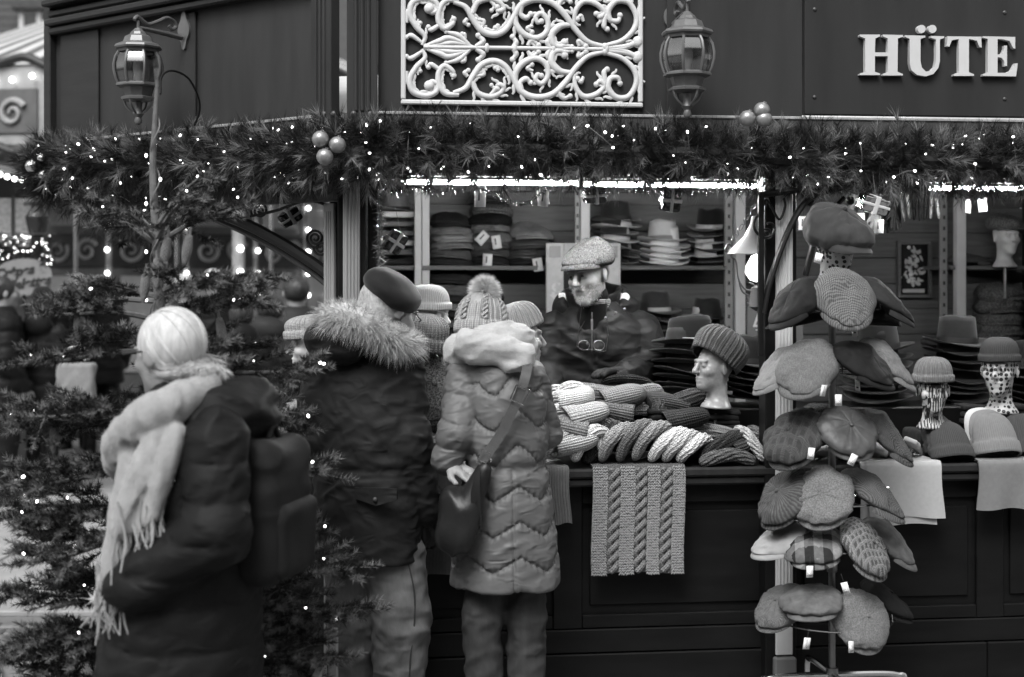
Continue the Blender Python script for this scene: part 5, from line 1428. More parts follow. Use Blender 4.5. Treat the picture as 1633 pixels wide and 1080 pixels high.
def pricetag(parent, loc_world, tilt, bars=False, wv=.022, hv=.038, string=.03, text=None):
    """card hanging by a string from a cap; placed in world, parented to the cap"""
    inv = parent.matrix_basis.inverted()
    o = MB().box((0, 0, -string - hv / 2), (wv, .0012, hv)).build('price_tag', 'card', parent, 0)
    o.matrix_basis = inv @ (Matrix.Translation(loc_world) @ Euler((0, tilt, rng.normal() * .4)).to_matrix().to_4x4())
    MB().tube([(0, 0, 0), (0, 0, -string)], .0006, 4).build('tag_string', 'wire', o)
    if bars: MB().box((0, -.0011, -string - hv * .72), (wv * .75, .0008, hv * .3)).build('tag_print', 'barcode', o, 0)
    elif text:
        cu = bpy.data.curves.new('tag_print', 'FONT'); cu.body = text; cu.size = hv * .2; cu.align_x = 'CENTER'
        tmp = bpy.data.objects.new('tmp', cu); COL.objects.link(tmp); dg = bpy.context.evaluated_depsgraph_get()
        me = bpy.data.meshes.new_from_object(tmp.evaluated_get(dg)); bpy.data.objects.remove(tmp); me.materials.append(M['ink'])
        q = inst('tag_print', me, o, (wv * .1, -.001, -string - hv / 2), (R(90), R(-90), 0))
    else: MB().box((0, -.0011, -string - hv * .7), (wv * .5, .0008, hv * .14)).build('tag_print', 'ink', o, 0)
    return o
RC = [ # px, py, depth offset, heading, pitch, roll, template, material, scale, label, tag(px,py,tilt,bars)
 (1266, 474, -.10, -58, 37, -8, FLAT[0], 'cloth_black', 1.10, 'black flat cap pointing left on the top tier of the rack', None),
 (1350, 468, -.19, 4, 51, 0, FLAT[1], 'tooth', 1.06, 'checked flat cap facing front on the top tier of the rack', None),
 (1414, 472, -.06, 62, 33, 8, FLAT[2], 'cloth_dark', 1.12, 'charcoal flat cap pointing right on the top tier of the rack', None),
 (1270, 502, .10, -120, 9, 0, FLAT[3], 'cloth_black', .95, 'black cap at the back left of the top tier', (1348, 498, .1, 0)),
 (1392, 498, .12, 130, 9, 0, FLAT[3], 'cloth_black', .95, 'black cap at the back right of the top tier', (1361, 505, -.05, 0)),
 (1240, 582, -.06, -70, 34, -6, FLAT[1], 'linen', 1.05, 'pale tweed flat cap at the left of the second tier', None),
 (1283, 578, -.17, -34, 42, -4, FLAT[2], 'linen_dim', 1.12, 'pale tweed flat cap in front left of the second tier', (1318, 600, .15, 3)),
 (1380, 572, -.17, 42, 30, 6, FLAT[3], 'cloth_black', 1.12, 'black flat cap in front right of the second tier', (1366, 592, .0, 0)),
 (1420, 572, -.02, 66, 37, 6, FLAT[0], 'linen', 1.12, 'pale tweed flat cap pointing right on the second tier', None),
 (1262, 690, -.12, -46, 47, -4, NEWS[0], 'plaid_dark', 1.10, 'dark plaid newsboy cap at the left of the third tier', (1297, 700, .05, 1)),
 (1356, 682, -.19, 12, 44, 0, NEWS[1], 'leather', .96, 'dark waxed newsboy cap facing front on the third tier', (1370, 712, .45, 1)),
 (1420, 688, -.04, 66, 42, 0, FLAT[1], 'herring_dark', 1.10, 'dark ribbed tweed cap pointing right on the third tier', None),
 (1310, 660, .12, 170, 18, 0, FLAT[0], 'tweed_dark', .95, 'grey tweed cap at the back of the third tier', (1337, 615, .0, 1)),
 (1244, 788, -.10, -58, 47, -6, NEWS[2], 'rays', 1.04, 'striped grey newsboy cap at the left of the fourth tier', None),
 (1308, 785, -.19, -16, 50, -8, NEWS[3], 'tweed', 1.04, 'light speckled newsboy cap in front on the fourth tier', None),
 (1398, 780, -.10, 52, 33, 8, FLAT[2], 'tooth_fine', 1.14, 'small checked flat cap pointing right on the fourth tier', None),
 (1248, 852, -.06, -62, 18, -4, FLAT[3], 'cloth_pale', 1.08, 'plain pale flat cap pointing left on the fifth tier', None),
 (1297, 862, -.16, -10, 24, -4, NEWS[0], 'buffalo', .98, 'large check cap in front on the fifth tier', (1292, 888, .0, 1)),
 (1388, 868, -.17, 34, 50, 10, NEWS[1], 'plaid', 1.02, 'glen plaid newsboy cap in front right on the fifth tier', None),
 (1424, 858, .0, 62, 37, 6, FLAT[0], 'suede', 1.06, 'dark suede cap behind the glen plaid cap', None),
 (1240, 962, -.08, -54, 34, -4, NEWS[2], 'herring', .92, 'herringbone newsboy cap at the left of the lowest tier', None),
 (1294, 950, -.17, -14, 13, -4, NEWS[3], 'suede', .98, 'grey suede newsboy cap in front on the lowest tier', (1290, 1003, .1, 3)),
 (1380, 985, -.17, 18, 57, 6, NEWS[0], 'tweed', .98, 'light mottled newsboy cap in front right on the lowest tier', (1341, 915, -.2, 1)),
 (1418, 950, .02, 62, 30, 6, NEWS[1], 'cloth_black', .95, 'black cap at the right of the lowest tier', (1357, 1008, .1, 1)),
]
for (px, py, dd, hd, pt_, ro, tp_, m, sc, lab, tg) in RC:
    p = PX(px, py, RD + dd)
    Mx = Matrix.Translation(p) @ Matrix.Rotation(R(hd), 4, 'Z') @ Matrix.Rotation(R(pt_), 4, 'X') @ Matrix.Rotation(R(ro), 4, 'Y') @ Matrix.Scale(sc * .84, 4) @ Matrix.Diagonal((1.04, 1.0, .84, 1)) @ Matrix.Translation((0, -.0, -.035))
    c = put(tp_, lab, 'cap', (0, 0, 0), (0, 0, 0), 1., 'caps displayed on the wire rack', {'cap': m})
    c.matrix_basis = Mx
    if tg: pricetag(c, PX(tg[0], tg[1], RD - .31 if tg[3] else RD - .1), tg[2], tg[3] == 1, text='STETSON' if tg[3] == 3 else None)
mh = mannequin(1332, 388, RD, R(25), 'foam_dots', 'dotted mannequin head on top of the cap rack', .80)
nc_ = put(NEWS[2], 'large dark wool newsboy cap on the dotted head above the rack', 'cap', (0, 0, 0), m={'cap': 'felt_mid'}, group=None)
nc_.matrix_basis = Matrix.Translation(PX(1337, 372, RD - .02)) @ Matrix.Rotation(R(35), 4, 'Z') @ Matrix.Rotation(R(20), 4, 'X') @ Matrix.Scale(.96, 4) @ Matrix.Diagonal((1, 1, 1.5, 1))
pricetag(nc_, PX(1307, 404, RD - .12), .28, True, .030, .036, .0)
# ------------------------------------------------------------------ tags, sign board, poster, lamp inside the stall
def hangtag(px, py, d, rot, label, w=.045, h=.085, m='card'):
    o = thing('hanging_tag', label, 'tag', PX(px, py, d), (0, rot, rng.normal() * .3), 'white tags under the eave')
    MB().box((0, 0, -h / 2), (w, .0015, h)).build('tag_card', m, o, 0)
    MB().box((-w * .1, -.0012, -h * .45), (w * .16, .001, h * .5)).build('tag_print', 'sign_dim', o, 0)
    MB().tube([(0, 0, 0), (0, 0, .06)], .001, 4).build('string', 'wire', o)
hangtag(766, 296, 5.6, .02, 'white tag hanging above the tallest cap stack'); hangtag(864, 303, 5.6, -.15, 'white tag hanging above the leather caps', .045, .06); hangtag(868, 303, 5.58, .1, 'second white tag overlapping the one above the leather caps', .04, .065)
for x, y, l in ((1281, 345, 'left of the dark wool cap'), (1372, 340, 'right of the dark wool cap'), (1402, 350, 'on the pale glove'), (1545, 318, 'above the right shelf upright'), (1566, 316, 'above the right mannequin')): hangtag(x, y, 6.2, rng.normal() * .06, 'small white tag hanging ' + l, .04, .06)
for x, y, l in ((776, 372, 'middle of the tallest cap stack'), (778, 405, 'bottom of the tallest cap stack'), (856, 412, 'bottom of the leather cap stack'), (790, 376, 'right side of the tallest cap stack')): hangtag(x, y, SPW(780, 400, TB - .17)[1], rng.normal() * .3, 'white price tag at the ' + l, .05, .07)
def text_mesh(s, size, m, ext=.002, shear=0., off=0.):
    cu = bpy.data.curves.new('lettering', 'FONT'); cu.body = s; cu.size = size; cu.extrude = ext; cu.shear = shear; cu.offset = off
    tmp = bpy.data.objects.new('tmp', cu); COL.objects.link(tmp); dg = bpy.context.evaluated_depsgraph_get()
    me = bpy.data.meshes.new_from_object(tmp.evaluated_get(dg)); bpy.data.objects.remove(tmp); me.materials.clear(); me.materials.append(M[m]); return me
d_ = SPW(930, 430, 2.1)[1]; k_ = d_ / FPX
fb = thing('framed_board', 'pale framed board with white lettering behind the shopkeeper', 'sign', PX(930, 545, d_), (0, 0, YAW))
fw, fh = 60 * k_, 157 * k_; t_ = 28 * k_
for x0, x1, z0, z1 in ((-fw, -fw + t_, 0, fh), (fw - t_, fw, 0, fh), (-fw + t_ + .001, fw - t_ - .001, fh - t_, fh), (-fw + t_ + .001, fw - t_ - .001, 0, t_)):
    MB().bx(x0, x1, -.012, .012, z0, z1, .003).build('frame_bar', 'sign_pale', fb)
for s in (-1, 1): MB().bx(s * (fw - t_ / 2) - .03, s * (fw - t_ / 2) + .03, -.016, -.0125, fh - .075, fh - .015, .002).build('corner_plate', 'slotted', fb)
MB().bx(-fw + t_, fw - t_, .0125, .016, t_, fh - t_).build('board_back', 'cloth_dark', fb)
inst('lettering', text_mesh('te', .10, 'white_paint', .002, 0, .003), fb, (-fw + t_ * .85, -.0145, fh * .44), (R(90), R(-90), 0))
d_ = SPW(1457, 430, 2.55)[1]; k_ = d_ / FPX
po = thing('framed_poster', 'framed poster with pale figure on the wood wall behind the rack', 'poster', PX(1458, 430, d_), (0, 0, YAW))
for x0, x1, z0, z1 in ((-28, -23, -45, 45), (23, 28, -45, 45), (-22.8, 22.8, 40, 45), (-22.8, 22.8, -45, -40)): MB().bx(x0 * k_, x1 * k_, -.015, .01, z0 * k_, z1 * k_, .002).build('frame_bar', 'shelf_wood', po)
MB().bx(-23 * k_, 23 * k_, .011, .014, -40 * k_, 40 * k_).build('print', 'cloth_dark', po, 0)
pm = MB()
for k in range(46): pm.ball((rng.normal() * 8 * k_, .0105, (rng.random() * 62 - 26) * k_), (rng.uniform(1, 4) * k_, .0015, rng.uniform(1.5, 6) * k_), 8, 5, rm(0, rng.random() * 3, 0))
q = pm.build('print_figure', 'poster', po, 180); q['kind'] = 'stuff'
MB().bx(-18 * k_, 18 * k_, .009, .0108, -37 * k_, -31 * k_).build('print_line', 'sign_pale', po)
d_ = SPW(1205, 500, 1.6)[1]; k_ = d_ / FPX
bs_ = thing('shop_sign', 'dark board with white script letters behind the black bracket post', 'sign', PX(1222, 540, d_), (0, 0, YAW))
MB().bx(-32 * k_, 60 * k_, -.01, .01, -10 * k_, 70 * k_, .003).build('board', 'sign_dim', bs_)
inst('lettering', text_mesh('Bo', 30 * k_, 'white_paint', .001, .35, .001), bs_, (-25 * k_, -.0125, 19 * k_), (R(90), 0, 0))
MB().bx(-18 * k_, 30 * k_, -.0125, -.0105, 13 * k_, 15 * k_).build('underline', 'white_paint', bs_)
# hanging lamp beside the bracket
LD_ = 5.5; k_ = LD_ / FPX
lp = thing('hanging_lamp', 'small lamp with bell shade and white globe on iron scrolls', 'lamp', PX(1206, 405, LD_))
MB().lathe([(7 * k_, 60 * k_), (9 * k_, 50 * k_), (20 * k_, 28 * k_), (44 * k_, 6 * k_), (46 * k_, 0), (43 * k_, 1 * k_), (18 * k_, 24 * k_), (6 * k_, 48 * k_)], 28).build('shade', 'shade_glass', lp)
MB().lathe([(.001, 0), (8 * k_, -3 * k_), (17 * k_, -20 * k_), (18 * k_, -30 * k_), (10 * k_, -42 * k_), (.001, -45 * k_)], 20).build('globe', 'globe', lp)
for s in (-1,):
    MB().tube([(x * k_, 0, z * k_) for x, z in spline([(-44, 2), (-50, 6), (-44, 16), (-36, 6), (-40, -4), (-32, -12), (-28, -40), (-18, -56), (-6, -58), (-4, -50), (-12, -46)], 60)], .0035, 6).build('scroll', 'steel_dull', lp)
    MB().tube([(x * k_, 0, z * k_) for x, z in spline([(-28, -40), (-22, -60), (-8, -68), (0, -74), (-6, -84), (-14, -78)], 40)], .0035, 6).build('scroll', 'steel_dull', lp)
MB().lathe([(.001, -50 * k_), (8 * k_, -54 * k_), (10 * k_, -70 * k_), (12 * k_, -84 * k_), (.001, -92 * k_)], 16).build('finial', 'lantern', lp)
lk = MB().tube([(.006 * math.cos(a), 0, .013 * math.sin(a)) for a in np.linspace(0, 2 * PI, 14, endpoint=False)], .0018, 5, closed=True).mesh('chain_link', 'steel_dull')
for k in range(9):
    f = k / 8; inst('chain_link', lk, lp, ((-44 + 40 * f) * k_, 0, (10 + 65 * f) * k_), (0, R(32), (k % 2) * PI / 2))
# ------------------------------------------------------------------ people
mat('skin', .25, .5, .4, .12, 30, .25, 160, .002)
mat('skin_old', .36, .5, .3, .28, 34, .5, 110, .003)
mat('hair_blond', .46, .5, .35, .3, 60, .6, 90, .004, stretch=(1, 1, .2))
mat('skin_seller', .23, .55, .25, .25, 34, .5, 110, .003)
mat('hair_grey', .40, .5, .35, .4, 60, .6, 90, .004)
mat('hair_dark', .03, .5, .35, .3, 60, .5, 90, .004)
mat('beard', .42, .6, .3, .2, 60)
mat('coat_puffer', .105, .5, .25, .12, 8, .15, 90, .002, crease=(15, .012, (1, 1, 2.2)))
mat('coat_parka', .020, .6, .12, .25, 9, .22, 120, .002, crease=(16, .010, (1, 1, 1.6)))
mat('coat_dark', .010, .62, .12, .2, 9, .2, 120, .002, crease=(14, .008, (1, 1, 2.0)))
mat('coat_seller', .015, .5, .16, .25, 9, .25, 120, .002, crease=(14, .010, (1, 1, 1.6)))
mat('coat_bg', .008, .6, .15, .2, 9, .2, 60, .004); mat('coat_bg2', .022, .6, .15, .2, 9, .2, 60, .004)
mat('denim', .13, .85, .1, .35, 24, .4, 260, .0015, stretch=(1, 1, .35), crease=(8, .016, (1, 1, 1.8)))
mat('denim_dark', .045, .85, .1, .35, 24, .4, 260, .0015, stretch=(1, 1, .35), crease=(8, .016, (1, 1, 1.8)))
mat('wool_pale', .40, .95, .1, .15, 50, .7, 260, .003, sheen=.3)
mat('wool_scarf', .28, .95, .1, .12, 40, .5, 160, .004, sheen=.3)
mat('fur', .46, .7, .3, .45, 30); mat('fur_pale', .62, .7, .3, .3, 30); mat('sherpa', .7, .95, .1, .2, 80, .8, 200, .004)
mat('bag_leather', .012, .4, .3, .4, 12, .3, 60, .003)
mat('strap', .065, .55, .35, .2, 40, .4, 200)
mat('backpack', .016, .7, .1, .25, 10, .3, 120, .003)
mat('shoe', .02, .4, .4)
mat('stripe_shirt', .5, .8, .2, .1, 30, pat='zstripe', g2=.02, f=800)

def local_of(root):
    Mi = root.matrix_basis.inverted()
    return lambda px, py, d: np.array(Mi @ PX(px, py, d))
def hand_sdf(p, w, d, nrm, thumb, curl=.5, sc=1.):
    """w wrist, d direction, nrm back of the hand, thumb +-1"""
    d = np.array(d, float); d /= np.linalg.norm(d); n = np.array(nrm, float); n -= d * (n @ d); n /= np.linalg.norm(n); s = np.cross(n, d) * thumb
    w = np.array(w, float)
    D = cap(p, w - d * .02, w + d * .02 * sc, .026 * sc, .028 * sc)
    for k in (-1, 1): D = smin(D, cap(p, w + d * .02 * sc + s * k * .014 * sc, w + d * .085 * sc + s * k * .022 * sc, .018 * sc, .015 * sc), .015)
    for k, (o, L) in enumerate(((.031, .072), (.0105, .082), (-.0105, .077), (-.030, .060))):
        a = w + (d * .085 + s * o) * sc; dd = d + s * o * 2.2
        for j, f in enumerate((.45, .32, .25)):
            ang = curl * (.35 + .9 * j) ; dr = dd * math.cos(ang) - n * math.sin(ang); dr /= np.linalg.norm(dr)
            b = a + dr * L * f * sc; D = smin(D, cap(p, a, b, (.0098 - .001 * j) * sc, (.0090 - .001 * j) * sc), .004); a = b
    a = w + (d * .025 + s * .026) * sc; b = a + (d * .035 + s * .03 - n * .012) * sc; c = b + (d * .032 + s * .008 - n * .012 * curl) * sc
    D = smin(D, cap(p, a, b, .014 * sc, .0115 * sc), .012); return smin(D, cap(p, b, c, .011 * sc, .0095 * sc), .006)
def limbs(p, chains, k=.03):
    d = None
    for pts, rs in chains:
        for i in range(len(pts) - 1):
            e = cap(p, pts[i], pts[i + 1], rs[i], rs[i + 1]); d = e if d is None else smin(d, e, k)
    return d
def bodysdf(p, hc, hR, hs, arms, legs, hands=(), tz=(.85, 1.42), trx=(.14, .15), cx=0.):
    d = head_sdf((p - hc) @ hR / hs, False, False) * hs
    nb = hc + hR @ A3(0, .02, -.07) * hs
    d = smin(d, cap(p, nb, (nb[0] * .5 + cx * .5, nb[1] * .5 + .01, tz[1] - .02), .052, .065), .03)
    d = smin(d, column(p, [tz[0], (tz[0] + tz[1]) / 2, tz[1] - .08, tz[1]], [trx[0], trx[0] * .9, trx[1], trx[1] * .6], [.085, .085, .07, .045]), .04)
    d = smin(d, limbs(p, arms), .03); d = smin(d, limbs(p, legs), .04)
    for h in hands: d = smin(d, hand_sdf(p, *h), .012)
    return d
def fold(p, f, amp, seed=0., warp=.5):
    """cloth creases: ridged, stretched noise"""
    q = p * A3(*f) + seed; q = q + warp * np.stack([vn(q * .7 + 5), vn(q * .7 + 9), vn(q * .7 + 2)], 1)
    n = vn(q); return amp * (1 - 2.2 * np.abs(n)) 
def quilt(zz, per, amp):
    u = np.abs(((zz / per) % 1) - .5) * 2            # 1 at seam
    return amp * (np.sqrt(np.clip(1 - u ** 2.2, 0, 1)) - .55)

# ---- lady in the puffer coat
D = 4.9
lady = thing('person', 'customer in pompom hat and long grey puffer coat at the counter', 'person', (PX(795, 0, D).x, D, 0), (0, 0, R(176)), 'customers and passers-by')
q = local_of(lady)
hc = q(771, 512, D + .12); hR = rm(R(14), 0, R(-14))
ua = [(q(738, 603, D + .02), q(730, 690, D - .06), q(712, 734, D - .06)), (.060, .060, .050)]
rarm = [(q(846, 604, D + .04), q(866, 690, D + .10), q(836, 705, D + .3)), (.060, .058, .045)]
lg = [[(q(778, 930, D), q(770, 985, D - .02), q(772, 1190, D), q(772, 1216, D + .02)), (.075, .066, .058, .05)], [(q(836, 930, D + .02), q(838, 985, D), q(842, 1190, D + .02), q(842, 1216, D + .04)), (.075, .066, .058, .05)]]
lhand = (q(716, 740, D - .06), q(742, 754, D - .10) - q(716, 740, D - .06), (0, .2, 1.), -1, .45, .95)
arms_in = [[ua[0], (.034, .036, .028)], [rarm[0], (.034, .036, .028)]]
legs_in = [[a, tuple(x * .8 for x in b)] for a, b in lg]
snet(lambda p: bodysdf(p, hc, hR, .93, arms_in, legs_in, (lhand,), (.8, 1.42), (.09, .09)), (-.3, -.45, .02), (.3, .25, 1.72), .0065).build('body', 'skin', lady, 180)
zs = [.69, .8, .95, 1.08, 1.2, 1.34, 1.44, 1.52]
cxs = [-(806 - 795) / 463, -.022, -.024, -.026, -.02, -.012, -.004, .0]
def coat(p):
    d = column(p, zs, [.186, .180, .160, .142, .146, .150, .130, .06], [.165, .16, .15, .138, .135, .13, .11, .06], [.0, .0, .0, .0, -.005, -.015, -.03, -.05], cxs)
    th = np.arctan2(p[:, 0] + .02, p[:, 1] + .0)
    tri = np.abs(((th * 2.6 / PI + .85) % 1) - .5) * 2
    low = np.clip((1.12 - p[:, 2]) / .05, 0, 1)
    zz = p[:, 2] + (.055 * tri) * low + (1 - low) * (.045 * tri + .02 * np.sin(3 * th))
    um = np.abs((((zz - .69) / .118) % 1) - .5) * 2
    d = d + .004 * np.exp(-((1 - um) / .10) ** 2) - quilt(zz - .69, .118, .012) - fold(p @ rm(R(20), R(25), 0), (13, 13, 30), .0028, 3.) - .0035 * um ** 5 * np.sin(th * 46 + 6 * vn(p * 9))
    seam = np.exp(-((th + .28) / .03) ** 2) * low; d = d + .006 * seam
    d = d + .012 * np.exp(-((p[:, 2] - 1.10) / .02) ** 2)
    a = limbs(p, [ua, rarm], .03)
    la = np.clip((p - ua[0][0]) @ (ua[0][2] - ua[0][0]) / np.linalg.norm(ua[0][2] - ua[0][0]), -.1, .4)
    a = a - quilt(la + .015 * np.sin(p[:, 1] * 30), .085, .009) - fold(p @ rm(R(20), R(30), 0), (18, 18, 40), .0035, 1.5)
    return smin(d, a, .018)
snet(coat, (-.3, -.36, .66), (.3, .24, 1.56), .0047).build('coat', 'coat_puffer', lady, 180)
def jeans(p, L, seed):
    d = limbs(p, L, .02)
    return d - fold(p @ rm(R(30), R(30), 0), (9, 9, 20), .006, seed) - fold(p @ rm(R(-20), R(-35), 0), (18, 18, 36), .002, seed + 3)
snet(lambda p: smax(jeans(p, lg, 2.), p[:, 2] - .80, .02), (-.3, -.2, .06), (.3, .2, .82), .008).build('jeans', 'denim_dark', lady, 180)
def shoes(root, L, m='shoe'):
    for pts, _ in L:
        e = pts[-1]; MB().add(*(lambda b: (b.arr(), [f for f in b.f]))(snet(lambda p: smax(smin(ell(p, (e[0], e[1] - .05, .04), (.045, .13, .05)), cap(p, (e[0], e[1] + .01, .05), (e[0], e[1], .14), .05), .03), .004 - p[:, 2], .005), (e[0] - .08, e[1] - .22, -.01), (e[0] + .08, e[1] + .12, .2), .012))).build('shoe', m, root, 180)
shoes(lady, lg)
MB().tube(spline([q(762, 930, D - .065), q(757, 985, D - .075), q(760, 1080, D - .06), q(762, 1190, D - .05)], 24), .0026, 6).build('jeans_seam', 'denim', lady)
bn = put(BEA['rib'], '', None, (0, 0, 0), m={'hat': 'knit_cream'}); del bn['label']; bn.name = 'hat'; bn.parent = lady
bn.matrix_basis = Matrix.Translation(Vector(hc + hR @ A3(0, .012, -.050))) @ Matrix.Rotation(R(-4), 4, 'X') @ Matrix(hR).to_4x4() @ Matrix.Diagonal((.98, .95, .76, 1))
def cablehat():
    m = MB()
    for az in np.linspace(0, 2 * PI, 7, endpoint=False):
        for ph in (0, PI):
            t = np.linspace(0, 1, 60); ph_ = PI / 2 * t * .86; f = np.maximum(np.cos(ph_) ** .62, .02); z = .056 + .129 * np.sin(ph_)
            w = .0085 * np.sin(t * 22 + ph) * (1 - .6 * t); bump = .004 + .003 * np.cos(t * 22 + ph)
            x = (.088 * f + bump) * math.sin(az) + w * math.cos(az); y = -(.104 * f + bump) * math.cos(az) + w * math.sin(az)
            m.tube(np.stack([x, y, z], 1), [.0065, .004], 7)
    return m
q_ = cablehat().build('cable_pattern', 'knit_cream', bn, 180); q_['kind'] = 'stuff'
def fluff(P, D, L, w, name, m, parent, segs=2, bend=(0, 0, -.2), seed=1):
    b = MB(); strands(b, P, D, L, w, bend, segs, np.random.default_rng(seed)); o = b.build(name, m, parent, 0); o['kind'] = 'stuff'; return o
r = np.random.default_rng(5); n = 5200
pc = q(773, 463, D + .10); v = r.normal(size=(n, 3)); v /= np.linalg.norm(v, axis=1)[:, None]
pp = MB().ball(pc, .035, 16, 10).build('pompom', 'fur', lady, 180)
b = MB(); v2 = v + r.normal(size=v.shape) * .25 + [0, 0, .15]; v2 /= np.linalg.norm(v2, axis=1)[:, None]
strands(b, pc + v * .025, v2, .040 * (.6 + .6 * r.random(n)), .0008, (0, 0, -.15), 2, r); q_ = b.build('pompom_fur', 'fur_pale', pp, 0); q_['kind'] = 'stuff'
# big pale scarf round the neck
nk = q(782, 556, D + .06)
def lscarf(p):
    k = p - nk
    R_ = rm(R(16), R(10), 0); k = k @ R_
    rad = np.sqrt((k[:, 0] / 1.28) ** 2 + (k[:, 1] / 1.0) ** 2)
    d = np.sqrt((rad - .088) ** 2 + (k[:, 2] * .62) ** 2) - .036
    d2 = ell(k, (.01, -.0, .012), (.118, .10, .045)); d = smin(d, d2, .03)
    back = rbox(p, q(790, 562, D - .085), (.135, .035, .052), .03, rm(R(-18), R(-12), 0)); d = smin(d, back, .035)
    return d - fold(p @ rm(R(10), R(20), 0), (7, 7, 30), .008, 4.) - fold(p, (14, 14, 50), .003, 1.) - .002 * fbm(p * 30, 2)
ls = snet(lscarf, (-.25, -.26, 1.3), (.25, .24, 1.66), .007); lo_ = ls.build('scarf', 'wool_pale', lady, 180)
def fuzz(mb, par, n, L, w, m, seed):
    V = mb.arr(); N = vnormals(V, mb.f); r = np.random.default_rng(seed); I = r.integers(0, len(V), n); D = N[I] * .5 + r.normal(size=(n, 3)) * .5; D /= np.linalg.norm(D, axis=1)[:, None]
    b = MB(); strands(b, V[I], D, L * (.5 + r.random(n)), w, 0, 1, r); o = b.build('wool_fuzz', m, par, 0); o['kind'] = 'stuff'
fuzz(ls, lo_, 14000, .005, .0004, 'wool_pale', 3)
# shoulder bag of the lady
bag = thing('shoulder_bag', 'black leather shoulder bag with tassel and webbing strap on the puffer coat', 'bag', PX(732, 830, D - .2))
qb = local_of(bag)
def bagf(p):
    c0, c1 = qb(752, 752, D - .2), qb(728, 868, D - .22)
    d = cap(p, qb(770, 750, D - .18), qb(730, 850, D - .2), .028, .062); d = smin(d, cap(p, qb(722, 800, D - .16), qb(722, 860, D - .18), .05, .055), .03)
    return smax(d, np.abs(p[:, 1] - .02) - .06, .03) - fold(p, (16, 16, 9), .006, 8.)
snet(bagf, (-.14, -.16, -.2), (.2, .16, .24), .008).build('bag_body', 'bag_leather', bag, 180)
def strip(pts, w, th, m, name, parent, nrm=(0, -1, 0)):
    P = spline(pts, 40); T = np.gradient(P, axis=0); T /= np.linalg.norm(T, axis=1)[:, None]; N = np.broadcast_to(A3(*nrm), P.shape); S = np.cross(T, N); S /= np.linalg.norm(S, axis=1)[:, None]; N2 = np.cross(S, T)
    X = np.stack([P - S * w + N2 * 0, P + S * w, P + S * w - N2 * th, P - S * w - N2 * th], 1)
    m_ = MB(); m_.grid(X, cv=True); return m_.build(name, m, parent)
strip([qb(842, 572, D - .10), qb(838, 600, D - .165), qb(824, 640, D - .172), qb(800, 690, D - .172), qb(778, 722, D - .178), qb(766, 742, D - .19)], .0165, .004, 'strap', 'strap', bag)
bk = qb(829, 630, D - .182)
MB().tube([bk + rm(0, R(24), 0) @ A3(*v_) for v_ in ((-.024, 0, -.026), (.024, 0, -.026), (.024, 0, .026), (-.024, 0, .026))], .0032, 6, closed=True).build('buckle', 'chrome', bag)
rg = qb(772, 728, D - .195); MB().tube([rg + rm(0, R(24), 0) @ A3(*v_) for v_ in ((-.014, 0, -.018), (.014, 0, -.018), (.014, 0, .018), (-.014, 0, .018))], .0026, 6, closed=True).build('ring', 'chrome', bag)
for k in range(16):
    x = 752 + k * .9; strip([qb(764, 742, D - .22), qb(x, 790, D - .225 - .004 * (k % 3)), qb(x - 2 + rng.normal() * 3, 848 + rng.normal() * 6, D - .215)], .003, .001, 'bag_leather', 'tassel_strand', bag)
sn = q(781, 734, D - .152); MB().ball(sn, (.009, .006, .009), 12, 6).build('snap_button', 'chrome', lady)

# ---- man with beret and fur-trimmed parka
D = 4.98
man = thing('person', 'customer in black beret and dark parka with fur collar at the counter', 'person', (PX(585, 0, D).x, D, 0), (0, 0, R(166)), 'customers and passers-by')
q = local_of(man)
hc = q(622, 495, D + .10); hR = rm(R(24), R(0), R(100 - 166)) 
hR = np.array((Matrix.Rotation(R(128 - 166), 3, 'Z') @ Matrix.Rotation(R(24), 3, 'X')))
ra = [(q(640, 590, D + .0), q(652, 705, D - .05), q(670, 795, D + .02), q(675, 815, D + .03)), (.082, .074, .062, .055)]
la = [(q(520, 592, D + .02), q(500, 700, D + .0), q(560, 742, D + .28)), (.08, .072, .06)]
lg = [[(q(628, 880, D), q(640, 990, D - .02), q(632, 1120, D), q(634, 1205, D)), (.105, .098, .085, .075)], [(q(560, 880, D + .06), q(566, 990, D + .08), q(562, 1120, D + .1), q(562, 1200, D + .1)), (.10, .09, .08, .07)]]
mh_ = (q(676, 818, D + .03), q(684, 850, D + .05) - q(676, 818, D + .03), (-.5, .5, 0), 1, .7, 1.05)
snet(lambda p: bodysdf(p, hc, hR, 1.0, [[a, tuple(x * .6 for x in b)] for a, b in (ra, la)], [[a, tuple(x * .7 for x in b)] for a, b in lg], (), (.85, 1.48), (.13, .15)), (-.36, -.4, .02), (.36, .3, 1.78), .0065).build('body', 'skin_old', man, 180)
snet(lambda p: hand_sdf(p, *mh_) - .003, tuple(mh_[0] - .14), tuple(mh_[0] + .14), .005).build('glove', 'bag_leather', man, 180)
zs = [.76, .85, 1.0, 1.1, 1.25, 1.4, 1.5, 1.56]
def parka(p):
    d = column(p, zs, [.182, .186, .188, .186, .195, .185, .145, .06], [.16, .16, .158, .15, .15, .14, .11, .06], [0, 0, 0, 0, 0, -.01, -.03, -.05], [-.004, 0, 0, 0, 0, 0, -.01, -.03])
    d = d - fold(p @ rm(R(20), R(30), 0), (9, 9, 24), .005, 1.) - fold(p @ rm(R(-20), R(-40), 0), (15, 15, 36), .003, 6.)
    d = d + .008 * np.exp(-((p[:, 2] - 1.085) / .012) ** 2) + .006 * np.exp(-((p[:, 2] - 1.06) / .01) ** 2)
    d = d - .003 * np.exp(-((p[:, 0] - .06) / .008) ** 2)
    a = limbs(p, [ra, la], .035) - fold(p @ rm(R(25), R(25), 0), (10, 10, 26), .006, 2.) - fold(p, (18, 18, 42), .003, 9.)
    return smin(d, a, .016)
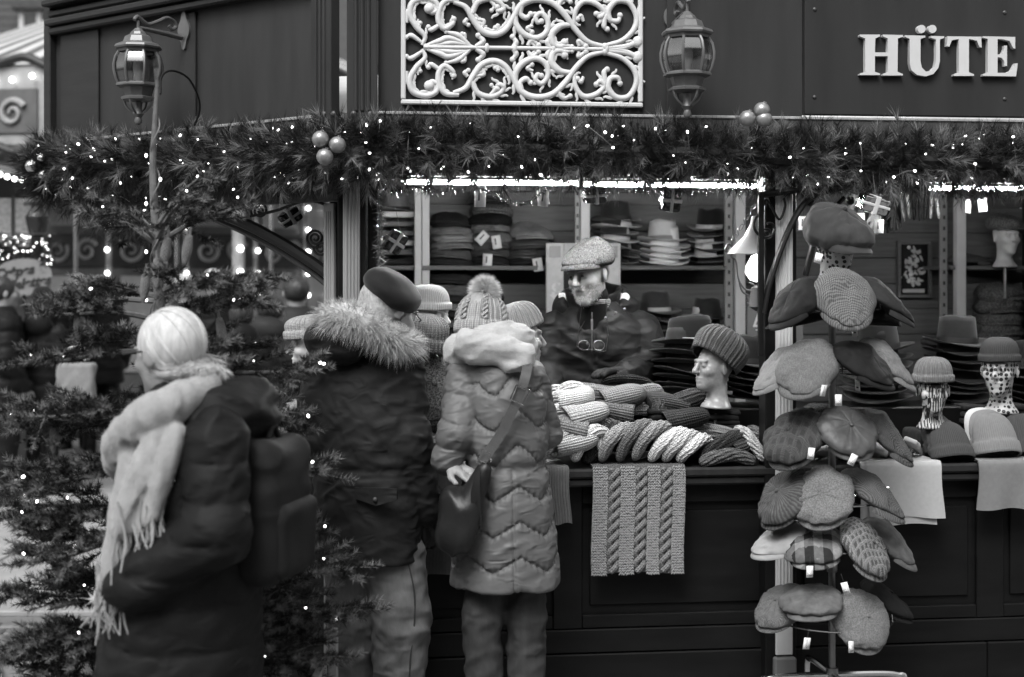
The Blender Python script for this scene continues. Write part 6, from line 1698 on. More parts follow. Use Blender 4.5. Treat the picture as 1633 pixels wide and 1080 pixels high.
snet(parka, (-.36, -.4, .72), (.36, .26, 1.6), .0065).build('coat', 'coat_parka', man, 180)
fl = q(600, 790, D - .19); fc = MB().prism([(-.075, .025), (.075, .025), (.075, -.012), (0, -.035), (-.075, -.012)], -.006, .006); fc.xf(rm(0, 0, R(180))); fc.build('pocket_flap', 'coat_parka', man, 35, tuple(fl)); MB().ball(fl + A3(0, .012, -.012), .008, 10, 6).build('flap_button', 'bolt', man)
snet(lambda p: smax(jeans(p, lg, 4.) - fold(p @ rm(R(35), R(40), 0), (8, 8, 14), .005, 9.), p[:, 2] - .86, .02), (-.36, -.3, .05), (.36, .25, .88), .008).build('jeans', 'denim', man, 180)
#jp = q(634, 908, D - .115); MB().box(jp, (.165, .008, .12), np.array(Matrix.Rotation(R(-10), 3, 'Y')), .003).build('jeans_pocket', 'denim', man)
shoes(man, lg)
MB().tube(spline([q(648, 885, D - .085), q(660, 940, D - .10), q(661, 990, D - .105), q(654, 1060, D - .098), q(652, 1150, D - .095)], 30), .0028, 6).build('jeans_seam', 'denim_dark', man)
# hood and fur
hk = q(548, 540, D - .11)
hood = lambda p: smin(ell(p, hk + A3(.02, .0, -.005), (.115, .085, .085)), ell(p, q(600, 535, D - .02), (.12, .09, .06)), .05) - fold(p, (12, 12, 18), .008, 3.)
snet(hood, tuple(hk - .26), tuple(hk + .26), .008).build('hood', 'coat_parka', man, 180)
fpath = spline([q(655, 548, D + .06), q(642, 548, D - .09), q(614, 535, D - .16), q(582, 516, D - .20), q(550, 504, D - .19), q(526, 508, D - .13), q(512, 526, D - .02)], 60)
MB().tube(fpath, [.024, .034, .042, .046, .040], 14).build('fur_trim', 'fur', man, 180)
r = np.random.default_rng(9); n = 12000; i = r.integers(0, 60, n); v = r.normal(size=(n, 3)); v /= np.linalg.norm(v, axis=1)[:, None]
dv = v + A3(*( (q(560, 470, D - .2) - q(580, 510, D - .1)))) * 2.0 + r.normal(size=v.shape) * .25; dv /= np.linalg.norm(dv, axis=1)[:, None]
b = MB(); strands(b, fpath[i] + v * .036, dv, .046 * (.5 + .8 * r.random(n)), .0009, (0, 0, -.35), 2, r)
q_ = b.build('fur_collar', 'fur', man, 0); q_['kind'] = 'stuff'
# hair and beret
hl = lambda p: (p - hc) @ hR
mhair = snet(lambda p: smax(smin(ell(hl(p), (0, .03, .02), (.084, .1, .09)), ell(hl(p), (0, .065, -.05), (.07, .045, .06)), .03) - .003 * fbm(hl(p) * 30, 2), -ell(hl(p), (0, -.11, -.04), (.09, .09, .12)), .02), tuple(hc - .18), tuple(hc + .18), .0065)
hb = mhair.build('hair', 'hair_grey', man, 180)
def hairstrands(mb, par, n, dirf, L, w, m, seed, keep=None):
    V = mb.arr(); N = vnormals(V, mb.f); r = np.random.default_rng(seed); I = r.integers(0, len(V), n)
    if keep is not None: I = I[keep(V[I])]; n = len(I)
    D = dirf(V[I], N[I]) + r.normal(size=(n, 3)) * .05; D -= N[I] * (D * N[I]).sum(1)[:, None] * .85; D /= np.linalg.norm(D, axis=1)[:, None] + 1e-9
    b = MB(); strands(b, V[I] + N[I] * .002, D, L * (.6 + .8 * r.random(n)), w, -N[I] * .25, 3, r); o = b.build('hair_strands', m, par, 0); o['kind'] = 'stuff'; return o
hairstrands(mhair, hb, 3500, lambda V, N: np.broadcast_to(A3(-.25, 0, -1.), V.shape), .05, .0008, 'hair_grey', 3)
def beretf(p):
    k = (p - q(626, 462, D + .09)) @ rm(0, R(-28), 0)
    d = ell(k, (0, 0, .0), (.108, .125, .050)); d = smin(d, ell(k, (.02, 0, .018), (.08, .09, .042)), .03); d = smin(d, ell(k, (-.05, -.0, -.02), (.055, .10, .035)), .03)
    return d - .0025 * fbm(k * 14, 2)
snet(beretf, tuple(hc - .2), tuple(hc + .22), .0065).build('beret', 'felt_black', man, 180)
gl = [hc + hR @ A3(x, y, z) for x, y, z in ((-.08, .0, .01), (-.078, -.06, .012), (-.06, -.10, .005), (-.03, -.112, .003))]
MB().tube(gl, .002, 6).build('glasses', 'ink', man)

# ---- woman passing in front
D = 3.8
wom = thing('person', 'passing woman with blonde bun, pale scarf and dark quilted coat', 'person', (PX(300, 0, D).x, D, 0), (0, 0, R(-108)), 'customers and passers-by')
q = local_of(wom)
hc = q(268, 566, D); hR = np.array(Matrix.Rotation(R(-18), 3, 'Z') @ Matrix.Rotation(R(6), 3, 'X'))
na = [(q(345, 700, D - .17), q(345, 850, D - .22), q(228, 925, D - .20), q(205, 935, D - .18)), (.080, .078, .066, .06)]
fa = [(q(310, 690, D + .2), q(310, 840, D + .25), q(215, 900, D + .2)), (.08, .075, .06)]
lg = [[(q(285, 1080, D - .08), q(280, 1250, D - .08), q(275, 1440, D - .08)), (.09, .07, .05)], [(q(290, 1080, D + .08), q(310, 1250, D + .08), q(330, 1430, D + .08)), (.09, .07, .05)]]
snet(lambda p: bodysdf(p, hc, hR, .95, [[a, tuple(x * .6 for x in b)] for a, b in (na, fa)], lg, (), (.75, 1.40), (.13, .15)), (-.42, -.4, .02), (.36, .4, 1.75), .008).build('body', 'skin', wom, 180)
zs = [.55, .68, .8, .98, 1.15, 1.3, 1.42, 1.48]
qy = lambda px: q(px, 0, D)[1]
def wcoat(p):
    d = column(p, zs, [.235, .225, .215, .20, .19, .185, .13, .06], [.23, .218, .205, .186, .160, .150, .12, .06], [qy(x) for x in (280, 282, 290, 303, 318, 328, 325, 310)])
    d = d - quilt(p[:, 2] + .02 * np.sin(p[:, 1] * 6 + p[:, 0] * 5), .115, .011) - fold(p @ rm(R(20), R(25), 0), (11, 11, 26), .004, 4.)
    a = limbs(p, [na, fa], .035)
    s = np.where(p[:, 2] > na[0][1][2] + .02, p[:, 2], p[:, 2] * .3 + p[:, 1])
    a = a - quilt(p[:, 2] + .02 * np.sin(p[:, 1] * 8), .10, .010) - fold(p @ rm(R(20), R(30), 0), (13, 13, 30), .005, 8.)
    return smin(d, a, .02)
snet(wcoat, (-.42, -.42, .52), (.36, .4, 1.52), .008).build('coat', 'coat_dark', wom, 180)
snet(lambda p: smin(jeans(p, lg, 1.), -1 + 0 * p[:, 0] + 2, .01), (-.3, -.3, .04), (.3, .3, .8), .014).build('trousers', 'coat_bg', wom, 180)
shoes(wom, lg)
hk = q(350, 665, D - .02)
hoodf = lambda p: smin(smin(ell(p, hk, (.155, .125, .085)), ell(p, q(395, 655, D), (.13, .06, .085)), .05), ell(p, q(300, 640, D), (.13, .09, .06)), .05) - fold(p, (10, 10, 20), .012, 6.)
snet(hoodf, tuple(hk - .3), tuple(hk + .3), .009).build('hood', 'coat_dark', wom, 180)
hl = lambda p: (p - hc) @ hR / .95
def whair(p):
    k = hl(p)
    d = ell(k, (0, .022, .034), (.084, .104, .098))
    d = smax(d, -ell(k, (0, -.125, -.055), (.12, .09, .13)), .02)
    return (d - .0012 * fbm(k * 26, 2)) * .95
wh = snet(whair, tuple(hc - .18), tuple(hc + .18), .0065); hb = wh.build('hair', 'hair_blond', wom, 180)
bc = q(302, 590, D - .02)
rad_ = A3(.084, .104, .098); c0_ = A3(0, .022, .034)
e_ = ((bc - hc) @ hR / .95 - c0_) / rad_; e_ /= np.linalg.norm(e_); rl = np.random.default_rng(8)
for i_ in range(190):
    ph_ = rl.uniform(-2.2, 2.2); s_ = A3(math.sin(ph_), -.42 + rl.normal() * .05, math.cos(ph_)); s_ /= np.linalg.norm(s_)
    e2 = e_ + rl.normal(size=3) * .10; e2 /= np.linalg.norm(e2); om = math.acos(np.clip(s_ @ e2, -1, 1)); tt_ = np.linspace(0, 1, 14)[:, None]
    dr_ = (np.sin((1 - tt_) * om) * s_ + np.sin(tt_ * om) * e2) / math.sin(om)
    lk_ = hc + ((c0_ + dr_ * rad_ * (1.0 + .018 * rl.random())) * .95) @ hR.T
    MB().tube(lk_, [.002, .0042, .0045, .003], 6, flat=.6).build('hair_lock', 'hair_blond', hb, 180)
hairstrands(wh, hb, 500, lambda V, N: (lambda k: k / np.linalg.norm(k, axis=1)[:, None])(bc - V), .085, .0004, 'hair_blond', 4, lambda V: (hl(V)[:, 1] + .05 * np.random.default_rng(1).random(len(V)) > -.035) | (hl(V)[:, 2] > .03))
bun = lambda p: smin(smin(ell(p, bc + A3(0, .0, .0), (.05, .045, .028)), ell(p, q(328, 592, D - .03), (.045, .036, .028)), .02), ell(p, q(280, 592, D - .05), (.032, .03, .024)), .02) - fold(p, (26, 26, 14), .010, 2.)
wb = snet(bun, tuple(bc - .16), tuple(bc + .16), .0065); bo = wb.build('hair_bun', 'hair_blond', wom, 180)
hairstrands(wb, bo, 2200, lambda V, N: np.cross(N, A3(.3, .2, 1.)), .05, .0010, 'hair_blond', 6)
MB().tube([hc + hR @ A3(*v_) for v_ in ((.077, .01, .012), (.075, -.05, .014), (.068, -.10, .012))], .0028, 6).build('glasses', 'ink', wom)
def tubes_sdf(p, pts, r, n=14):
    P = spline(pts, n); d = None
    for i in range(n - 1):
        f = np.interp((i, i + 1), np.linspace(0, n - 1, len(r)), r); e = cap(p, P[i], P[i + 1], f[0], f[1]); d = e if d is None else smin(d, e, .015)
    return d
sc_a = [q(330, 618, D - .06), q(285, 640, D - .16), q(235, 668, D - .17), q(198, 705, D - .10), q(200, 735, D + .0), q(240, 700, D + .1)]
sc_b = [q(265, 680, D - .17), q(238, 740, D - .20), q(214, 800, D - .20), q(198, 840, D - .20)]
sc_c = [q(222, 700, D - .13), q(205, 770, D - .15), q(190, 860, D - .15), q(175, 930, D - .15)]
sc_d = [q(282, 690, D - .20), q(258, 760, D - .22), q(240, 830, D - .22)]
def wsc(p):
    d = tubes_sdf(p, sc_a, (.036, .046, .048, .046, .042)); d = smin(d, tubes_sdf(p, sc_b, (.036, .034, .032)), .006); d = smin(d, tubes_sdf(p, sc_c, (.034, .030, .026)), .006); d = smin(d, tubes_sdf(p, sc_d, (.024, .020, .018)), .005)
    return d - fold(p @ rm(R(15), R(-15), 0), (26, 26, 6), .007, 2.)
ws_ = snet(wsc, (-.45, -.5, .8), (.4, .35, 1.6), .008); sco = ws_.build('scarf', 'wool_scarf', wom, 180); fuzz(ws_, sco, 9000, .006, .0005, 'wool_scarf', 5)
for pts, e in ((sc_b, (12, 95)), (sc_c, (-12, 60)), (sc_d, (-6, 60))):
    for k in range(24):
        a = pts[-1] + rng.normal(size=3) * .018; MB().tube(spline([a + [0, 0, .04], a + [rng.normal() * .01, rng.normal() * .012, -.05], a + [rng.normal() * .02, rng.normal() * .02, -.13]], 8), [.0035, .0028, .002], 5).build('fringe', 'wool_scarf', sco)
# backpack
bp = thing('backpack', 'dark backpack worn by the passing blonde woman', 'backpack', PX(445, 925, D), (0, 0, R(-108)))
q2 = local_of(bp)
c = q2(436, 812, D); 
bpf = lambda p: smax(rbox(p, c, (.135, .060, .19), .05), -1 + 0 * p[:, 0], .01) - fold(p, (8, 8, 14), .006, 5.) - .004 * np.exp(-((p[:, 2] - c[2]) / .01) ** 2)
snet(bpf, tuple(c - .27), tuple(c + .27), .009).build('pack_body', 'backpack', bp, 180)
c2 = q2(463, 855, D); snet(lambda p: rbox(p, c2, (.11, .035, .10), .03) - fold(p, (10, 10, 14), .005, 2.), tuple(c2 - .16), tuple(c2 + .16), .009).build('front_pocket', 'backpack', bp, 180)
for s in (-1, 1):
    MB().tube(spline([c + A3(s * .08, -.06, .18), c + A3(s * .09, -.10, .22), c + A3(s * .11, -.26, .18), c + A3(s * .12, -.33, .0), c + A3(s * .11, -.2, -.12), c + A3(s * .08, -.06, -.15)], 40), .014, 8, flat=.5).build('shoulder_strap', 'backpack', bp)
MB().tube(spline([c + A3(-.03, 0, .19), c + A3(0, 0, .225), c + A3(.03, 0, .19)], 12), .008, 8).build('handle', 'backpack', bp)

# ---- shopkeeper
D = 6.25
sel = thing('person', 'bearded shopkeeper in tweed flat cap and dark jacket behind the counter', 'person', (PX(952, 0, D).x, D, .1), (0, 0, R(-10)), 'customers and passers-by')
q = local_of(sel)
hc = q(938, 438, D - .14); hR = np.array(Matrix.Rotation(R(-26), 3, 'Z') @ Matrix.Rotation(R(10), 3, 'X') @ Matrix.Rotation(R(-4), 3, 'Y'))
lA = [(q(1020, 528, D), q(1044, 590, D - .06), q(1010, 598, D - .22), q(998, 597, D - .28)), (.085, .075, .062, .052)]
rA = [(q(884, 528, D), q(868, 600, D - .05), q(885, 650, D - .2)), (.085, .075, .06)]
lg = [[(A3(-.09, 0, .85), A3(-.1, 0, .45), A3(-.1, .02, .08)), (.1, .08, .06)], [(A3(.09, 0, .85), A3(.1, 0, .45), A3(.1, .02, .08)), (.1, .08, .06)]]
hw = q(996, 597, D - .29); hh = (hw, q(966, 592, D - .36) - hw, (-.1, .1, 1), 1, .35, 1.05)
def sbody(p): return bodysdf(p, hc, hR, .98, [[a, tuple(x * .6 for x in b)] for a, b in (lA, rA)], lg, (), (.8, 1.44), (.15, .18))
sb = snet(sbody, (-.38, -.42, .0), (.38, .22, 1.86), .005)
sb.build('body', 'skin_seller', sel, 180)
snet(lambda p: hand_sdf(p, *hh) - .004, tuple(hw - .16), tuple(hw + .16), .005).build('glove', 'cloth_dark', sel, 180)
zs = [.78, 1.0, 1.2, 1.34, 1.44, 1.50, 1.545]
def sjack(p):
    d = column(p, zs, [.235, .225, .225, .225, .19, .13, .085], [.155, .15, .155, .155, .13, .10, .085], [0, 0, 0, -.005, -.01, -.02, -.03])
    d = d - fold(p @ rm(0, R(20), 0), (6, 6, 20), .007, 1.) - fold(p, (14, 14, 30), .003, 4.)
    d = d - .004 * np.clip((p[:, 2] - 1.285) / .01, 0, 1) * (p[:, 1] < -.05) * (np.abs(np.abs(p[:, 0]) - .12) < .075)
    d = d - .005 * np.exp(-(np.abs(p[:, 0] - .0) / .03) ** 4) * (p[:, 1] < 0) + .006 * np.exp(-((p[:, 0] - .008) / .006) ** 2) * (p[:, 1] < 0)
    a = limbs(p, [lA, rA], .035) - fold(p, (8, 8, 22), .008, 2.) - fold(p, (16, 16, 36), .003, 7.)
    d = smin(d, a, .018)
    return smax(d, -ell(p, (hc[0] * .6, -.10, 1.53), (.05, .10, .075)), .015)
snet(sjack, (-.42, -.42, .74), (.42, .24, 1.62), .0065).build('jacket', 'coat_seller', sel, 180)
# upright collar and sherpa hood
cc = A3(hc[0] * .7, -.02, 1.50)
def coll(p):
    k = p - cc; rad = np.sqrt((k[:, 0]) ** 2 + (k[:, 1] / 1.0) ** 2); R0 = .092 + .25 * np.clip(k[:, 2], -.1, .2)
    d = np.abs(rad - R0) - .011; d = smax(d, np.abs(k[:, 2] - .03 - .25 * k[:, 1]) - .062, .012)
    op = cap(p, cc + A3(.0, -.12, .16), cc + A3(-.005, -.14, -.06), .075, .02)
    return smax(d, -op, .012) - fold(p, (10, 10, 16), .003, 2.)
snet(coll, tuple(cc - .2), tuple(cc + .2), .0055).build('collar', 'coat_seller', sel, 180)
snet(lambda p: smax(ell(p, cc + A3(0, .07, .01), (.19, .13, .11)) - fold(p, (9, 9, 14), .01, 4.), -ell(p, cc + A3(0, -.05, .10), (.14, .17, .13)), .02), tuple(cc - .3), tuple(cc + .3), .008).build('hood', 'coat_seller', sel, 180)
snet(lambda p: smax(np.abs(ell(p, cc + A3(0, -.04, .085), (.150, .165, .125))) - .016 - .006 * vn(p * 70), smax(p[:, 2] - cc[2] - .075, cc[1] + .0 - p[:, 1], .01), .01), tuple(cc - .25), tuple(cc + .25), .0065).build('hood_lining', 'sherpa', sel, 180)
snet(lambda p: smax(np.abs(cap(p, hc + hR @ A3(0, .025, -.08), cc + A3(0, -.02, -.03), .066, .074)) - .006, smax(smax(p[:, 2] - cc[2] - .05, cc[2] - .0 - p[:, 2], .01), -.012 - (p[:, 0] - cc[0]), .005), .005), tuple(cc - .15), tuple(cc + .15), .0055).build('shirt_collar', 'stripe_shirt', sel, 180)
snet(lambda p: smin(cap(p, hc + hR @ A3(0, .02, -.10), cc + A3(0, -.04, -.10), .060, .07), ell(p, cc + A3(0, -.075, -.06), (.07, .05, .07)), .03) - fold(p, (14, 14, 20), .003, 2.), tuple(cc - .2), tuple(cc + .2), .007).build('jumper', 'coat_bg', sel, 180)
# beard and hair: short strands grown from the skin
V = sb.arr(); N = vnormals(V, sb.f); Lc = (V - hc) @ hR / .98; Nl = N @ hR
r = np.random.default_rng(14)
bm = (Lc[:, 2] < -.036) & (Lc[:, 2] > -.135) & (Lc[:, 1] < .0) & (Nl[:, 1] < .5) & ~((np.abs(Lc[:, 0]) < .024) & (Lc[:, 2] > -.078) & (Lc[:, 2] < -.053)) & ~((np.abs(Lc[:, 0]) < .05) & (Lc[:, 2] > -.05) & (Lc[:, 1] < -.06) & (np.abs(Lc[:, 0]) > .028))
I = r.choice(np.where(bm)[0], 5200)
dv = N[I] * .5 + (hR @ A3(0, -.1, -.9)) + r.normal(size=(len(I), 3)) * .3; dv /= np.linalg.norm(dv, axis=1)[:, None]
fluff(V[I] + r.normal(size=(len(I), 3)) * .003, dv, .008 * (.6 + .7 * r.random(len(I))), .0006, 'beard', 'beard', sel, 1, 0)
bm = (Lc[:, 2] > -.03) & (Lc[:, 2] < .05) & (Lc[:, 1] > .0) & (np.abs(Lc[:, 0]) < .078)
I = r.choice(np.where(bm)[0], 3000); dv = N[I] * .3 + (hR @ A3(0, .3, -.9)); dv /= np.linalg.norm(dv, axis=1)[:, None]
fluff(V[I], dv, .018, .0008, 'hair', 'beard', sel, 1, 0)
for s in (-1, 1):
    e = hc + hR @ (A3(s * .031, -.0905, .007) * .98); MB().ball(e, (.0068, .004, .0045), 10, 6).build('eye', 'ink', sel)
    I = [hc + hR @ A3(s * x, y, z) for x, y, z in ((.012, -.094, .024), (.03, -.094, .029), (.05, -.082, .024))]; MB().tube(I, [.003, .0045, .002], 6).build('eyebrow', 'hair_grey', sel)
fc_ = put(FLAT[3], '', None, (0, 0, 0), m={'cap': 'tweed_salt'}); del fc_['label']; fc_.name = 'flat_cap'; fc_.parent = sel
fc_.matrix_basis = Matrix.Translation(Vector(hc)) @ Matrix(hR).to_4x4() @ Matrix.Translation((0, .014, .062)) @ Matrix.Rotation(R(1), 4, 'X') @ Matrix.Diagonal((.94, .94, 1.1, 1))
zc = lambda px, py: q(px, py, D - .178)
MB().tube([zc(944, 498), zc(944, 560)], .003, 6).build('zip', 'steel_dull', sel); MB().box(zc(944, 518), (.012, .006, .05), None, .002).build('zip_puller', 'chrome', sel)
for px, py in ((966, 507), (982, 499), (996, 493), (937, 548)): MB().ball(q(px, py, D - .168 if px < 990 else D - .15), (.0065, .005, .0065), 12, 6).build('press_stud', 'steel_dull', sel)
ng = spline([q(929, 472, D - .20), q(926, 500, D - .19), q(922, 528, D - .188)], 12); MB().tube(ng, .0014, 5).build('glasses_cord', 'ink', sel)
ng = spline([q(966, 478, D - .19), q(968, 505, D - .19), q(970, 530, D - .188)], 12); MB().tube(ng, .0014, 5).build('glasses_cord', 'ink', sel)
gg = [zc(932, 513), zc(922, 530), zc(920, 552)]; MB().tube(gg, .0022, 6).build('glasses_temple', 'chrome', sel)
gg = [zc(968, 520), zc(970, 535), zc(966, 560)]; MB().tube(gg, .0022, 6).build('glasses_temple', 'chrome', sel)
MB().tube(spline([zc(920, 552), zc(930, 558), zc(943, 558), zc(955, 561), zc(966, 560)], 24), .0026, 6).build('glasses_frame', 'chrome', sel)
for x0 in (931, 955): MB().tube([zc(x0 + 9 * math.cos(a), 551 + 8 * math.sin(a)) for a in np.linspace(0, 2 * PI, 18, endpoint=False)], .0012, 5, closed=True).build('glasses_rim', 'steel_dull', sel)
snet(lambda p: smax(limbs(p, lg, .02) - .02, p[:, 2] - .82, .02), (-.3, -.2, .02), (.3, .2, .86), .015).build('trousers', 'coat_bg', sel, 180)

# ---- people in the background
def bgtpl(seed, hood):
    hc = A3(0, -.02, 1.60); I3 = np.eye(3)
    arms = [[(A3(-.19, 0, 1.38), A3(-.24, .02, 1.10), A3(-.2, -.12, .90)), (.085, .075, .06)], [(A3(.19, 0, 1.38), A3(.24, .02, 1.10), A3(.2, -.10, .90)), (.085, .075, .06)]]
    lg = [[(A3(-.09, 0, .9), A3(-.1, -.02, .48), A3(-.1, .02, .06)), (.105, .08, .06)], [(A3(.09, 0, .9), A3(.1, -.06, .48), A3(.1, .05, .06)), (.105, .08, .06)]]
    hd = [(A3(-.2, -.12, .89), A3(.0, -.1, -.5), (-1, 0, 0), 1, .5, 1.), (A3(.2, -.10, .89), A3(0, -.1, -.5), (1, 0, 0), -1, .5, 1.)]
    body = snet(lambda p: bodysdf(p, hc, I3, 1., [[a, tuple(x * .6 for x in b)] for a, b in arms], [[a, tuple(x * .7 for x in b)] for a, b in lg], hd), (-.36, -.3, 0), (.36, .22, 1.76), .012).mesh('body', 'skin', 180)
    def ct(p):
        d = column(p, [.72, .9, 1.1, 1.3, 1.42, 1.5], [.22, .22, .20, .21, .17, .07], [.17, .165, .15, .15, .13, .07])
        d = smin(d, limbs(p, arms), .03) - quilt(p[:, 2], .12, .012) - fold(p, (8, 8, 20), .006, seed)
        if hood: d = smin(d, ell(p, (0, .09, 1.47), (.15, .10, .11)) - fold(p, (9, 9, 12), .008, seed), .02)
        return d
    coat = snet(ct, (-.38, -.32, .68), (.38, .26, 1.62), .012).mesh('coat', 'coat_bg', 180)
    tro = snet(lambda p: limbs(p, lg, .02) - fold(p, (8, 8, 20), .006, 2.), (-.3, -.3, .02), (.3, .25, .98), .014).mesh('trousers', 'coat_bg', 180)
    hair = snet(lambda p: smax(ell(p - hc, (0, .025, .03), (.086, .104, .10)) - fold(p, (30, 30, 10), .006, seed), -ell(p - hc, (0, -.12, -.04), (.10, .085, .12)), .02), (-.12, -.16, 1.48), (.12, .14, 1.76), .010).mesh('hair', 'hair_dark', 180)
    sh = snet(lambda p: np.minimum(ell(p, (-.1, -.03, .05), (.05, .13, .055)), ell(p, (.1, .0, .05), (.05, .13, .055))), (-.2, -.2, -.02), (.2, .2, .12), .014).mesh('shoes', 'shoe', 180)
    return [('body', body), ('coat', coat), ('trousers', tro), ('hair', hair), ('shoes', sh)]
BT = [bgtpl(1., True), bgtpl(4., False)]
def bgperson(px, py, d, rz, label, var=0, coat='coat_bg', hair='hair_dark', hat=None, hatm='felt_black', tro='coat_bg', w=1.):
    z = CAMZ - (py - HY) * d / FPX; s = z / 1.735
    o = thing('person', label, 'person', (PX(px, 0, d).x, d, 0), (0, 0, R(rz)), 'customers and passers-by')
    for n_, me in BT[var]:
        if n_ == 'hair' and hat == 'full': continue
        c = inst(n_, me, o, sc=(s * w, s * w, s))
        omat(c, {'coat': coat, 'hair': hair, 'trousers': tro}.get(n_))
    if hat:
        h = inst('hat', BEA['plain'][0][1], o, (0, -.02 * s, 1.612 * s), (0, 0, 0), .98 * s); omat(h, hatm)
    return o
bgperson(66, 466, 11.2, 172, 'person from behind in black hat and hooded quilted coat by the fir tree', 0, hat='full', w=.82)
bgperson(4, 440, 11.0, 120, 'person in dark coat walking, cut by the left picture edge', 1)
bgperson(122, 446, 14.2, 180, 'far person in pale round hat before the carousel', 1, 'coat_bg2', hat='full', hatm='felt_white')
bgperson(160, 448, 13.8, 190, 'far person in black and white hat before the carousel', 1, 'coat_bg', hat='full', hatm='felt_cream')
bgperson(292, 446, 13.6, 150, 'far person with pale hat left of the arch', 1, 'coat_bg2', hat='full', hatm='felt_cream')
bgperson(340, 428, 12.5, 30, 'person with light hair facing the camera under the arch', 1, 'coat_bg', 'hair_blond')
bgperson(472, 440, 11.0, 200, 'person with dark hair and dark jacket right under the arch', 1, 'coat_bg2', 'hair_dark', w=1.15)
bgperson(432, 470, 10.2, 165, 'person from behind in broad dark jacket under the arch', 0, 'coat_bg2', 'hair_dark', w=1.15)
bgperson(385, 478, 9.6, 175, 'person in black coat behind the fir branches', 0, 'coat_bg', 'hair_dark')
bag2 = thing('shopping_bag', 'white paper shopping bag held by the person in the hooded coat', 'bag', PX(122, 640, 11.0))
snet(lambda p: rbox(p, (0, 0, .13), (.14, .06, .16), .02) - fold(p @ rm(.3, .4, 0), (10, 10, 10), .010, 2.), (-.25, -.15, -.12), (.25, .15, .4), .012).build('bag_body', 'felt_grey', bag2, 180)
for s in (-1, 1): MB().tube(spline([(-.08, s * .05, .32), (-.04, s * .03, .42), (.04, s * .03, .42), (.08, s * .05, .32)], 12), .006, 6).build('bag_handle', 'ribbon', bag2)
# ------------------------------------------------------------------ background: carousel, crepe stall, old houses
mat('canvas', .45, .7, .2, .1, 4); mat('canvas_dark', .10, .7, .2, .1, 4)
mat('car_pale', .30, .5, .3, .25, 6); mat('car_mid', .10, .5, .3, .35, 5); mat('car_dark', .028, .5, .3, .3, 6); mat('car_paint', .32, .5, .3, .7, 2.2)
mat('roof_tile', .05, .8, .2, .4, 8, .4, 20); mat('facade', .12, .8, .2, .3, 2); mat('frame_white', .5, .6, .3); mat('glass_dark', .02, .15, .5)
mat('window_lit', .4, .5, .3, .6, 30, emit=.05)
CR = 4.2; cc_ = PX(250, 440, 19.2)
car = thing('carousel', 'fairground carousel with striped canopy and painted rounding boards', 'carousel', (cc_.x, cc_.y, 0))
NS = 20
bulbf = MB().ball((0, 0, 0), .026, 10, 6).mesh('bulb', 'bulb_far')
NC = NS * 8
for k in range(NC // 2 - 10, NC + 10):
    a0, a1 = 2 * PI * k / NC, 2 * PI * (k + 1) / NC
    m = MB(); m.grid(np.array([[((r_ * math.cos(a)), r_ * math.sin(a), z) for a in (a0, a1)] for r_, z in ((CR + .05, 3.95), (2.2, 4.75), (.15, 5.6))])); m.build('canopy_stripe', 'canvas' if k % 2 else 'canvas_dark', car, 0)
def pan(a, w, z0, z1, r_, th, mtl, name, par=car, b=.02):
    M3 = rm(0, 0, a + PI / 2); o = MB().bx(-w / 2, w / 2, -th / 2, th / 2, z0, z1, b); o.xf(M3, (r_ * math.cos(a), r_ * math.sin(a), 0)); return o.build(name, mtl, par)
def curl(a, r_, x, z, rad, par, mtl, sg=1, th=.035):
    M3 = rm(0, 0, a + PI / 2); t = np.linspace(0, 1, 26); an = t * 9 * sg + .5; rr = rad * (1 - .8 * t)
    P = np.stack([x + rr * np.cos(an), np.full(26, 0.), z + rr * np.sin(an)], 1); MB().tube(P, [th, th * .5], 6).xf(M3, (r_ * math.cos(a), r_ * math.sin(a), 0)).build('scroll', mtl, par)
w = 2 * CR * math.sin(PI / NS)
for k in range(NS):
    a = 2 * PI * (k + .5) / NS
    if math.sin(a) > .25: continue                      # far side is hidden
    p_ = pan(a, w * .99, 3.12, 3.98, CR, .06, 'car_pale', 'rounding_board')
    pan(a, w * .74, 3.25, 3.72, CR + .045, .02, 'car_mid', 'painted_panel', p_)
    for s in (-1, 1): curl(a, CR + .07, s * w * .16, 3.46, .15, p_, 'car_pale', s); 
    M3 = rm(0, 0, a + PI / 2)
    cr = MB().tube(spline([(-w * .45, 0, 3.95), (-w * .25, 0, 4.05), (0, 0, 3.98), (w * .25, 0, 4.05), (w * .45, 0, 3.95)], 20), .05, 8).xf(M3, ((CR + .05) * math.cos(a), (CR + .05) * math.sin(a), 0)); cr.build('crest', 'car_dark', p_)
    cr = MB().tube(spline([(-w * .45, 0, 3.16), (-w * .2, 0, 3.05), (0, 0, 3.12), (w * .2, 0, 3.05), (w * .45, 0, 3.16)], 20), .05, 8).xf(M3, ((CR + .05) * math.cos(a), (CR + .05) * math.sin(a), 0)); cr.build('crest', 'car_dark', p_)
    for j in range(5):
        x = (j - 2) * w * .17; q3 = M3 @ A3(x, -.0, 3.83 + .03 * math.cos(j * 1.3)); inst('bulb', bulbf, p_, (q3[0] + (CR + .09) * math.cos(a), q3[1] + (CR + .09) * math.sin(a), q3[2]))
    b_ = 2 * PI * k / NS
    f_ = MB().lathe([(.001, 3.0), (.06, 3.02), (.05, 3.2), (.11, 3.35), (.07, 3.5), (.1, 3.7), (.05, 3.85), (.12, 4.0), (.1, 4.12), (.001, 4.2)], 10, ((CR + .08) * math.cos(b_), (CR + .08) * math.sin(b_), 0)); f_.build('carved_figure', 'car_dark', car)
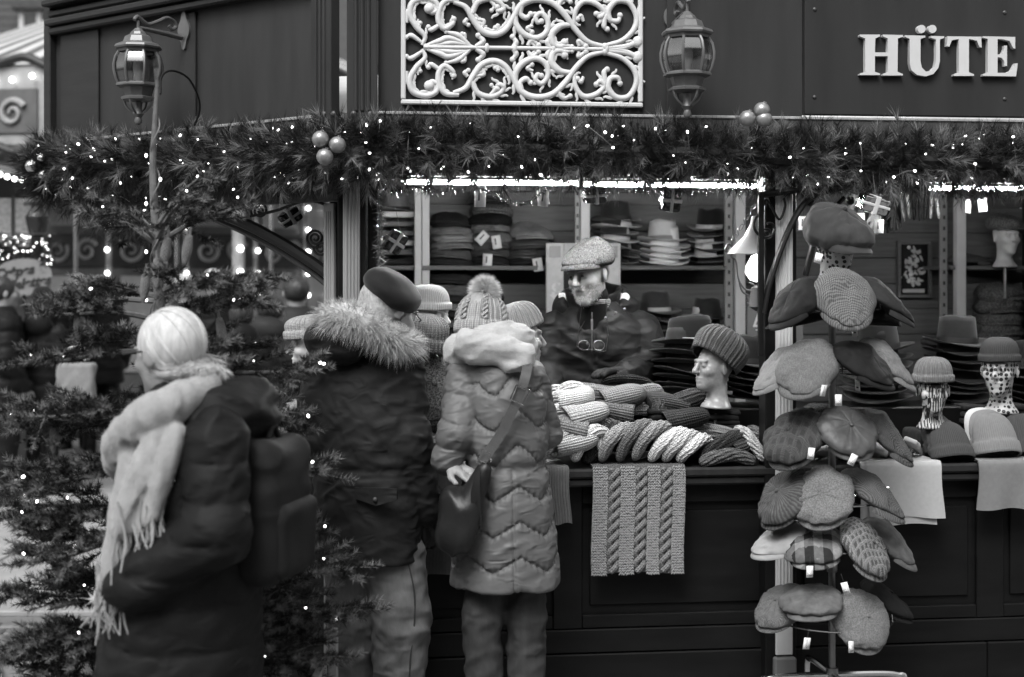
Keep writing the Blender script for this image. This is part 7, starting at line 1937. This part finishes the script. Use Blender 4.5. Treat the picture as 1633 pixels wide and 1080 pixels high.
for k in range(10):
    a = 2 * PI * (k + .25) / 10
    if math.sin(a) > .3: continue
    c_ = MB().tube([((CR - .3) * math.cos(a), (CR - .3) * math.sin(a), .3), ((CR - .3) * math.cos(a), (CR - .3) * math.sin(a), 3.1)], .07, 10).build('column', 'car_pale', car)
    for j in range(9): inst('bulb', bulbf, c_, ((CR - .22) * math.cos(a), (CR - .22) * math.sin(a), .75 + j * .26), (0, 0, 0), 1.25)
MB().lathe([(CR, 0), (CR, .32), (.1, .32)], 48).build('platform', 'car_dark', car)
ND = 16; r2 = 2.2; w2_ = 2 * r2 * math.sin(PI / ND)
for k in range(ND):
    a = 2 * PI * (k + .5) / ND
    if math.sin(a) > .2: continue
    d_ = pan(a, w2_ * .98, .33, 3.1, r2, .06, 'car_mid', 'drum_panel')
    pan(a, w2_ * .72, .6, 1.75, r2 + .045, .02, 'car_paint', 'painted_panel', d_); pan(a, w2_ * .72, 2.35, 3.0, r2 + .045, .02, 'car_paint', 'painted_panel', d_)
    pan(a, w2_ * .96, 1.85, 2.25, r2 + .05, .05, 'car_dark', 'scroll_band', d_)
    for s in (-1, 1): curl(a, r2 + .09, s * w2_ * .22, 2.05, .14, d_, 'car_pale', s, .03)
    M3 = rm(0, 0, 2 * PI * k / ND + PI / 2); b_ = 2 * PI * k / ND
    st_ = MB().tube([(r2 * 1.03 * math.cos(b_), r2 * 1.03 * math.sin(b_), .33), (r2 * 1.03 * math.cos(b_), r2 * 1.03 * math.sin(b_), 3.1)], .045, 8).build('drum_edge', 'car_pale', car)
    for j in range(6): inst('bulb', bulbf, st_, (r2 * 1.07 * math.cos(b_), r2 * 1.07 * math.sin(b_), 1.5 + j * .28))
MB().lathe([(CR - .1, 3.06), (2.2, 3.12), (2.2, 3.2)], 40).build('carousel_ceiling', 'car_dark', car)
for k in range(9):
    a = PI + (k + .4) * PI / 9; r_ = 3.2
    MB().tube([(r_ * math.cos(a), r_ * math.sin(a), .32), (r_ * math.cos(a), r_ * math.sin(a), 3.08)], .022, 8).build('brass_pole', 'chrome', car)
# crepe stall at the far left
CD = 12.0
cs = thing('crepe_stall', 'dark wooden crepe stall with patterned windows at the left edge', 'market stall', (PX(-60, 440, CD).x, CD, 0), (0, 0, R(16)))
kx = CD / FPX
MB().bx(-1.2, .62, 0, 1.6, 0, 1.02, .01).build('counter', 'car_dark', cs)
MB().bx(-1.2, .62, .2, 1.6, 1.95, 2.62, .01).build('fascia', 'car_dark', cs)
MB().bx(-1.3, .8, -.25, 1.7, 2.62, 2.70, .01).build('roof', 'car_dark', cs)
for x in (-.3, .1, .60): MB().bx(x - .045, x + .045, .0, .1, 1.0, 2.62, .006).build('post', 'car_dark', cs)
for x0, x1 in ((-.22, .0), (.20, .38), (.41, .54)):
    wf = MB().bx(x0, x1, .165, .19, 2.0, 2.42, .004).build('window', 'window_lit', cs)
    for a_, b_ in ((x0 - .02, x0), (x1, x1 + .02)): MB().bx(a_, b_, .15, .195, 1.98, 2.44, .003).build('window_frame', 'car_mid', wf)
MB().bx(-1.2, .62, 1.5, 1.58, 1.0, 1.95).build('back_wall', 'car_paint', cs)
tb_ = MB().tube(spline([(-1.2, -.28, 2.78), (.2, -.28, 2.66), (.62, -.28, 2.56), (.72, -.28, 2.48), (.66, -.28, 2.40), (.5, -.28, 2.36)], 40), .028, 8).build('rope_light', 'fixture', cs)
for k in range(26): inst('bulb', bulbf, cs, (-.9 + k * .058, -.3, 2.75 - k * .008 + .01 * math.sin(k)), (0, 0, 0), .8)
sm_ = MB().ball((0, 0, 0), .0055, 8, 6).mesh('bulb', 'bulb')
rr_ = np.random.default_rng(4)
il = thing('fairy_light_string', 'icicle fairy lights hanging from the crepe stall eave', 'fairy lights', (PX(40, 400, CD - .3).x, CD - .3, PX(40, 400, CD - .3).z), group='fairy light strings')
for k in range(58): inst('bulb', sm_, il, ((rr_.random() - .5) * .46, rr_.normal() * .03, (rr_.random() - .5) * .26))
gcore = MB(); P = np.stack([np.linspace(-.3, .25, 40), np.zeros(40), .02 * np.sin(np.arange(40))], 1)
sprigs_along(P, 90, .06, Vt * 1.0, Ft, gcore, type('o', (), {'location': (0, 0, 0)})(), 77); q_ = gcore.build('needles', 'needle', il, 0); q_['kind'] = 'stuff'
MB().tube([(-.3, 0, .14), (.25, 0, .14)], .004, 6).build('wire', 'wire', il)
sg_ = thing('oval_sign', 'oval pale sign reading Crêpes and Galettes', 'sign', PX(33, 443, CD - .45), (0, R(-9), R(10)))
t = np.linspace(0, 2 * PI, 40, endpoint=False)
mat('sign_oval', .22, .5, .3, .2, 6); MB().prism([(46 * kx * math.cos(a), 29 * kx * math.sin(a)) for a in t], 0, .02).build('sign_board', 'sign_oval', sg_)
inst('lettering', text_mesh('Crêpes &', .105, 'ink', .001, .3, .0055), sg_, (-.20, -.003, .02), (R(90), 0, 0)); inst('lettering', text_mesh('Galettes', .105, 'ink', .001, .3, .0055), sg_, (-.13, -.003, -.085), (R(90), 0, 0))
MB().tube([(0, .012, -.14), (.02, .012, -1.75)], .02, 8).build('sign_post', 'iron', sg_)
# globe lamp beside the crepe stall
gl_ = thing('globe_lamp', 'dark round lantern on a post beside the crepe stall', 'lantern', (PX(60, 440, CD - .2).x, CD - .2, 0))
MB().tube([(0, 0, 0), (0, 0, PX(0, 378, CD).z)], .05, 10).build('post', 'iron', gl_)
MB().lathe([(.001, 0), (.07, .01), (.09, .1), (.1, .16), (.06, .22), (.001, .26)], 14, (0, 0, PX(0, 378, CD).z)).build('lantern_head', 'foil_dark', gl_)
# old houses behind
HD = 46.0
def house(x0, x1, ze, zr_, label, nwin):
    h = thing('town_house', label, 'building', ((x0 + x1) / 2, HD, 0), group='old houses behind the market'); w_ = (x1 - x0) / 2
    MB().bx(-w_, w_, 0, 8, 0, ze).build('wall', 'facade', h, 0)
    for k in range(26):
        f = k / 26; rs = MB().box((0, -.4 + 6 * f, ze + (zr_ - ze) * (f + .02)), (2 * w_ + .4, .36, .10), rm(math.atan2(zr_ - ze, 6)), .02).build('tile_row', 'roof_tile', h)
    MB().prism([(-w_, ze), (w_, ze), (w_, zr_), (-w_, zr_)], 0, .1, lambda V: np.stack([V[:, 0], V[:, 1] + (V[:, 2] - ze) / (zr_ - ze) * 6 - .2, V[:, 2] - .12], 1)).build('roof', 'roof_tile', h, 0)
    for i in range(nwin):
        for j in range(int(ze / 3)):
            x = -w_ + (i + .5) * 2 * w_ / nwin; z = 1.2 + j * 3
            wi_ = MB().bx(x - .55, x + .55, -.06, .05, z, z + 1.7, .02).build('window', 'frame_white', h)
            for s in (-1, 1): MB().bx(x + s * .25 - .2, x + s * .25 + .2, -.08, -.055, z + .12, z + 1.58).build('pane', 'glass_dark', wi_)
    return h
hx = PX(50, 440, HD).x
h1 = house(hx - 9, hx + 7.5, 7.6, 15.5, 'old house with tiled roof and white dormer windows', 8)
dz_ = CAMZ + (440 - 58) * HD / FPX; dm = thing('x', '', None); dm.name = 'dormer'; del dm['label']; dm.parent = h1; dm.location = (hx - h1.location[0], 1.0, dz_)
MB().bx(-.75, 1.1, .0, 2.5, -.25, 1.0, .02).build('dormer_wall', 'facade', dm); MB().bx(-.9, 1.25, -.3, 2.5, 1.0, 1.18, .03).build('dormer_roof', 'roof_tile', dm); MB().bx(-.85, 1.2, -.2, .02, -.35, -.22, .02).build('dormer_sill', 'frame_white', dm)
for i in range(4): MB().bx(-.72 + i * .58, -.58 + i * .58, -.08, .05, -.2, .95, .01).build('dormer_mullion', 'frame_white', dm)
for i in range(3):
    MB().bx(-.575 + i * .58, -.145 + i * .58, -.03, -.005, -.2, .95).build('pane', 'glass_dark', dm); MB().bx(-.577 + i * .58, -.143 + i * .58, -.05, -.031, .42, .47).build('glazing_bar', 'frame_white', dm)
MB().bx(-.72, 1.16, -.085, .05, .952, 1.0, .01).build('dormer_head', 'frame_white', dm)
# the other side of the market lane, out of view, added to block low sky light
for k in range(3):
    hb_ = house(-24 + k * 16.2, -8 + k * 16.2, 8.2, 12.5, ['old house across the lane at the left behind the viewer', 'old house across the lane right behind the viewer', 'old house across the lane at the right behind the viewer'][k], 7)
    hb_.location.y = -11.5; hb_.rotation_euler.z = PI
house(hx - 26, hx - 9.2, 9, 15, 'old house to the left behind the market', 8); house(hx + 7.8, hx + 26, 8.5, 14.5, 'old house to the right behind the carousel', 8)
